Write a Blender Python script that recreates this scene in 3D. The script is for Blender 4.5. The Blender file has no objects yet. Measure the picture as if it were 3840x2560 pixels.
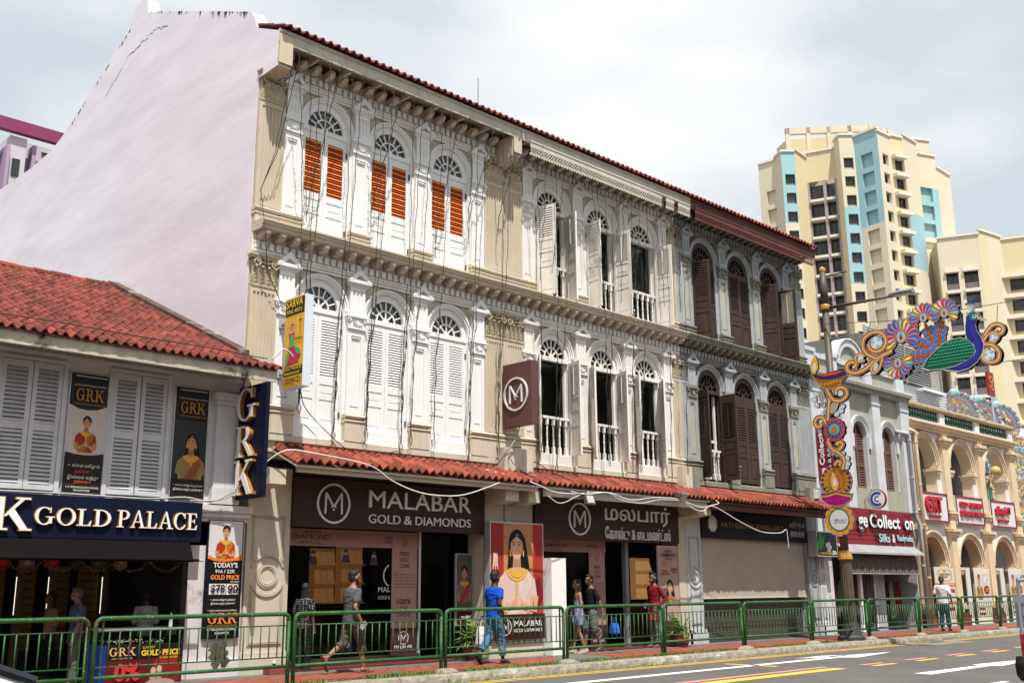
import bpy, math, random
from mathutils import Vector, Matrix, Euler
random.seed(7)
pi, R_ = math.pi, math.radians
scene = bpy.context.scene
C = scene.collection
# ---------------------------------------------------------------- camera, sky, sun, exposure
cam = bpy.data.objects.new('camera', bpy.data.cameras.new('camera'))
C.objects.link(cam)
cam.data.sensor_width = 36.0
cam.data.lens = 36.5625
cam.data.clip_end = 3000
cam.matrix_world = Matrix(((0.71731941, -0.15617367, -0.67901594, 0.0),
                           (-0.69670369, -0.17132091, -0.69660112, -16.6),
                           (-0.00753888, 0.97275841, -0.23169858, 1.53),
                           (0, 0, 0, 1)))
scene.camera = cam
SUN = Vector((0.5, 1.0, -2.3)).normalized()
world = bpy.data.worlds.new('World'); scene.world = world; world.use_nodes = True
nt = world.node_tree; nt.nodes.clear()
def wn(t, **k):
    n = nt.nodes.new(t)
    for a, b in k.items(): setattr(n, a, b)
    return n
sky = wn('ShaderNodeTexSky'); sky.sky_type = 'NISHITA'; sky.sun_disc = False
sky.sun_elevation = math.asin(-SUN.z); sky.sun_rotation = math.atan2(-SUN.x, -SUN.y)
tc = wn('ShaderNodeTexCoord'); mp = wn('ShaderNodeMapping'); mp.inputs['Scale'].default_value = (1.0, 1.0, 2.2)
mp.inputs['Rotation'].default_value = (0, 0, 0.6)
nt.links.new(tc.outputs['Generated'], mp.inputs['Vector'])
n1 = wn('ShaderNodeTexNoise'); n1.inputs['Scale'].default_value = 2.1; n1.inputs['Detail'].default_value = 5; n1.inputs['Roughness'].default_value = 0.45
nt.links.new(mp.outputs['Vector'], n1.inputs['Vector'])
r1 = wn('ShaderNodeValToRGB')
r1.color_ramp.elements[0].position = 0.38; r1.color_ramp.elements[0].color = (0.52, 0.57, 0.615, 1)
r1.color_ramp.elements[1].position = 0.55; r1.color_ramp.elements[1].color = (0.80, 0.815, 0.83, 1)
nt.links.new(n1.outputs['Fac'], r1.inputs['Fac'])
ms = wn('ShaderNodeMixRGB', blend_type='MULTIPLY'); ms.inputs[0].default_value = 1; ms.inputs[2].default_value = (0.1, 0.1, 0.1, 1)
nt.links.new(sky.outputs['Color'], ms.inputs[1])
n2 = wn('ShaderNodeTexNoise'); n2.inputs['Scale'].default_value = 1.3; n2.inputs['Detail'].default_value = 4
nt.links.new(mp.outputs['Vector'], n2.inputs['Vector'])
r2 = wn('ShaderNodeValToRGB')
r2.color_ramp.elements[0].position = 0.3; r2.color_ramp.elements[0].color = (0.82,) * 3 + (1,)
r2.color_ramp.elements[1].position = 0.55; r2.color_ramp.elements[1].color = (1, 1, 1, 1)
nt.links.new(n2.outputs['Fac'], r2.inputs['Fac'])
mx = wn('ShaderNodeMixRGB'); nt.links.new(r2.outputs['Color'], mx.inputs[0])
nt.links.new(ms.outputs['Color'], mx.inputs[1]); nt.links.new(r1.outputs['Color'], mx.inputs[2])
bg = wn('ShaderNodeBackground'); bg.inputs['Strength'].default_value = 1.0
nt.links.new(mx.outputs['Color'], bg.inputs['Color'])
wo = wn('ShaderNodeOutputWorld'); nt.links.new(bg.outputs['Background'], wo.inputs['Surface'])
sun = bpy.data.objects.new('sun', bpy.data.lights.new('sun', 'SUN'))
C.objects.link(sun); sun.data.energy = 5.0; sun.data.angle = R_(0.6); sun.data.color = (1.0, 0.955, 0.88)
sun.rotation_euler = SUN.to_track_quat('-Z', 'Y').to_euler(); sun.location = (0, -20, 40)
vs = scene.view_settings
vs.view_transform = 'Standard'; vs.look = 'None'; vs.gamma = 1.0; vs.exposure = 0.38; vs.use_curve_mapping = False
scene.cycles.max_bounces = 6; scene.cycles.diffuse_bounces = 3; scene.cycles.glossy_bounces = 3
scene.cycles.transparent_max_bounces = 8; scene.cycles.caustics_reflective = False; scene.cycles.caustics_refractive = False
# ---------------------------------------------------------------- materials
MATS = {}
def mat(name, col, rough=0.7, var=0.12, vs=3.0, bump=0.15, bs=60.0, metal=0.0, streak=0.0, dirt=None, spec=0.35, emit=None, es=1.0, attr=False, speck=None, vmap=None, orand=0.0):
    if name in MATS: return MATS[name]
    m = bpy.data.materials.new(name); m.use_nodes = True; t = m.node_tree; N = t.nodes; L = t.links
    b = N['Principled BSDF']
    b.inputs['Roughness'].default_value = rough; b.inputs['Metallic'].default_value = metal
    b.inputs['Specular IOR Level'].default_value = spec
    geo = N.new('ShaderNodeNewGeometry')
    if attr:
        a = N.new('ShaderNodeVertexColor'); a.layer_name = 'Col'; cur = a.outputs['Color']
    else:
        rgb = N.new('ShaderNodeRGB'); rgb.outputs[0].default_value = (*col, 1); cur = rgb.outputs[0]
    def noise(scale, det=4, vec=None, rgh=0.6):
        n = N.new('ShaderNodeTexNoise'); n.inputs['Scale'].default_value = scale; n.inputs['Detail'].default_value = det
        n.inputs['Roughness'].default_value = rgh
        L.new(vec if vec else geo.outputs['Position'], n.inputs['Vector']); return n.outputs['Fac']
    def mixc(fac, a, c2, mode='MIX'):
        x = N.new('ShaderNodeMixRGB'); x.blend_type = mode
        if isinstance(fac, float): x.inputs[0].default_value = fac
        else: L.new(fac, x.inputs[0])
        L.new(a, x.inputs[1])
        if isinstance(c2, tuple): x.inputs[2].default_value = (*c2, 1)
        else: L.new(c2, x.inputs[2])
        return x.outputs[0]
    def ramp(f, p0, p1, c0=(0, 0, 0), c1=(1, 1, 1)):
        r = N.new('ShaderNodeValToRGB'); e = r.color_ramp.elements
        e[0].position = p0; e[1].position = p1; e[0].color = (*c0, 1); e[1].color = (*c1, 1)
        L.new(f, r.inputs['Fac']); return r.outputs['Color']
    vv = None
    if vmap:
        mv_ = N.new('ShaderNodeMapping'); mv_.inputs['Rotation'].default_value = vmap[0]; mv_.inputs['Scale'].default_value = vmap[1]; L.new(geo.outputs['Position'], mv_.inputs['Vector']); vv = mv_.outputs['Vector']
    if orand:        # piece-to-piece tone
        oi = N.new('ShaderNodeObjectInfo'); ad = N.new('ShaderNodeMath'); ad.operation = 'ADD'; L.new(oi.outputs['Random'], ad.inputs[0]); L.new(geo.outputs['Random Per Island'], ad.inputs[1]); fr_ = N.new('ShaderNodeMath'); fr_.operation = 'FRACT'; L.new(ad.outputs[0], fr_.inputs[0])
        cur = mixc(1.0, cur, ramp(fr_.outputs[0], 0.0, 1.0, (1 - orand,) * 3, (1 + orand,) * 3), 'MULTIPLY')
    if var:
        f = ramp(noise(vs, 4, vv), 0.3, 0.72, (1 - var,) * 3, (1 + var * 0.5,) * 3)
        cur = mixc(1.0, cur, f, 'MULTIPLY')
    if streak:
        mpn = N.new('ShaderNodeMapping'); mpn.inputs['Scale'].default_value = (9, 9, 0.55)
        L.new(geo.outputs['Position'], mpn.inputs['Vector'])
        s = noise(1.0, 5, mpn.outputs['Vector'], 0.65)
        cur = mixc(ramp(s, 0.52, 0.75, (0, 0, 0), (streak,) * 3), cur, dirt or (0.10, 0.09, 0.075))
    elif dirt:
        s = noise(1.6, 8, None, 0.7)
        cur = mixc(ramp(s, 0.56, 0.66), cur, dirt)
    if speck:
        s = noise(speck[0], 2)
        cur = mixc(ramp(s, speck[1], speck[1] + 0.05), cur, speck[2])
    L.new(cur, b.inputs['Base Color'])
    if bump:
        bn = N.new('ShaderNodeBump'); bn.inputs['Strength'].default_value = bump; bn.inputs['Distance'].default_value = 0.01
        L.new(noise(bs, 3, vv), bn.inputs['Height']); L.new(bn.outputs['Normal'], b.inputs['Normal'])
    if emit:
        b.inputs['Emission Color'].default_value = (*emit, 1); b.inputs['Emission Strength'].default_value = es
    MATS[name] = m
    return m
PAINT = mat('painted_print', (1, 1, 1), 0.6, 0.04, 8, 0.0, attr=True, spec=0.15)
GLOSSP = mat('gloss_print', (1, 1, 1), 0.35, 0.03, 8, 0.0, attr=True, spec=0.25)
CLOTH = mat('cloth', (1, 1, 1), 0.9, 0.16, 9, 0.25, 120, attr=True, spec=0.15)
def glass(name, tint=(0.55, 0.62, 0.62), alpha=0.25, rough=0.04):
    if name in MATS: return MATS[name]
    m = bpy.data.materials.new(name); m.use_nodes = True; t = m.node_tree; N = t.nodes; L = t.links
    for n in list(N):
        if n.type != 'OUTPUT_MATERIAL': N.remove(n)
    out = [n for n in N if n.type == 'OUTPUT_MATERIAL'][0]
    tr = N.new('ShaderNodeBsdfTransparent'); tr.inputs[0].default_value = (*tint, 1)
    gl = N.new('ShaderNodeBsdfGlossy'); gl.inputs['Roughness'].default_value = rough
    fr = N.new('ShaderNodeFresnel'); fr.inputs['IOR'].default_value = 1.22
    mxs = N.new('ShaderNodeMixShader'); L.new(fr.outputs[0], mxs.inputs[0]); L.new(tr.outputs[0], mxs.inputs[1]); L.new(gl.outputs[0], mxs.inputs[2])
    L.new(mxs.outputs[0], out.inputs['Surface'])
    MATS[name] = m; return m
# ---------------------------------------------------------------- mesh builder
class MB:
    def __init__(s): s.v = []; s.f = []; s.c = []
    def add(s, vs, fs, col=None):
        o = len(s.v); s.v += [tuple(p) for p in vs]; s.f += [tuple(i + o for i in f) for f in fs]; s.c += [col] * len(fs); return s
    def box(s, x0, x1, y0, y1, z0, z1, col=None):
        return s.add([(x0, y0, z0), (x1, y0, z0), (x1, y1, z0), (x0, y1, z0), (x0, y0, z1), (x1, y0, z1), (x1, y1, z1), (x0, y1, z1)],
                     [(0, 3, 2, 1), (4, 5, 6, 7), (0, 1, 5, 4), (1, 2, 6, 5), (2, 3, 7, 6), (3, 0, 4, 7)], col)
    def ext(s, poly, a, b, plane='xz', col=None, back=True):
        n = len(poly)
        def P(p, d):
            if plane == 'xz': return (p[0], d, p[1])
            if plane == 'yz': return (d, p[0], p[1])
            return (p[0], p[1], d)
        vs = [P(p, a) for p in poly] + [P(p, b) for p in poly]
        fs = [tuple(range(n))] + ([tuple(range(2 * n - 1, n - 1, -1))] if back else []) + [(i, i + n, (i + 1) % n + n, (i + 1) % n) for i in range(n)]
        return s.add(vs, fs, col)
    def ann(s, cx, cz, r0, r1, a0, a1, y0, y1, n=20, col=None):
        o = [(cx + r1 * math.cos(a0 + (a1 - a0) * i / n), cz + r1 * math.sin(a0 + (a1 - a0) * i / n)) for i in range(n + 1)]
        q = [(cx + r0 * math.cos(a0 + (a1 - a0) * i / n), cz + r0 * math.sin(a0 + (a1 - a0) * i / n)) for i in range(n + 1)]
        vs = [(p[0], y0, p[1]) for p in o] + [(p[0], y0, p[1]) for p in q] + [(p[0], y1, p[1]) for p in o] + [(p[0], y1, p[1]) for p in q]
        m = n + 1; fs = []
        for i in range(n):
            fs += [(i, i + 1, m + i + 1, m + i), (2 * m + i, 3 * m + i, 3 * m + i + 1, 2 * m + i + 1),
                   (i, 2 * m + i, 2 * m + i + 1, i + 1), (m + i, m + i + 1, 3 * m + i + 1, 3 * m + i)]
        fs += [(0, m, 3 * m, 2 * m), (n, 2 * m + n, 3 * m + n, m + n)]
        return s.add(vs, fs, col)
    def disc(s, cx, cz, r, y0, y1, n=24, col=None, sx=1.0):
        return s.ext([(cx + sx * r * math.cos(2 * pi * i / n), cz + r * math.sin(2 * pi * i / n)) for i in range(n)], y0, y1, 'xz', col)
    def tube(s, pts, r, n=6, col=None, close=True):
        pts = [Vector(p) for p in pts]; rings = []
        rr = r if isinstance(r, (list, tuple)) else [r] * len(pts)
        a = None
        for i, p in enumerate(pts):
            d = (pts[min(i + 1, len(pts) - 1)] - pts[max(i - 1, 0)]).normalized()
            if a is None:
                a = d.cross(Vector((0, 0, 1)))
                if a.length < .3: a = d.cross(Vector((0, 1, 0)))
            a = a - d * a.dot(d)
            if a.length < 1e-4: a = d.cross(Vector((1, 0, 0)))
            a.normalize(); b = a.cross(d).normalized()
            rings.append([p + rr[i] * (math.cos(2 * pi * k / n) * a + math.sin(2 * pi * k / n) * b) for k in range(n)])
        return s.loft(rings, col, close)
    def loft(s, rings, col=None, caps=True):
        n = len(rings[0]); vs = [p for r in rings for p in r]; fs = []
        for i in range(len(rings) - 1):
            for k in range(n):
                fs.append((i * n + k, i * n + (k + 1) % n, (i + 1) * n + (k + 1) % n, (i + 1) * n + k))
        if caps: fs += [tuple(range(n - 1, -1, -1)), tuple(range((len(rings) - 1) * n, len(rings) * n))]
        return s.add(vs, fs, col)
    def lathe(s, prof, n=12, c=(0, 0, 0), col=None):
        return s.loft([[(c[0] + r * math.cos(2 * pi * k / n), c[1] + r * math.sin(2 * pi * k / n), c[2] + z) for k in range(n)] for r, z in prof], col)
    def ell(s, c, r, n=8, m=6, col=None):
        rings = [[(c[0] + r[0] * math.sin(pi * (i + .02) / (m + .04)) * math.cos(2 * pi * k / n), c[1] + r[1] * math.sin(pi * (i + .02) / (m + .04)) * math.sin(2 * pi * k / n),
                   c[2] + r[2] * math.cos(pi * (i + .02) / (m + .04))) for k in range(n)] for i in range(m + 1)]
        return s.loft(rings, col)
    def xf(s, M):
        s.v = [tuple(M @ Vector(p)) for p in s.v]; return s
    def mesh(s, name, m, smooth=False):
        me = bpy.data.meshes.new(name); me.from_pydata(s.v, [], s.f); me.validate()
        if any(c is not None for c in s.c) and len(me.polygons) == len(s.c):
            ca = me.color_attributes.new('Col', 'FLOAT_COLOR', 'CORNER'); buf = []
            for p, c in zip(me.polygons, s.c):
                buf += list((*(c or (.8, .8, .8)), 1.0)) * p.loop_total
            ca.data.foreach_set('color', buf)
        if smooth: me.polygons.foreach_set('use_smooth', [True] * len(me.polygons))
        if m: me.materials.append(m)
        me.update(); return me
def fixn(me):
    import bmesh
    bm = bmesh.new(); bm.from_mesh(me); bmesh.ops.recalc_face_normals(bm, faces=bm.faces); bm.to_mesh(me); bm.free(); return me
# ---------------------------------------------------------------- objects
WP = {}
def link(o, parent=None, loc=(0, 0, 0), local=False):
    C.objects.link(o); loc = Vector(loc)
    if parent:
        o.parent = parent
        o.location = loc if local else loc - WP[parent.name]
    else: o.location = loc
    WP[o.name] = loc
    return o
def part(name, me, parent=None, loc=(0, 0, 0), local=False, rot=None):
    o = bpy.data.objects.new(name, me); link(o, parent, loc, local)
    if rot: o.rotation_euler = rot
    return o
def pmb(name, mb, m, parent=None, smooth=False):
    return part(name, fixn(mb.mesh(name, m, smooth)), parent)
def tag(o, label=None, cat=None, group=None, kind=None):
    if label: o['label'] = label
    if cat: o['category'] = cat
    if group: o['group'] = group
    if kind: o['kind'] = kind
    return o
def thing(name, label, cat, loc=(0, 0, 0), group=None):
    o = bpy.data.objects.new(name, None); o.empty_display_size = 0.2; link(o, None, loc)
    return tag(o, label, cat, group)
def arc(cx, cz, r, a0, a1, n): return [(cx + r * math.cos(a0 + (a1 - a0) * i / n), cz + r * math.sin(a0 + (a1 - a0) * i / n)) for i in range(n + 1)]
# text: built-in font turned into a mesh; fits a box (x0, x1, z0, z1) on a plane y facing -y
def text_mesh(txt, name, m, depth=0.0, bold=0.0):
    cu = bpy.data.curves.new(name, 'FONT'); cu.body = txt; cu.extrude = depth; cu.offset = bold; cu.resolution_u = 3
    o = bpy.data.objects.new(name, cu)
    me = bpy.data.meshes.new_from_object(o); bpy.data.objects.remove(o); bpy.data.curves.remove(cu)
    me.materials.clear(); me.materials.append(m); return me
def text(name, txt, parent, x0, x1, z0, z1, y, m, depth=0.01, bold=0.0, face='front', xcut=None):
    me = text_mesh(txt, name, m, 0.5, bold)
    if not me.vertices: return None
    xs = [v.co.x for v in me.vertices]; ys = [v.co.y for v in me.vertices]
    a0, a1, b0, b1 = min(xs), max(xs), min(ys), max(ys)
    for v in me.vertices:
        u = (v.co.x - a0) / max(a1 - a0, 1e-6); w = (v.co.y - b0) / max(b1 - b0, 1e-6); d = v.co.z
        X = x0 + u * (x1 - x0); Z = z0 + w * (z1 - z0)
        if face == 'front': v.co = (X, y - depth * (d + 0.5), Z)
        else: v.co = (y - depth * (d + 0.5), -X, Z)          # faces -x, x runs towards the street
    return part(name, me, parent)
# ---------------------------------------------------------------- palette
M_beige = mat('beige_plaster', (0.53, 0.46, 0.35), 0.85, 0.12, 1.2, 0.3, 40, streak=0.22, dirt=(0.25, 0.2, 0.13))
M_beige2 = mat('pale_beige_plaster', (0.56, 0.50, 0.39), 0.85, 0.14, 1.1, 0.3, 40, streak=0.35, dirt=(0.22, 0.18, 0.13))
M_white = mat('white_paint', (0.77, 0.77, 0.765), 0.65, 0.06, 1.5, 0.12, 30, streak=0.10, dirt=(0.45, 0.42, 0.36))
M_white2 = mat('weathered_white_paint', (0.74, 0.71, 0.67), 0.75, 0.10, 2.0, 0.3, 40, streak=0.3, dirt=(0.32, 0.27, 0.21))
M_brack = mat('bracket_plaster', (0.56, 0.48, 0.40), 0.85, 0.18, 4.0, 0.4, 50, streak=0.3, dirt=(0.24, 0.18, 0.14))
M_tile = mat('terracotta_tile', (0.25, 0.056, 0.032), 0.8, 0.4, 2.6, 0.35, 45, orand=0.4, streak=0.25, dirt=(0.14, 0.05, 0.035))
M_tile2 = mat('old_roof_tile', (0.22, 0.05, 0.04), 0.85, 0.35, 3.0, 0.35, 45, orand=0.35, streak=0.25, dirt=(0.10, 0.04, 0.035))
M_glassd = mat('dark_pane', (0.018, 0.018, 0.017), 0.08, 0.3, 3, 0, spec=0.6)
M_red = mat('red_louvre', (0.42, 0.035, 0.03), 0.5, 0.12, 5, 0.1)
M_orange = mat('orange_louvre', (0.76, 0.29, 0.03), 0.5, 0.12, 5, 0.1)
M_brown = mat('brown_shutter', (0.045, 0.024, 0.020), 0.65, 0.2, 5, 0.35, 60, streak=0.16, dirt=(0.26, 0.20, 0.16))
M_greyw = mat('grey_green_plaster', (0.13, 0.125, 0.10), 0.85, 0.2, 1.5, 0.3, 40, streak=0.35, dirt=(0.07, 0.065, 0.05))
M_greyt = mat('blue_grey_trim', (0.37, 0.385, 0.40), 0.7, 0.2, 2.0, 0.2, 40, streak=0.35, dirt=(0.16, 0.15, 0.13))
M_panelg = mat('sage_panel', (0.42, 0.40, 0.31), 0.8, 0.12, 2, 0.2, streak=0.25, dirt=(0.2, 0.19, 0.14))
M_greyo = mat('stone_grey_ornament', (0.24, 0.23, 0.185), 0.85, 0.3, 6, 0.4, 50, streak=0.4, dirt=(0.06, 0.055, 0.045))
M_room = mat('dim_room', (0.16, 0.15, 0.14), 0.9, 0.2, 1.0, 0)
M_maroon = mat('maroon_board', (0.115, 0.040, 0.033), 0.75, 0.25, 2, 0.3, streak=0.3, dirt=(0.07, 0.03, 0.026))
M_cream = mat('cream_board', (0.50, 0.47, 0.40), 0.75, 0.16, 2, 0.2, streak=0.35, dirt=(0.2, 0.17, 0.13))
M_bigor = mat('beige_ornament', (0.46, 0.40, 0.27), 0.85, 0.25, 7, 0.4, 50, streak=0.3, dirt=(0.17, 0.14, 0.09))
M_glass = glass('window_glass', (0.45, 0.52, 0.50))
M_lilac = mat('lilac_plaster', (0.74, 0.70, 0.775), 0.9, 0.12, 0.7, 0.38, 2.2, streak=0.10, dirt=(0.62, 0.565, 0.63), vmap=((R_(38), 0, 0), (1, .55, 2.4)))
# ---------------------------------------------------------------- shared meshes
ME = {}
def shared(key, fn):
    if key not in ME: ME[key] = fn()
    return ME[key]
def slat_me(w, m, th=0.010, d=0.052, tilt=58):
    def f():
        b = MB().box(-w / 2, w / 2, -d / 2, d / 2, -th / 2, th / 2)
        b.xf(Matrix.Rotation(R_(tilt), 4, 'X')); return b.mesh('slat', m)
    return shared(('slat', round(w, 3), m.name, th, d, tilt), f)
def leaf_me(w, h, lz0, lz1, m, sgn, panels):
    # frame of one shutter leaf, hinge at x = 0, leaf towards sgn * x
    def f():
        b = MB(); st = 0.075
        def bx(x0, x1, z0, z1, t0, t1):
            X0, X1 = sorted((sgn * x0, sgn * x1)); b.box(X0, X1, t0, t1, z0, z1)
        bx(0, st, 0, h, -.02, .02); bx(w - st, w, 0, h, -.02, .02)
        edges = [0.0] + [z for p in panels for z in p] + [lz0, lz1, h]
        for a, c in zip(edges[0::2], edges[1::2]): bx(st, w - st, a, c, -.0195, .0195)
        for a, c in panels:
            bx(st, w - st, a, c, -.006, .006)
            bx(st + .035, w - st - .035, a + .035, c - .035, -.013, .013)
        return b.mesh('shutter', m)
    return shared(('leaf', w, h, lz0, lz1, m.name, sgn, str(panels)), f)
def leaf(parent, hx, y, z, sgn, ang, w, h, lz0, lz1, m, panels, nsl, mats, rod=False, label=None):
    o = part('shutter', leaf_me(w, h, lz0, lz1, m, sgn, panels), parent, (hx, y, z))
    o.rotation_euler.z = R_(-ang * sgn)
    if label: o['label'] = label
    for k in range(nsl):
        zz = lz0 + (k + .5) * (lz1 - lz0) / nsl
        mm = mats[k % len(mats)]
        part('slat', slat_me(round(w - 0.15, 3), mm, 0.010, round((lz1 - lz0) / nsl * 1.22, 4)), o, (sgn * w / 2, 0, zz), local=True)
    if rod:
        part('tilt_rod', shared(('rod', round(lz1 - lz0, 2), mats[0].name), lambda: MB().box(-.012, .012, .028, .045, lz0 + .03, lz1 - .05).mesh('tilt_rod', mats[0])), o, (sgn * w / 2, 0, 0), local=True)
    hm = shared('hinge', lambda: MB().box(-.012, .012, -.034, .004, -.06, .06).mesh('hinge', mat('hinge_metal', (.06, .055, .05), .5)))
    for zz in (.25, h - .3): part('hinge', hm, o, (0, -.008, zz), local=True)
    return o
def bracket_me(m):
    def f():
        pr = [(0, 0), (-.05, .0), (-.11, -.035), (-.20, -.03), (-.27, .005), (-.30, .06), (-.28, .105), (0, .105)]
        b = MB().ext(pr, -.062, .062, 'yz')
        b.ext([(-.02, -.045), (-.09, -.05), (-.13, -.02), (-.02, 0)], -.045, .045, 'yz')
        b.ext([(-.262, .0), (-.312, .03), (-.325, .085), (-.29, .10)], -.04, .04, 'yz')
        return b.mesh('bracket', m)
    return shared(('brk', m.name), f)
def leafshape(b, x, y, z, w, h, curl, side=0.0):
    # one acanthus leaf standing on z, bending outwards (-y) at the tip
    rows = []
    for i in range(7):
        t = i / 6
        ww = w * (0.55 + 0.75 * math.sin(pi * (t * .8 + .12))) * (1 - t ** 4 * .6) * .5
        yy = y - curl * t ** 3 - .012 * math.sin(pi * t); zz = z + h * (t - (0.16 * max(0, t - .82) / .18))
        xs = x + side * t
        rows.append([(xs - ww, yy + .010, zz), (xs - ww * .5, yy - .008, zz), (xs, yy - .018 - .008 * (i % 2), zz + .01), (xs + ww * .5, yy - .008, zz), (xs + ww, yy + .010, zz)])
    vs = [p for r in rows for p in r] + [(x, y + .03, z), ]
    fs = [(i * 5 + k, i * 5 + k + 1, i * 5 + k + 6, i * 5 + k + 5) for i in range(6) for k in range(4)]
    b.add(vs, fs)
def spiral(b, x, y, z, r, sgn, n=20, turns=1.6, t=0.022, th=.3):
    pts = []; rad = []
    for i in range(n + 1):
        q = i / n; a = pi / 2 + sgn * -turns * 2 * pi * q; rr = r * (1 - .85 * q)
        pts.append((x + rr * math.cos(a), y - .02 * q, z + rr * math.sin(a))); rad.append(t * (1 - .45 * q))
    b.tube(pts, rad, 5)
    b.ell((x, y - .03, z), (r * .2, .03, r * .2), 6, 4)
def capital_me(w, h, m, key):
    # Corinthian capital, width w, height h, back at y = 0
    def f():
        b = MB(); d = .10
        b.box(-w / 2 - .01, w / 2 + .01, -d, 0, 0, h * .07)                       # neck ring
        b.box(-w / 2 + .02, w / 2 - .02, -d * .8, 0, h * .07, h * .86)            # bell
        b.ext([(-w / 2 - .04, -d - .05), (-w * .2, -d - .015), (w * .2, -d - .015), (w / 2 + .04, -d - .05), (w / 2 + .04, 0), (-w / 2 - .04, 0)], h * .86, h * .93, 'xy')
        b.ext([(-w / 2 - .06, -d - .07), (-w * .2, -d - .03), (w * .2, -d - .03), (w / 2 + .06, -d - .07), (w / 2 + .06, 0), (-w / 2 - .06, 0)], h * .93, h, 'xy')
        nl = 3 if w < .5 else 4
        for k in range(nl): leafshape(b, -w / 2 + (k + .5) * w / nl, -d * .85, h * .07, w / nl, h * .36, .07)
        for k in range(nl - 1): leafshape(b, -w / 2 + (k + 1) * w / nl, -d * .9, h * .30, w / nl * .9, h * .34, .08)
        r = min(.095, w * .19)
        spiral(b, -w / 2 + r * .8, -d - .03, h * .74, r, 1); spiral(b, w / 2 - r * .8, -d - .03, h * .74, r, -1)
        b.tube([(-w / 2 + r, -d - .03, h * .82), (-w * .15, -d - .02, h * .75), (0, -d - .02, h * .73), (w * .15, -d - .02, h * .75), (w / 2 - r, -d - .03, h * .82)], .022, 5)
        for k in range(5):
            a = pi * (k + .5) / 5; leafshape(b, 0, -d - .03, h * .78, .05, h * .17, .02, .09 * math.cos(a))
        for k in range(4): b.ell((-w / 2 + (k + .5) * w / 4, -d - .035, h * .60), (.035, .03, .03), 6, 4)
        return b.mesh('capital', m)
    return shared(('cap', w, h, m.name, key), f)
def smallcap_me(w, h, m):
    def f():
        b = MB(); d = .09
        b.ext([(-w / 2, 0), (w / 2, 0), (w / 2 + .05, h * .62), (w / 2 + .05, h * .7), (-w / 2 - .05, h * .7), (-w / 2 - .05, h * .62)], -d, 0)
        b.box(-w / 2 - .01, w / 2 + .01, -d - .02, 0, -.03, .005)
        b.box(-w / 2 - .06, w / 2 + .06, -d - .04, 0, h * .7, h * .82); b.box(-w / 2 - .03, w / 2 + .03, -d - .02, 0, h * .82, h)
        spiral(b, -w / 2, -d - .01, h * .55, .06, 1, 16, 1.4, .015); spiral(b, w / 2, -d - .01, h * .55, .06, -1, 16, 1.4, .015)
        for s in (-.07, -.035, 0, .035, .07): leafshape(b, s * .5, -d - .002, .03, .035, h * .5 - abs(s) * .8, .025, s)
        return b.mesh('capital', m)
    return shared(('scap', w, h, m.name), f)
def hood_me(w, m, h=.36):
    def f():
        b = MB(); hw = w / 2
        for i, (g, z0, z1) in enumerate(((.02, 0, .035), (.05, .035, .065), (.08, .065, .10))): b.box(-hw - g, hw + g, -.10 - g, 0, z0, z1)
        p = .09; z0 = .10
        b.ext([(-hw - p, z0), (hw + p, z0), (0, h)], -.10, 0)
        for a, c in (((-hw - p, z0), (0, h)), ((hw + p, z0), (0, h))):      # raking mouldings around a sunk field
            s = 1 if a[0] < 0 else -1
            b.ext([a, (a[0] + s * .10, z0), (0, h - .13), (0, h)] if s > 0 else [a, (0, h), (0, h - .13), (a[0] + s * .10, z0)], -.185, -.10)
        b.box(-hw - p + .06, hw + p - .06, -.18, -.10, z0, z0 + .03)
        return fixn(b.mesh('pediment', m))
    return shared(('hood', w, m.name, h), f)
def flute_me(w, h, d, nf, m, name='pilaster'):
    def f():
        poly = [(-w / 2, 0), (-w / 2, -d)]
        mar = .05; step = (w - 2 * mar) / nf
        for k in range(nf):
            x0 = -w / 2 + mar + k * step
            poly += [(x0 + step * .14, -d), (x0 + step * .26, -d + .022), (x0 + step * .74, -d + .022), (x0 + step * .86, -d)]
        poly += [(w / 2, -d), (w / 2, 0)]
        b = MB().ext(poly, .1, h - .1, 'xy')
        b.box(-w / 2, w / 2, -d, 0, 0, .1); b.box(-w / 2, w / 2, -d, 0, h - .1, h)
        return fixn(b.mesh(name, m))
    return shared(('flute', w, h, d, nf, m.name), f)
def panel_pil_me(w, h, m, d=.07):
    def f():
        b = MB(); e = .085
        b.box(-w / 2, w / 2, -d + .03, 0, 0, h)
        b.box(-w / 2, -w / 2 + e, -d, -d + .03, 0, h); b.box(w / 2 - e, w / 2, -d, -d + .03, 0, h)
        b.box(-w / 2 + e, w / 2 - e, -d, -d + .03, 0, .14); b.box(-w / 2 + e, w / 2 - e, -d, -d + .03, h - .16, h)
        b.box(-w / 2 + e + .02, w / 2 - e - .02, -d + .002, -d + .03, h - .21, h - .19); b.box(-w / 2 + e + .02, w / 2 - e - .02, -d + .002, -d + .03, .17, .19)
        return b.mesh('shaft', m)
    return shared(('ppil', w, h, m.name, d), f)
def ped_me(w, h, m, d=.14, ret=0.0):
    def f():
        b = MB()
        b.box(-w / 2, w / 2, -d, 0, 0, h - .17); b.box(-w / 2 + .03, w / 2 - .03, -d + .02, 0, h - .17, h - .02)
        for z, r, g in ((h - .14, .032, -.01), (h - .045, .042, .0)):
            prof = [(-d + .0 - g - r * math.sin(pi * i / 6) + .0, z - r + 2 * r * i / 6) for i in range(7)]
            b.ext(prof + [(0, z + r), (0, z - r)], -w / 2 - .015, w / 2 + .015, 'yz')
        b.box(-w / 2 + .02, w / 2 - .02, -d + .03, 0, h - .02, h + .02)
        return fixn(b.mesh('pedestal', m))
    return shared(('ped', w, h, m.name, d), f)
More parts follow.
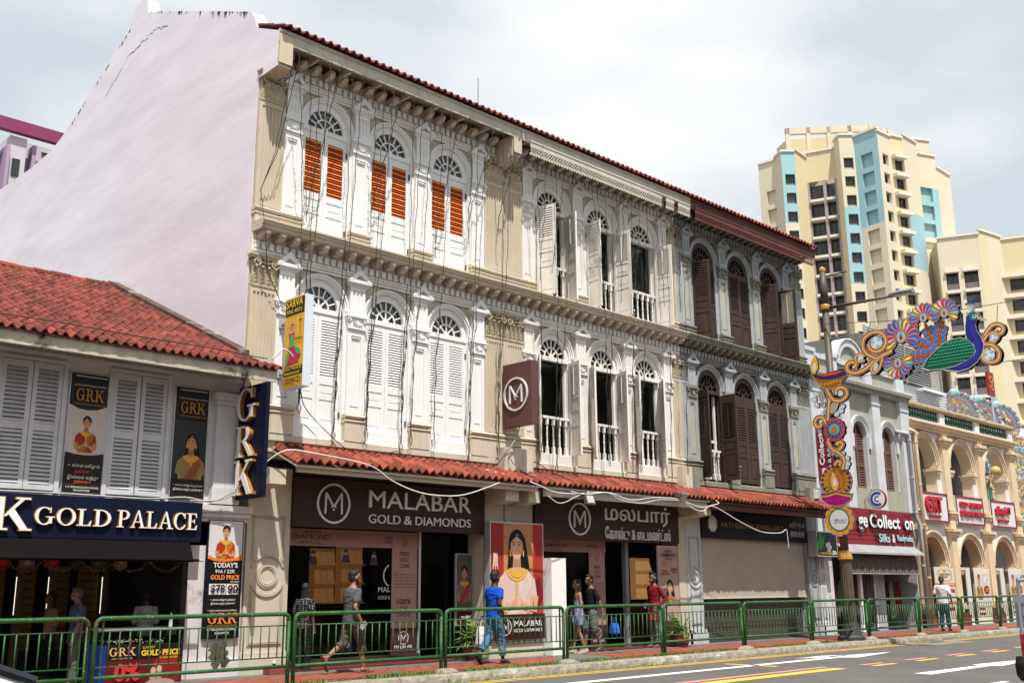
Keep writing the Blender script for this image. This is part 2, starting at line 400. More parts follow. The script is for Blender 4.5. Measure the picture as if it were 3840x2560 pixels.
def baluster_me(h, m):
    def f():
        k = h / .8
        b = MB().box(-.032, .032, -.032, .032, 0, .16 * k); b.box(-.032, .032, -.032, .032, .66 * k, h)
        b.lathe([(.03, .16 * k), (.018, .19 * k), (.026, .22 * k), (.02, .30 * k), (.017, .38 * k), (.025, .42 * k), (.017, .46 * k), (.020, .54 * k), (.024, .60 * k), (.016, .63 * k), (.03, .66 * k)], 8)
        return b.mesh('baluster', m)
    return shared(('bal', round(h, 2), m.name), f)
def tile_me(w, ln, m, kind):
    def f():
        b = MB(); t = .014
        if kind == 'v': prof = [(-w * .5, .0), (-w * .46, .012), (0, .098), (w * .46, .012), (w * .5, 0)]
        else: prof = [(-w * .5, .03), (-w * .36, .006), (-w * .22, .0), (-w * .08, .012), (w * .08, .05), (w * .24, .068), (w * .4, .055), (w * .52, .028)]
        n = len(prof)
        vs = [(x, 0, z + t) for x, z in prof] + [(x, 0, z - t) for x, z in prof] + [(x, ln, z + t) for x, z in prof] + [(x, ln, z - t) for x, z in prof]
        fs = []
        for i in range(n - 1): fs += [(i, i + 1, 2 * n + i + 1, 2 * n + i), (n + i, 3 * n + i, 3 * n + i + 1, n + i + 1), (i, n + i, n + i + 1, i + 1)]
        fs += [(0, 2 * n, 3 * n, n), (n - 1, 2 * n - 1, 4 * n - 1, 3 * n - 1)]
        b.add(vs, fs); return b.mesh('tile', m)
    return shared(('tile', round(w, 3), ln, m.name, kind), f)
def tile_roof(parent, x0, x1, y0, z0, y1, z1, w, rows, m, kind, maxparts=300, jit=.006, name='tile'):
    # tiles laid from the eave (y0, z0) up to (y1, z1)
    n = int(round((x1 - x0) / w)); w = (x1 - x0) / n
    sl = math.atan2(z1 - z0, y1 - y0); L = math.hypot(z1 - z0, y1 - y0); st = L / rows; ln = st * 1.22
    me = tile_me(w, ln, m, kind); rest = MB(); cnt = 0; rg = random.Random(int(x0 * 100))
    for r in range(rows):
        for c in range(n):
            x = x0 + (c + .5) * w + rg.uniform(-jit, jit); s = r * st + rg.uniform(-jit, jit)
            y = y0 + s * math.cos(sl); z = z0 + s * math.sin(sl) + .018 * 1 + rg.uniform(0, jit)
            tl = sl - .035 + rg.uniform(-.02, .02); rz = rg.uniform(-.03, .03)
            if cnt < maxparts:
                part(name, me, parent, (x, y, z), rot=(tl, 0, rz)); cnt += 1
            else:
                Mx = Matrix.Translation((x, y, z)) @ Euler((tl, 0, rz)).to_matrix().to_4x4()
                rest.add([Mx @ v.co for v in me.vertices], [tuple(p.vertices) for p in me.polygons])
    if rest.v:
        o = part('upper_tiles', rest.mesh('upper_tiles', m), parent); o['kind'] = 'stuff'
def wall_cells(b, x0, x1, bays, r, zb, zc, zt, y0, y1):
    edges = [x0] + [(a + c) / 2 for a, c in zip(bays[:-1], bays[1:])] + [x1]
    for i, xc in enumerate(bays):
        xl, xr = edges[i], edges[i + 1]
        poly = [(xl, zb), (xc - r, zb)] + arc(xc, zc, r, pi, 0, 20) + [(xc + r, zb), (xr, zb), (xr, zt), (xl, zt)]
        b.ext(poly, y0, y1)
def fanlight(parent, xc, zc, r, m, y=.06, pane=M_glassd, ns=8):
    part('fanlight_pane', MB().ext(arc(xc, zc, r + .01, 0, pi, 18), y + .02, y + .03).mesh('fanlight_pane', pane), parent)
    b = MB(); b.ann(xc, zc, r * .50, r * .57, 0, pi, y - .015, y + .02, 16)
    b.ann(xc, zc, 0, r * .17, 0, pi, y - .02, y + .02, 8)
    for k in range(1, ns):
        a = pi * k / ns; ca, sa = math.cos(a), math.sin(a); t = .014; i0 = .55 if k % 2 else .15
        p = [(xc + i0 * r * ca - t * sa, zc + i0 * r * sa + t * ca), (xc + i0 * r * ca + t * sa, zc + i0 * r * sa - t * ca),
             (xc + 1.02 * r * ca + t * sa, zc + 1.02 * r * sa - t * ca), (xc + 1.02 * r * ca - t * sa, zc + 1.02 * r * sa + t * ca)]
        b.ext(p, y - .012, y + .018)
    return pmb('glazing_bars', b, m, parent)
def shophouse(name, label, x0, x1, pils, bigL, bigR, P, cat='shophouse'):
    T = thing(name, label, cat, ((x0 + x1) / 2, 0, 0))
    bays = [(a[1] + c[0]) / 2 for a, c in zip(pils[:-1], pils[1:])]
    hb = [(c[0] - a[1]) / 2 for a, c in zip(pils[:-1], pils[1:])]
    r_in = .57
    b = MB()
    for k in (0, 1):
        o = 3.72 * k
        wall_cells(b, x0, x1, bays, r_in, 4.33 + (3.90 if k else 0), 6.91 + o, 7.70 if k == 0 else 11.72, 0, .25)
    b.box(x0, x1, 0, .25, 3.9, 4.33); b.box(x0, x1, .003, .25, 7.70, 8.23)
    pmb('wall', b, P['wall'], T)
    # rooms behind the openings
    rb = MB()
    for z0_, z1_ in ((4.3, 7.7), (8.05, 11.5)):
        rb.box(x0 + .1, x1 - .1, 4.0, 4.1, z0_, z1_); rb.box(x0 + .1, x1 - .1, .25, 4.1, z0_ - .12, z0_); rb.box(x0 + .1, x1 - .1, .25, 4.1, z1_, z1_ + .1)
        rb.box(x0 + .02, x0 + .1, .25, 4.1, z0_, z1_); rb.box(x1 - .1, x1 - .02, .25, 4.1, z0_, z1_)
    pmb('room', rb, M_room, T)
    for k in (0, 1):
        o = 3.72 * k; zb = 4.33 + (3.9 if k else 0); zc = 6.91 + o
        for bi, xc in enumerate(bays):
            ro = min(.68, hb[bi] + .02)
            ab = MB()
            for r0_, r1_, y in ((.545, ro - .085, -.02), (ro - .085, ro - .04, -.045), (ro - .04, ro, -.07)):
                ab.ann(xc, zc, r0_, r1_, 0, pi, y, .06, 22)
            jr = hb[bi]
            ab.box(xc - jr, xc - .545, -.02, .06, zb, zc); ab.box(xc + .545, xc + jr, -.02, .06, zb, zc)
            pmb('arch', ab, P['arch'], T)
            fb = MB(); fb.ann(xc, zc - .02, .425, .565, 0, pi, .02, .14, 20)
            fb.box(xc - .565, xc + .565, .018, .14, zc - .12, zc - .02)
            fb.box(xc - .565, xc - .532, .03, .14, zb, zc - .12); fb.box(xc + .532, xc + .565, .03, .14, zb, zc - .12)
            pmb('window_frame', fb, P['door'], T)
            fanlight(T, xc, zc - .02, .43, P['door'], .06, P.get('pane', M_glassd))
            P['bay'](T, k, bi, xc, zb, zc, P)
        for (a, c) in pils:
            w = round(c - a, 2); xc = (a + c) / 2
            ph = 4.86 + o - zb
            part('pedestal', ped_me(round(w + .10, 2), round(ph, 2), P['ped'], .13), T, (xc, 0, zb))
            part('shaft', panel_pil_me(w, round(6.60 + o - (zb + ph), 2), P['pil'], .075), T, (xc, 0, zb + ph))
            if P.get('pil_panel'):
                hh = 6.60 + o - (zb + ph)
                part('shaft_panel', MB().box(xc - w / 2 + .088, xc + w / 2 - .088, -.05, -.04, zb + ph + .2, zb + ph + hh - .22).mesh('shaft_panel', P['pil_panel']), T)
            part('capital', smallcap_me(w, .30, P['scap']), T, (xc, 0, 6.60 + o))
            part('upper_shaft', flute_me(round(w - .04, 2), .56, .10, 3, P['pil'], 'upper_shaft'), T, (xc, 0, 6.90 + o))
            part('pediment', hood_me(w, P['hood']), T, (xc, 0, 7.44 + o))
        for rng in (bigL, bigR):
            if not rng: continue
            a, c = rng; w = round(c - a, 2); xc = (a + c) / 2; ph = 4.86 + o - zb
            part('pedestal', ped_me(round(w - .004, 2), round(ph, 2), P['ped'], .115), T, (xc, 0, zb))
            part('pilaster', flute_me(w, round(7.02 + o - zb - ph, 2), .085, max(3, int(w / .085)), P['big']), T, (xc, 0, zb + ph))
            part('capital', capital_me(round(w - .02, 2), .62, P['cap'], 0), T, (xc, 0, 7.02 + o))
        # entablature: architrave, dentils, brackets, cornice
        eb = MB(); z = 7.64 + o - (.03 if k else 0)
        pr = [(0, z - .06), (-.06, z - .06), (-.06, z), (-.085, z), (-.085, z + .05), (-.105, z + .05), (-.105, z + .09), (0, z + .09)]
        eb.ext(pr, x0 + .004, x1 - .004, 'yz')
        eb.box(x0 + .004, x1 - .004, -.05, 0, z + .09, z + .45)
        pmb('architrave', eb, P['corn'], T)
        dm = shared(('dent', P['dent'].name), lambda: MB().box(-.045, .045, -.115, -.05, 0, .12).box(-.05, .05, -.125, -.05, .10, .135).mesh('dentil', P['dent']))
        nd = int((x1 - x0) / .155)
        for i in range(nd): part('dentil', dm, T, (x0 + (i + .5) * (x1 - x0) / nd, 0, z + .11))
        nb = int((x1 - x0) / .315)
        for i in range(nb): part('bracket', bracket_me(P['brack']), T, (x0 + (i + .5) * (x1 - x0) / nb, -.05, z + .32))
        if k == 0:
            cb = MB()
            zz = z + .425
            pr = [(0, zz), (-.36, zz), (-.38, zz + .035), (-.38, zz + .075), (-.41, zz + .085), (-.42, zz + .13), (-.45, zz + .14), (-.45, zz + .175), (-.03, zz + .20), (0, zz + .20)]
            cb.ext(pr, x0 + .003, x1 - .003, 'yz')
            pmb('cornice', cb, P['ledge'], T)
    # ledge under the lower windows
    lb = MB().ext([(0, 4.33), (-.10, 4.33), (-.12, 4.31), (-.12, 4.20), (-.06, 4.18), (-.06, 4.0), (0, 4.0)], x0 + .003, x1 - .003, 'yz')
    pmb('ledge', lb, P['ped'], T)
    # eaves and roof
    yb, ze = -.66, 11.74
    e = MB().box(x0, x1, -.68, -.64, 11.72, 12.0); e.box(x0, x1, -.70, -.68, 11.93, 12.0)
    pmb('fascia', e, P['fascia'], T)
    so = MB().add([(x0, -.64, 11.80), (x1, -.64, 11.80), (x1, .0, 11.99), (x0, 0, 11.99), (x0, -.64, 11.84), (x1, -.64, 11.84), (x1, 0, 12.03), (x0, 0, 12.03)], [(0, 1, 2, 3), (4, 5, 6, 7), (0, 1, 5, 4), (2, 3, 7, 6), (0, 3, 7, 4), (1, 2, 6, 5)])
    for i in range(9): so.box(x0 + .2 + i * (x1 - x0 - .4) / 8 - .03, x0 + .2 + i * (x1 - x0 - .4) / 8 + .03, -.6, -.02, 11.72, 11.80)
    pmb('soffit', so, P['soffit'], T)
    rs = MB().add([(x0, -.72, 12.0), (x1, -.72, 12.0), (x1, 5.4, 14.62), (x0, 5.4, 14.62), (x0, 12, 11.8), (x1, 12, 11.8)], [(0, 1, 2, 3), (3, 2, 5, 4)])
    rs.box(x0, x1, .0, .25, 11.7, 12.1)
    pmb('roof_deck', rs, M_tile2, T)
    tile_roof(T, x0 + .02, x1 - .02, -.80, 11.985, 1.2, 12.85, .185, 5, P['rtile'], 'p', 200)
    if P.get('lace'):
        vb = MB(); z1_ = 11.76; z0_ = 11.61; lz = 11.39; a0, a1 = P['lace_rng']
        n = int((a1 - a0) / .175); s = (a1 - a0) / n; gone = P.get('gone', [])
        for i in range(n):
            xa = a0 + i * s
            if any(g0 <= xa <= g1 for g0, g1 in gone): continue
            vb.box(xa, xa + s, -.715, -.70, z0_, z1_)
            t = .0115; q = [0]
            def st(p0, p1):
                q[0] += 1; vb.ext([(p0[0] - t, p0[1]), (p0[0] + t, p0[1]), (p1[0] + t, p1[1]), (p1[0] - t, p1[1])], -.714 + .001 * q[0], -.702)
            zm = (z0_ + lz + .04) / 2; h = s / 2
            for k in (0, 1): st((xa + k * h, z0_), (xa + (k + 1) * h, zm)); st((xa + (k + 1) * h, z0_), (xa + k * h, zm)); st((xa + k * h, zm), (xa + (k + 1) * h, lz + .04)); st((xa + (k + 1) * h, zm), (xa + k * h, lz + .04))
            for k in (0, 1):
                xm = xa + k * h
                vb.ext([(xm - .04, lz + .04), (xm, lz), (xm + .04, lz + .04), (xm, lz + .08)], -.718, -.700)
        vb.box(a0, a1, -.73, -.715, z1_ - .03, z1_ + .01)
        pmb('valance', vb, P['lace'], T)
    return T, bays
# ---------------------------------------------------------------- ground, road, pavement
M_asph = mat('asphalt', (0.105, 0.098, 0.093), 0.9, 0.22, 0.5, 0.5, 160, dirt=(0.082, 0.077, 0.073), speck=(220, 0.62, (0.2, 0.19, 0.18)))
M_ground = mat('ground_soil', (0.16, 0.15, 0.13), 0.95, 0.2, 0.2, 0.2)
M_pave = mat('red_paving', (0.27, 0.075, 0.042), 0.75, 0.3, 2.2, 0.25, 60)
M_grout = mat('paving_grout', (0.10, 0.085, 0.075), 0.9, 0.2, 5, 0.3)
M_conc = mat('rough_concrete', (0.27, 0.25, 0.20), 0.95, 0.35, 5, 0.9, 70, dirt=(0.10, 0.095, 0.07), speck=(90, 0.6, (0.42, 0.39, 0.31)))
M_wline = mat('white_road_paint', (0.72, 0.72, 0.70), 0.8, 0.12, 6, 0.3, 160)
M_yline = mat('yellow_road_paint', (0.68, 0.42, 0.05), 0.8, 0.14, 6, 0.3, 160)
M_pline = mat('pink_road_paint', (0.62, 0.25, 0.22), 0.8, 0.14, 6, 0.3, 160)
o = part('ground', MB().add([(-700, -700, -.03), (900, -700, -.03), (900, 900, -.03), (-700, 900, -.03)], [(0, 1, 2, 3)]).mesh('ground', M_ground)); tag(o, 'flat ground under the street and the far buildings', 'ground', kind='structure')
o = part('road', MB().add([(-120, -30, 0), (220, -30, 0), (220, -2.6, 0), (-120, -2.6, 0)], [(0, 1, 2, 3)]).mesh('road', M_asph)); tag(o, 'grey asphalt road in front of the shophouses', 'road', kind='structure')
road = o
def marking(name, polys, m, z=.004):
    b = MB()
    for p in polys: b.add([(x, y, z) for x, y in p], [tuple(range(len(p)))])
    return part(name, fixn(b.mesh(name, m)), road)
def stripe(x0, x1, y, w): return [(x0, y - w / 2), (x1, y - w / 2), (x1, y + w / 2), (x0, y + w / 2)]
marking('yellow_kerb_line', [stripe(-60, 28.9, -2.86, .09)], M_yline); marking('yellow_kerb_line', [stripe(-60, 29.4, -3.06, .09)], M_yline)
marking('yellow_kerb_line', [stripe(30.6, 90, -2.9, .09)], M_yline); marking('yellow_kerb_line', [stripe(30.2, 90, -3.12, .09)], M_yline)
marking('pink_line', [stripe(-60, 19.3, -5.55, .15)], M_pline); marking('yellow_bus_line', [stripe(-60, 19.2, -5.93, .30)], M_yline)
for k in range(14):
    marking('pink_dash', [stripe(20.28 + 1.98 * k, 21.2 + 1.98 * k, -5.80, .14)], M_pline)
    marking('yellow_dash', [stripe(20.2 + 1.95 * k, 21.15 + 1.95 * k, -6.09, .14)], M_yline)
marking('straight_left_arrow', [[(12.5, -4.12), (22.1, -4.12), (22.2, -4.34), (12.5, -4.34)], [(21.2, -3.75), (22.4, -3.72), (22.9, -3.98), (22.9, -4.12), (21.9, -4.12), (21.7, -3.95)], [(22.05, -4.12), (22.3, -3.95), (24.7, -4.26), (22.4, -4.62), (22.15, -4.36)]], M_wline)
marking('lane_arrow', [[(18.9, -7.55), (21.7, -7.60), (21.7, -7.82), (18.9, -7.87)], [(21.7, -7.42), (24.6, -7.7), (21.7, -8.0)]], M_wline)
marking('yellow_bay_line', [[(18.72, -3.55), (18.9, -3.55), (18.95, -4.75), (18.77, -4.75)]], M_yline)
marking('white_dash', [stripe(15.2, 18.3, -9.4, .13)], M_wline); marking('white_dash', [stripe(24.2, 27.3, -9.4, .13)], M_wline)
patch = mat('concrete_patch', (0.21, 0.20, 0.185), 0.9, 0.3, 3, 0.4)
marking('road_patch', [[(27.6, -3.3), (30.9, -3.25), (30.7, -3.75), (28.2, -3.8)]], patch, .003)
# pavement slab, kerb stones, tiles
o = part('pavement', MB().box(-120, 220, -2.38, 6.0, -.03, .12).mesh('pavement', M_grout)); tag(o, 'pavement slab between the kerb and the shophouse fronts', 'pavement', kind='structure')
pav = o
km = [shared(('kerb', i), lambda: None) or None for i in range(0)]
def kerb_me(i):
    rg = random.Random(i); b = MB(); n = 9; rings = []
    for k in range(n + 1):
        x = .004 + .99 * k / n; j = lambda a: rg.uniform(-a, a)
        rings.append([(x, -2.70 + j(.006), 0), (x, -2.69 + j(.008), .07), (x, -2.665 + j(.012), .128 + j(.006)), (x, -2.62, .145 + j(.004)), (x, -2.38, .145), (x, -2.38, 0)])
    b.loft(rings); return fixn(b.mesh('kerb_stone', M_kerb))
M_kerb = mat('kerb_concrete', (0.30, 0.275, 0.21), 0.95, 0.4, 6, 1.0, 60, dirt=(0.46, 0.44, 0.38), speck=(55, 0.58, (0.12, 0.11, 0.085)))
kb = thing('kerb', 'weathered concrete kerb stones along the road edge with flaking white paint', 'kerb', (20, -2.5, 0)); kb['kind'] = 'structure'
kms = [kerb_me(i) for i in range(6)]
for i in range(60): part('kerb_stone', kms[i % 6], kb, (i * 1.0 - 4, 0, 0))
# diagonal paving tiles
def pave_tiles():
    s = .255; g = .006; hz = .012; d = s / math.sqrt(2)
    me = MB().ext([(-d + g, 0), (0, -d + g), (d - g, 0), (0, d - g)], 0, hz, 'xy'); me = fixn(me.mesh('paving_tile', M_pave))
    cand = []
    for i in range(-10, 140):
        for r in range(0, 8):
            x = 4 + i * 2 * d + (d if r % 2 else 0); y = -1.95 + r * d
            if x > 46 or y > -.62: continue
            cand.append((x, y))
    cand.sort(key=lambda p: math.hypot(p[0] - 13, (p[1] + 2) * 2) if p[0] > 8.5 else 99)
    rest = MB()
    for k, (x, y) in enumerate(cand):
        if k < 300: part('paving_tile', me, pav, (x, y, .1205 + random.uniform(0, .003)))
        else: rest.add([(v.co.x + x, v.co.y + y, v.co.z + .122) for v in me.vertices], [tuple(p.vertices) for p in me.polygons])
    q = part('far_paving_tiles', rest.mesh('far_paving_tiles', M_pave), pav); q['kind'] = 'stuff'
pave_tiles()
part('grey_paving_strip', MB().box(-60, 120, -.60, 6, .10, .139).mesh('grey_paving_strip', mat('grey_paving', (0.13, 0.125, 0.12), 0.9, 0.25, 4, 0.4, 80)), pav)
part('grey_edge_strip', MB().box(-60, 120, -2.379, -2.14, .10, .136).mesh('grey_edge_strip', MATS['grey_paving']), pav)
part('grey_ramp', MB().add([(15.2, -2.1, .141), (16.9, -.6, .141), (17.6, -.6, .141), (17.3, -2.1, .141)], [(0, 1, 2, 3)]).mesh('grey_ramp', MATS['grey_paving']), pav)
# weeds along the kerb
def weeds():
    b = MB(); rg = random.Random(3)
    M_w = mat('weed_leaf', (0.12, 0.20, 0.035), 0.8, 0.3, 9, 0)
    zones = [(7.5, 9.8, -2.33, 250), (10.6, 12.1, -2.36, 700), (12.7, 16.4, -2.36, 900), (16.4, 17.9, -2.30, 120), (18.2, 20.6, -2.33, 380), (22.6, 25.2, -2.33, 320), (25, 33, -2.34, 200), (12.0, 18.5, -2.74, 500), (14.2, 15.1, -.28, 120)]
    for x0, x1, y, n in zones:
        for _ in range(n):
            x = rg.uniform(x0, x1); x = x if rg.random() < .5 else x0 + (x1 - x0) * abs((math.sin(x * 3.1) + 1) / 2); yy = y + rg.gauss(0, .045); z = .14 if y > -2.6 else .0
            h = rg.uniform(.02, .075) * (.5 if y < -2.6 else 1); a = rg.uniform(0, 2 * pi); w = rg.uniform(.004, .010); dx, dy = math.cos(a), math.sin(a); lean = rg.uniform(0, .05)
            b.add([(x - dx * w, yy - dy * w, z), (x + dx * w, yy + dy * w, z), (x - dy * lean + dx * w, yy + dx * lean + dy * w, z + h), (x - dy * lean - dx * w * .3, yy + dx * lean, z + h * 1.1)], [(0, 1, 2, 3)])
    o = part('weeds', b.mesh('weeds', M_w)); tag(o, 'low green weeds growing along the kerb edge', 'weeds', kind='stuff')
weeds()
# ---------------------------------------------------------------- the three arched shophouses
PAN = [(.10, .52), (.62, .82)]
def bay_b1(T, k, bi, xc, zb, zc, P):
    z = 4.58 if k == 0 else 8.27
    if k == 0: part('door_plinth', MB().box(xc - .545, xc + .545, -.03, .10, 4.33, 4.575).mesh('door_plinth', M_white), T)
    h = zc - .125 - z
    for s in (1, -1):
        leaf(T, xc - s * .528, .06, z, s, 0, .524, round(h, 2), .96, 2.08, M_white, PAN, 20 if k else 21, [M_red, M_orange] if k else [M_white], label='white shutter with red and orange louvres' if k else None)
def window_b2(T, xc, zb, k):
    # sliding glass with a balustrade
    z0 = zb + (.22 if k == 0 else .02)
    g = MB().box(xc - .52, xc + .52, .16, .165, z0, zb + 2.5 if k == 0 else zb + 2.27)
    part('glass_pane', g.mesh('glass_pane', M_glass), T)
    fr = MB().box(xc - .532, xc - .485, .10, .20, z0, zb + 2.45); fr.box(xc + .485, xc + .532, .10, .20, z0, zb + 2.45)
    part('casement', fr.mesh('casement', M_white2), T)
    zr = z0 + .85
    ra = MB().box(xc - .53, xc + .53, -.01, .07, zr, zr + .06); part('bottom_rail', MB().box(xc - .53, xc + .53, 0, .06, z0, z0 + .03).mesh('bottom_rail', M_white2), T)
    q = part('balustrade', ra.mesh('balustrade', M_white2), T)
    for i in range(5): part('baluster', baluster_me(round(zr - z0 - .03, 2), M_white2), q, (xc - .42 + i * .21, .03, z0 + .03))
    if k == 0: part('window_plinth', MB().box(xc - .545, xc + .545, -.09, .10, 4.33, z0).mesh('window_plinth', M_white2), T)
B2ANG = {(1, 0): (76, 70), (1, 1): (98, 94), (1, 2): (150, 96), (0, 0): (132, 72), (0, 1): (125, 66), (0, 2): (126, 50)}
def bay_b2(T, k, bi, xc, zb, zc, P):
    window_b2(T, xc, zb, k)
    z = 4.55 if k == 0 else 8.27; h = zc - .125 - z
    aL, aR = B2ANG[(k, bi)]
    leaf(T, xc - .525, -.03, z, 1, aL, .524, round(h, 2), 1.42, 2.16, M_white2, [(.10, .70), (.80, 1.06), (1.12, 1.36)], 13, [M_white2], rod=False)
    leaf(T, xc + .525, -.03, z, -1, aR, .524, round(h, 2), 1.42, 2.16, M_white2, [(.10, .70), (.80, 1.06), (1.12, 1.36)], 13, [M_white2], rod=True)
B3ANG = {(1, 0): (74, 12), (1, 1): (4, 0), (1, 2): (68, 104), (0, 0): (112, 88), (0, 1): (0, 0), (0, 2): (0, 0)}
M_bleach = mat('bleached_slat', (0.55, 0.52, 0.44), 0.8, 0.1)
def bay_b3(T, k, bi, xc, zb, zc, P):
    z = 4.40 if k == 0 else 8.27; h = zc - .125 - z
    aL, aR = B3ANG[(k, bi)]
    bright = (k, bi) == (1, 2)
    leaf(T, xc - .525, -.0, z, 1, aL, .524, round(h, 2), 1.16, 2.16, M_brown, [(.12, .72), (.82, 1.06)], 14, [M_brown])
    leaf(T, xc + .525, -.0, z, -1, aR, .524, round(h, 2), 1.16, 2.16, M_brown, [(.12, .72), (.82, 1.06)], 14, [M_bleach] if bright else [M_brown], rod=aR > 40, label='brown shutter swung open with bleached louvres' if bright else None)
    if aL > 40 or aR > 40:
        m = M_white2 if k == 0 else mat('maroon_rail', (0.14, 0.03, 0.028), .6)
        q = part('balustrade', MB().box(xc - .53, xc + .53, .06, .12, z + .78, z + .84).mesh('balustrade', m), T)
        for i in range(5): part('baluster', baluster_me(.76, m), q, (xc - .42 + i * .21, .09, z + .02))
        part('glass_pane', MB().box(xc - .52, xc + .52, .20, .205, z, zc - .13).mesh('glass_pane', M_glass), T)
        part('casement', MB().box(xc + .0, xc + .06, .17, .22, z, zc - .13).box(xc - .52, xc + .52, .17, .22, z + 1.05, z + 1.12).box(xc + .40, xc + .47, .15, .22, z, zc - .13).mesh('casement', m), T)
P1 = dict(wall=M_beige, arch=M_white, door=M_white, pil=M_white, ped=M_beige2, scap=M_white, hood=M_white, big=M_beige, cap=M_bigor, corn=M_white2, dent=M_white2, brack=M_brack, ledge=M_beige, fascia=M_cream, soffit=M_cream, rtile=M_tile2, bay=bay_b1)
P2 = dict(wall=M_beige, arch=M_white2, door=M_white2, pil=M_white2, ped=M_beige2, scap=M_white2, hood=M_white2, big=M_beige, cap=M_bigor, corn=M_white2, dent=M_white2, brack=M_brack, ledge=M_beige, fascia=M_cream, soffit=M_cream, rtile=M_tile2, bay=bay_b2, pane=M_glass, lace=M_cream, lace_rng=(16.15, 22.36), gone=[(20.95, 21.12), (21.65, 21.8)])
P3 = dict(wall=M_greyw, arch=M_greyt, door=M_brown, pil=M_greyt, ped=M_greyo, scap=M_greyo, hood=M_greyt, big=M_greyt, cap=M_greyo, corn=M_greyo, dent=M_greyt, brack=M_greyo, ledge=M_greyo, fascia=M_maroon, soffit=M_maroon, rtile=M_tile, bay=bay_b3, pil_panel=M_panelg, lace=M_maroon, lace_rng=(22.6, 28.85), pane=M_glass)
H1, bays1 = shophouse('shophouse', 'beige and white shophouse with red and orange louvred shutters, beside the bare lilac wall', 9.385, 15.90, [(9.96, 10.34), (11.59, 11.99), (13.22, 13.62), (14.87, 15.25)], (9.387, 9.955), (15.255, 15.897), P1)
H2, bays2 = shophouse('shophouse', 'cream shophouse with white shutters swung open and lace valance, middle of the three arched ones', 15.903, 22.43, [(16.47, 16.83), (18.24, 18.63), (20.05, 20.42), (21.68, 22.06)], (15.906, 16.465), (22.07, 22.426), P2)
H3, bays3 = shophouse('shophouse', 'grey shophouse with dark brown shutters and brown lace valance', 22.433, 29.05, [(22.74, 23.12), (24.51, 24.90), (26.27, 26.65), (27.95, 28.33)], (22.436, 22.735), (28.335, 29.047), P3)
# gable wall of the first house
gp = [(.012, 0), (.012, 11.2), (-.64, 11.22), (-.67, 11.95), (.14, 12.34), (.19, 12.42), (.28, 12.62), (.42, 12.82), (2.5, 13.74), (5.30, 14.93), (5.37, 15.0), (5.40, 15.32), (5.55, 15.42), (6.0, 15.43), (6.13, 15.38), (6.18, 15.15), (6.35, 14.99), (6.9, 14.74), (7.46, 14.50), (8.4, 14.09), (9.29, 13.72), (10.0, 13.40), (10.88, 13.17), (12.4, 13.12), (14.8, 13.2), (22, 13.3), (22, 0)]
g = MB().ext(gp, 9.375, 9.384, 'yz'); g.ext(gp[4:], 9.384, 9.66, 'yz')
# chipped, weathered coping line on the rake
part('gable_wall', fixn(g.mesh('gable_wall', M_lilac)), H1)
crack = mat('dark_stain', (0.07, 0.055, 0.05), 0.95, 0.4, 20)
cb = MB(); rg = random.Random(5)
def crackline(pts, w):
    for a, c in zip(pts[:-1], pts[1:]):
        for q in range(7):
            t0, t1 = q / 7, (q + 1.15) / 7
            y0, z0 = a[0] + (c[0] - a[0]) * t0, a[1] + (c[1] - a[1]) * t0; y1, z1 = a[0] + (c[0] - a[0]) * t1, a[1] + (c[1] - a[1]) * t1
            jz = rg.uniform(-.03, .03); ww = w * rg.uniform(.3, 1)
            cb.add([(9.372, y0, z0 + jz - ww), (9.372, y1, z1 + jz - ww), (9.372, y1, z1 + jz + ww), (9.372, y0, z0 + jz + ww)], [(0, 1, 2, 3)])
crackline([(4.2, 14.1), (4.9, 14.3), (5.3, 14.25), (6.3, 14.15), (7.4, 13.55)], .012)
for i in range(70):        # rain stains running down from the coping
    y = rg.uniform(.5, 9.5); zt = 12.82 + (y - .42) * .4385 if y < 5.3 else 15.0 - (y - 6.2) * .42 - .05
    if 5.3 < y < 6.2: continue
    hh = rg.uniform(.04, .22) * (1 if y < 3.5 else .6); w = rg.uniform(.012, .05)
    cb.add([(9.3725, y - w, zt - .01), (9.3725, y + w, zt - .01 + w * (.44 if y < 5.3 else -.42)), (9.3725, y + w * .3, zt - hh)], [(0, 1, 2)])
part('wall_stains', cb.mesh('wall_stains', crack), H1)['kind'] = 'stuff'
for x0, x1, H, m in ((9.386, 9.70, H1, M_beige), (15.62, 15.89, H1, M_beige)):      # boxed wall ends carrying the eaves
    b = MB().ext([(-.645, 11.24), (-.665, 11.93), (0, 12.0), (0, 11.2)] if x0 < 10 else [(-.62, 11.28), (-.66, 11.73), (0, 11.8), (0, 11.1)], x0, x1, 'yz')
    pmb('eave_corbel', b, m, H)
    pmb('corbel_face', MB().box(x0 + .01, x1 - .01, -.69, -.668, 11.30 if x0 < 10 else 11.34, 11.90 if x0 < 10 else 11.70), M_beige, H)
for x, H in ((15.9, H2), (22.43, H3)):       # party wall copings above the roofs
    pmb('party_wall_coping', MB().ext([(.9, 12.55), (5.4, 14.6), (5.4, 14.95), (1.3, 13.1), (1.0, 12.95), (.85, 12.75)], x - .2, x + .2, 'yz'), M_white2, H)
an = thing('antenna', 'thin roof antenna rod above the joint of the first two shophouses', 'antenna', (15.95, .9, 12.4))
part('rod', MB().tube([(15.95, .9, 12.4), (15.95, .9, 13.9)], .012, 5).box(15.6, 16.3, .89, .91, 12.95, 12.97).mesh('rod', mat('grey_metal', (.25, .25, .25), .5, metal=.6)), an)
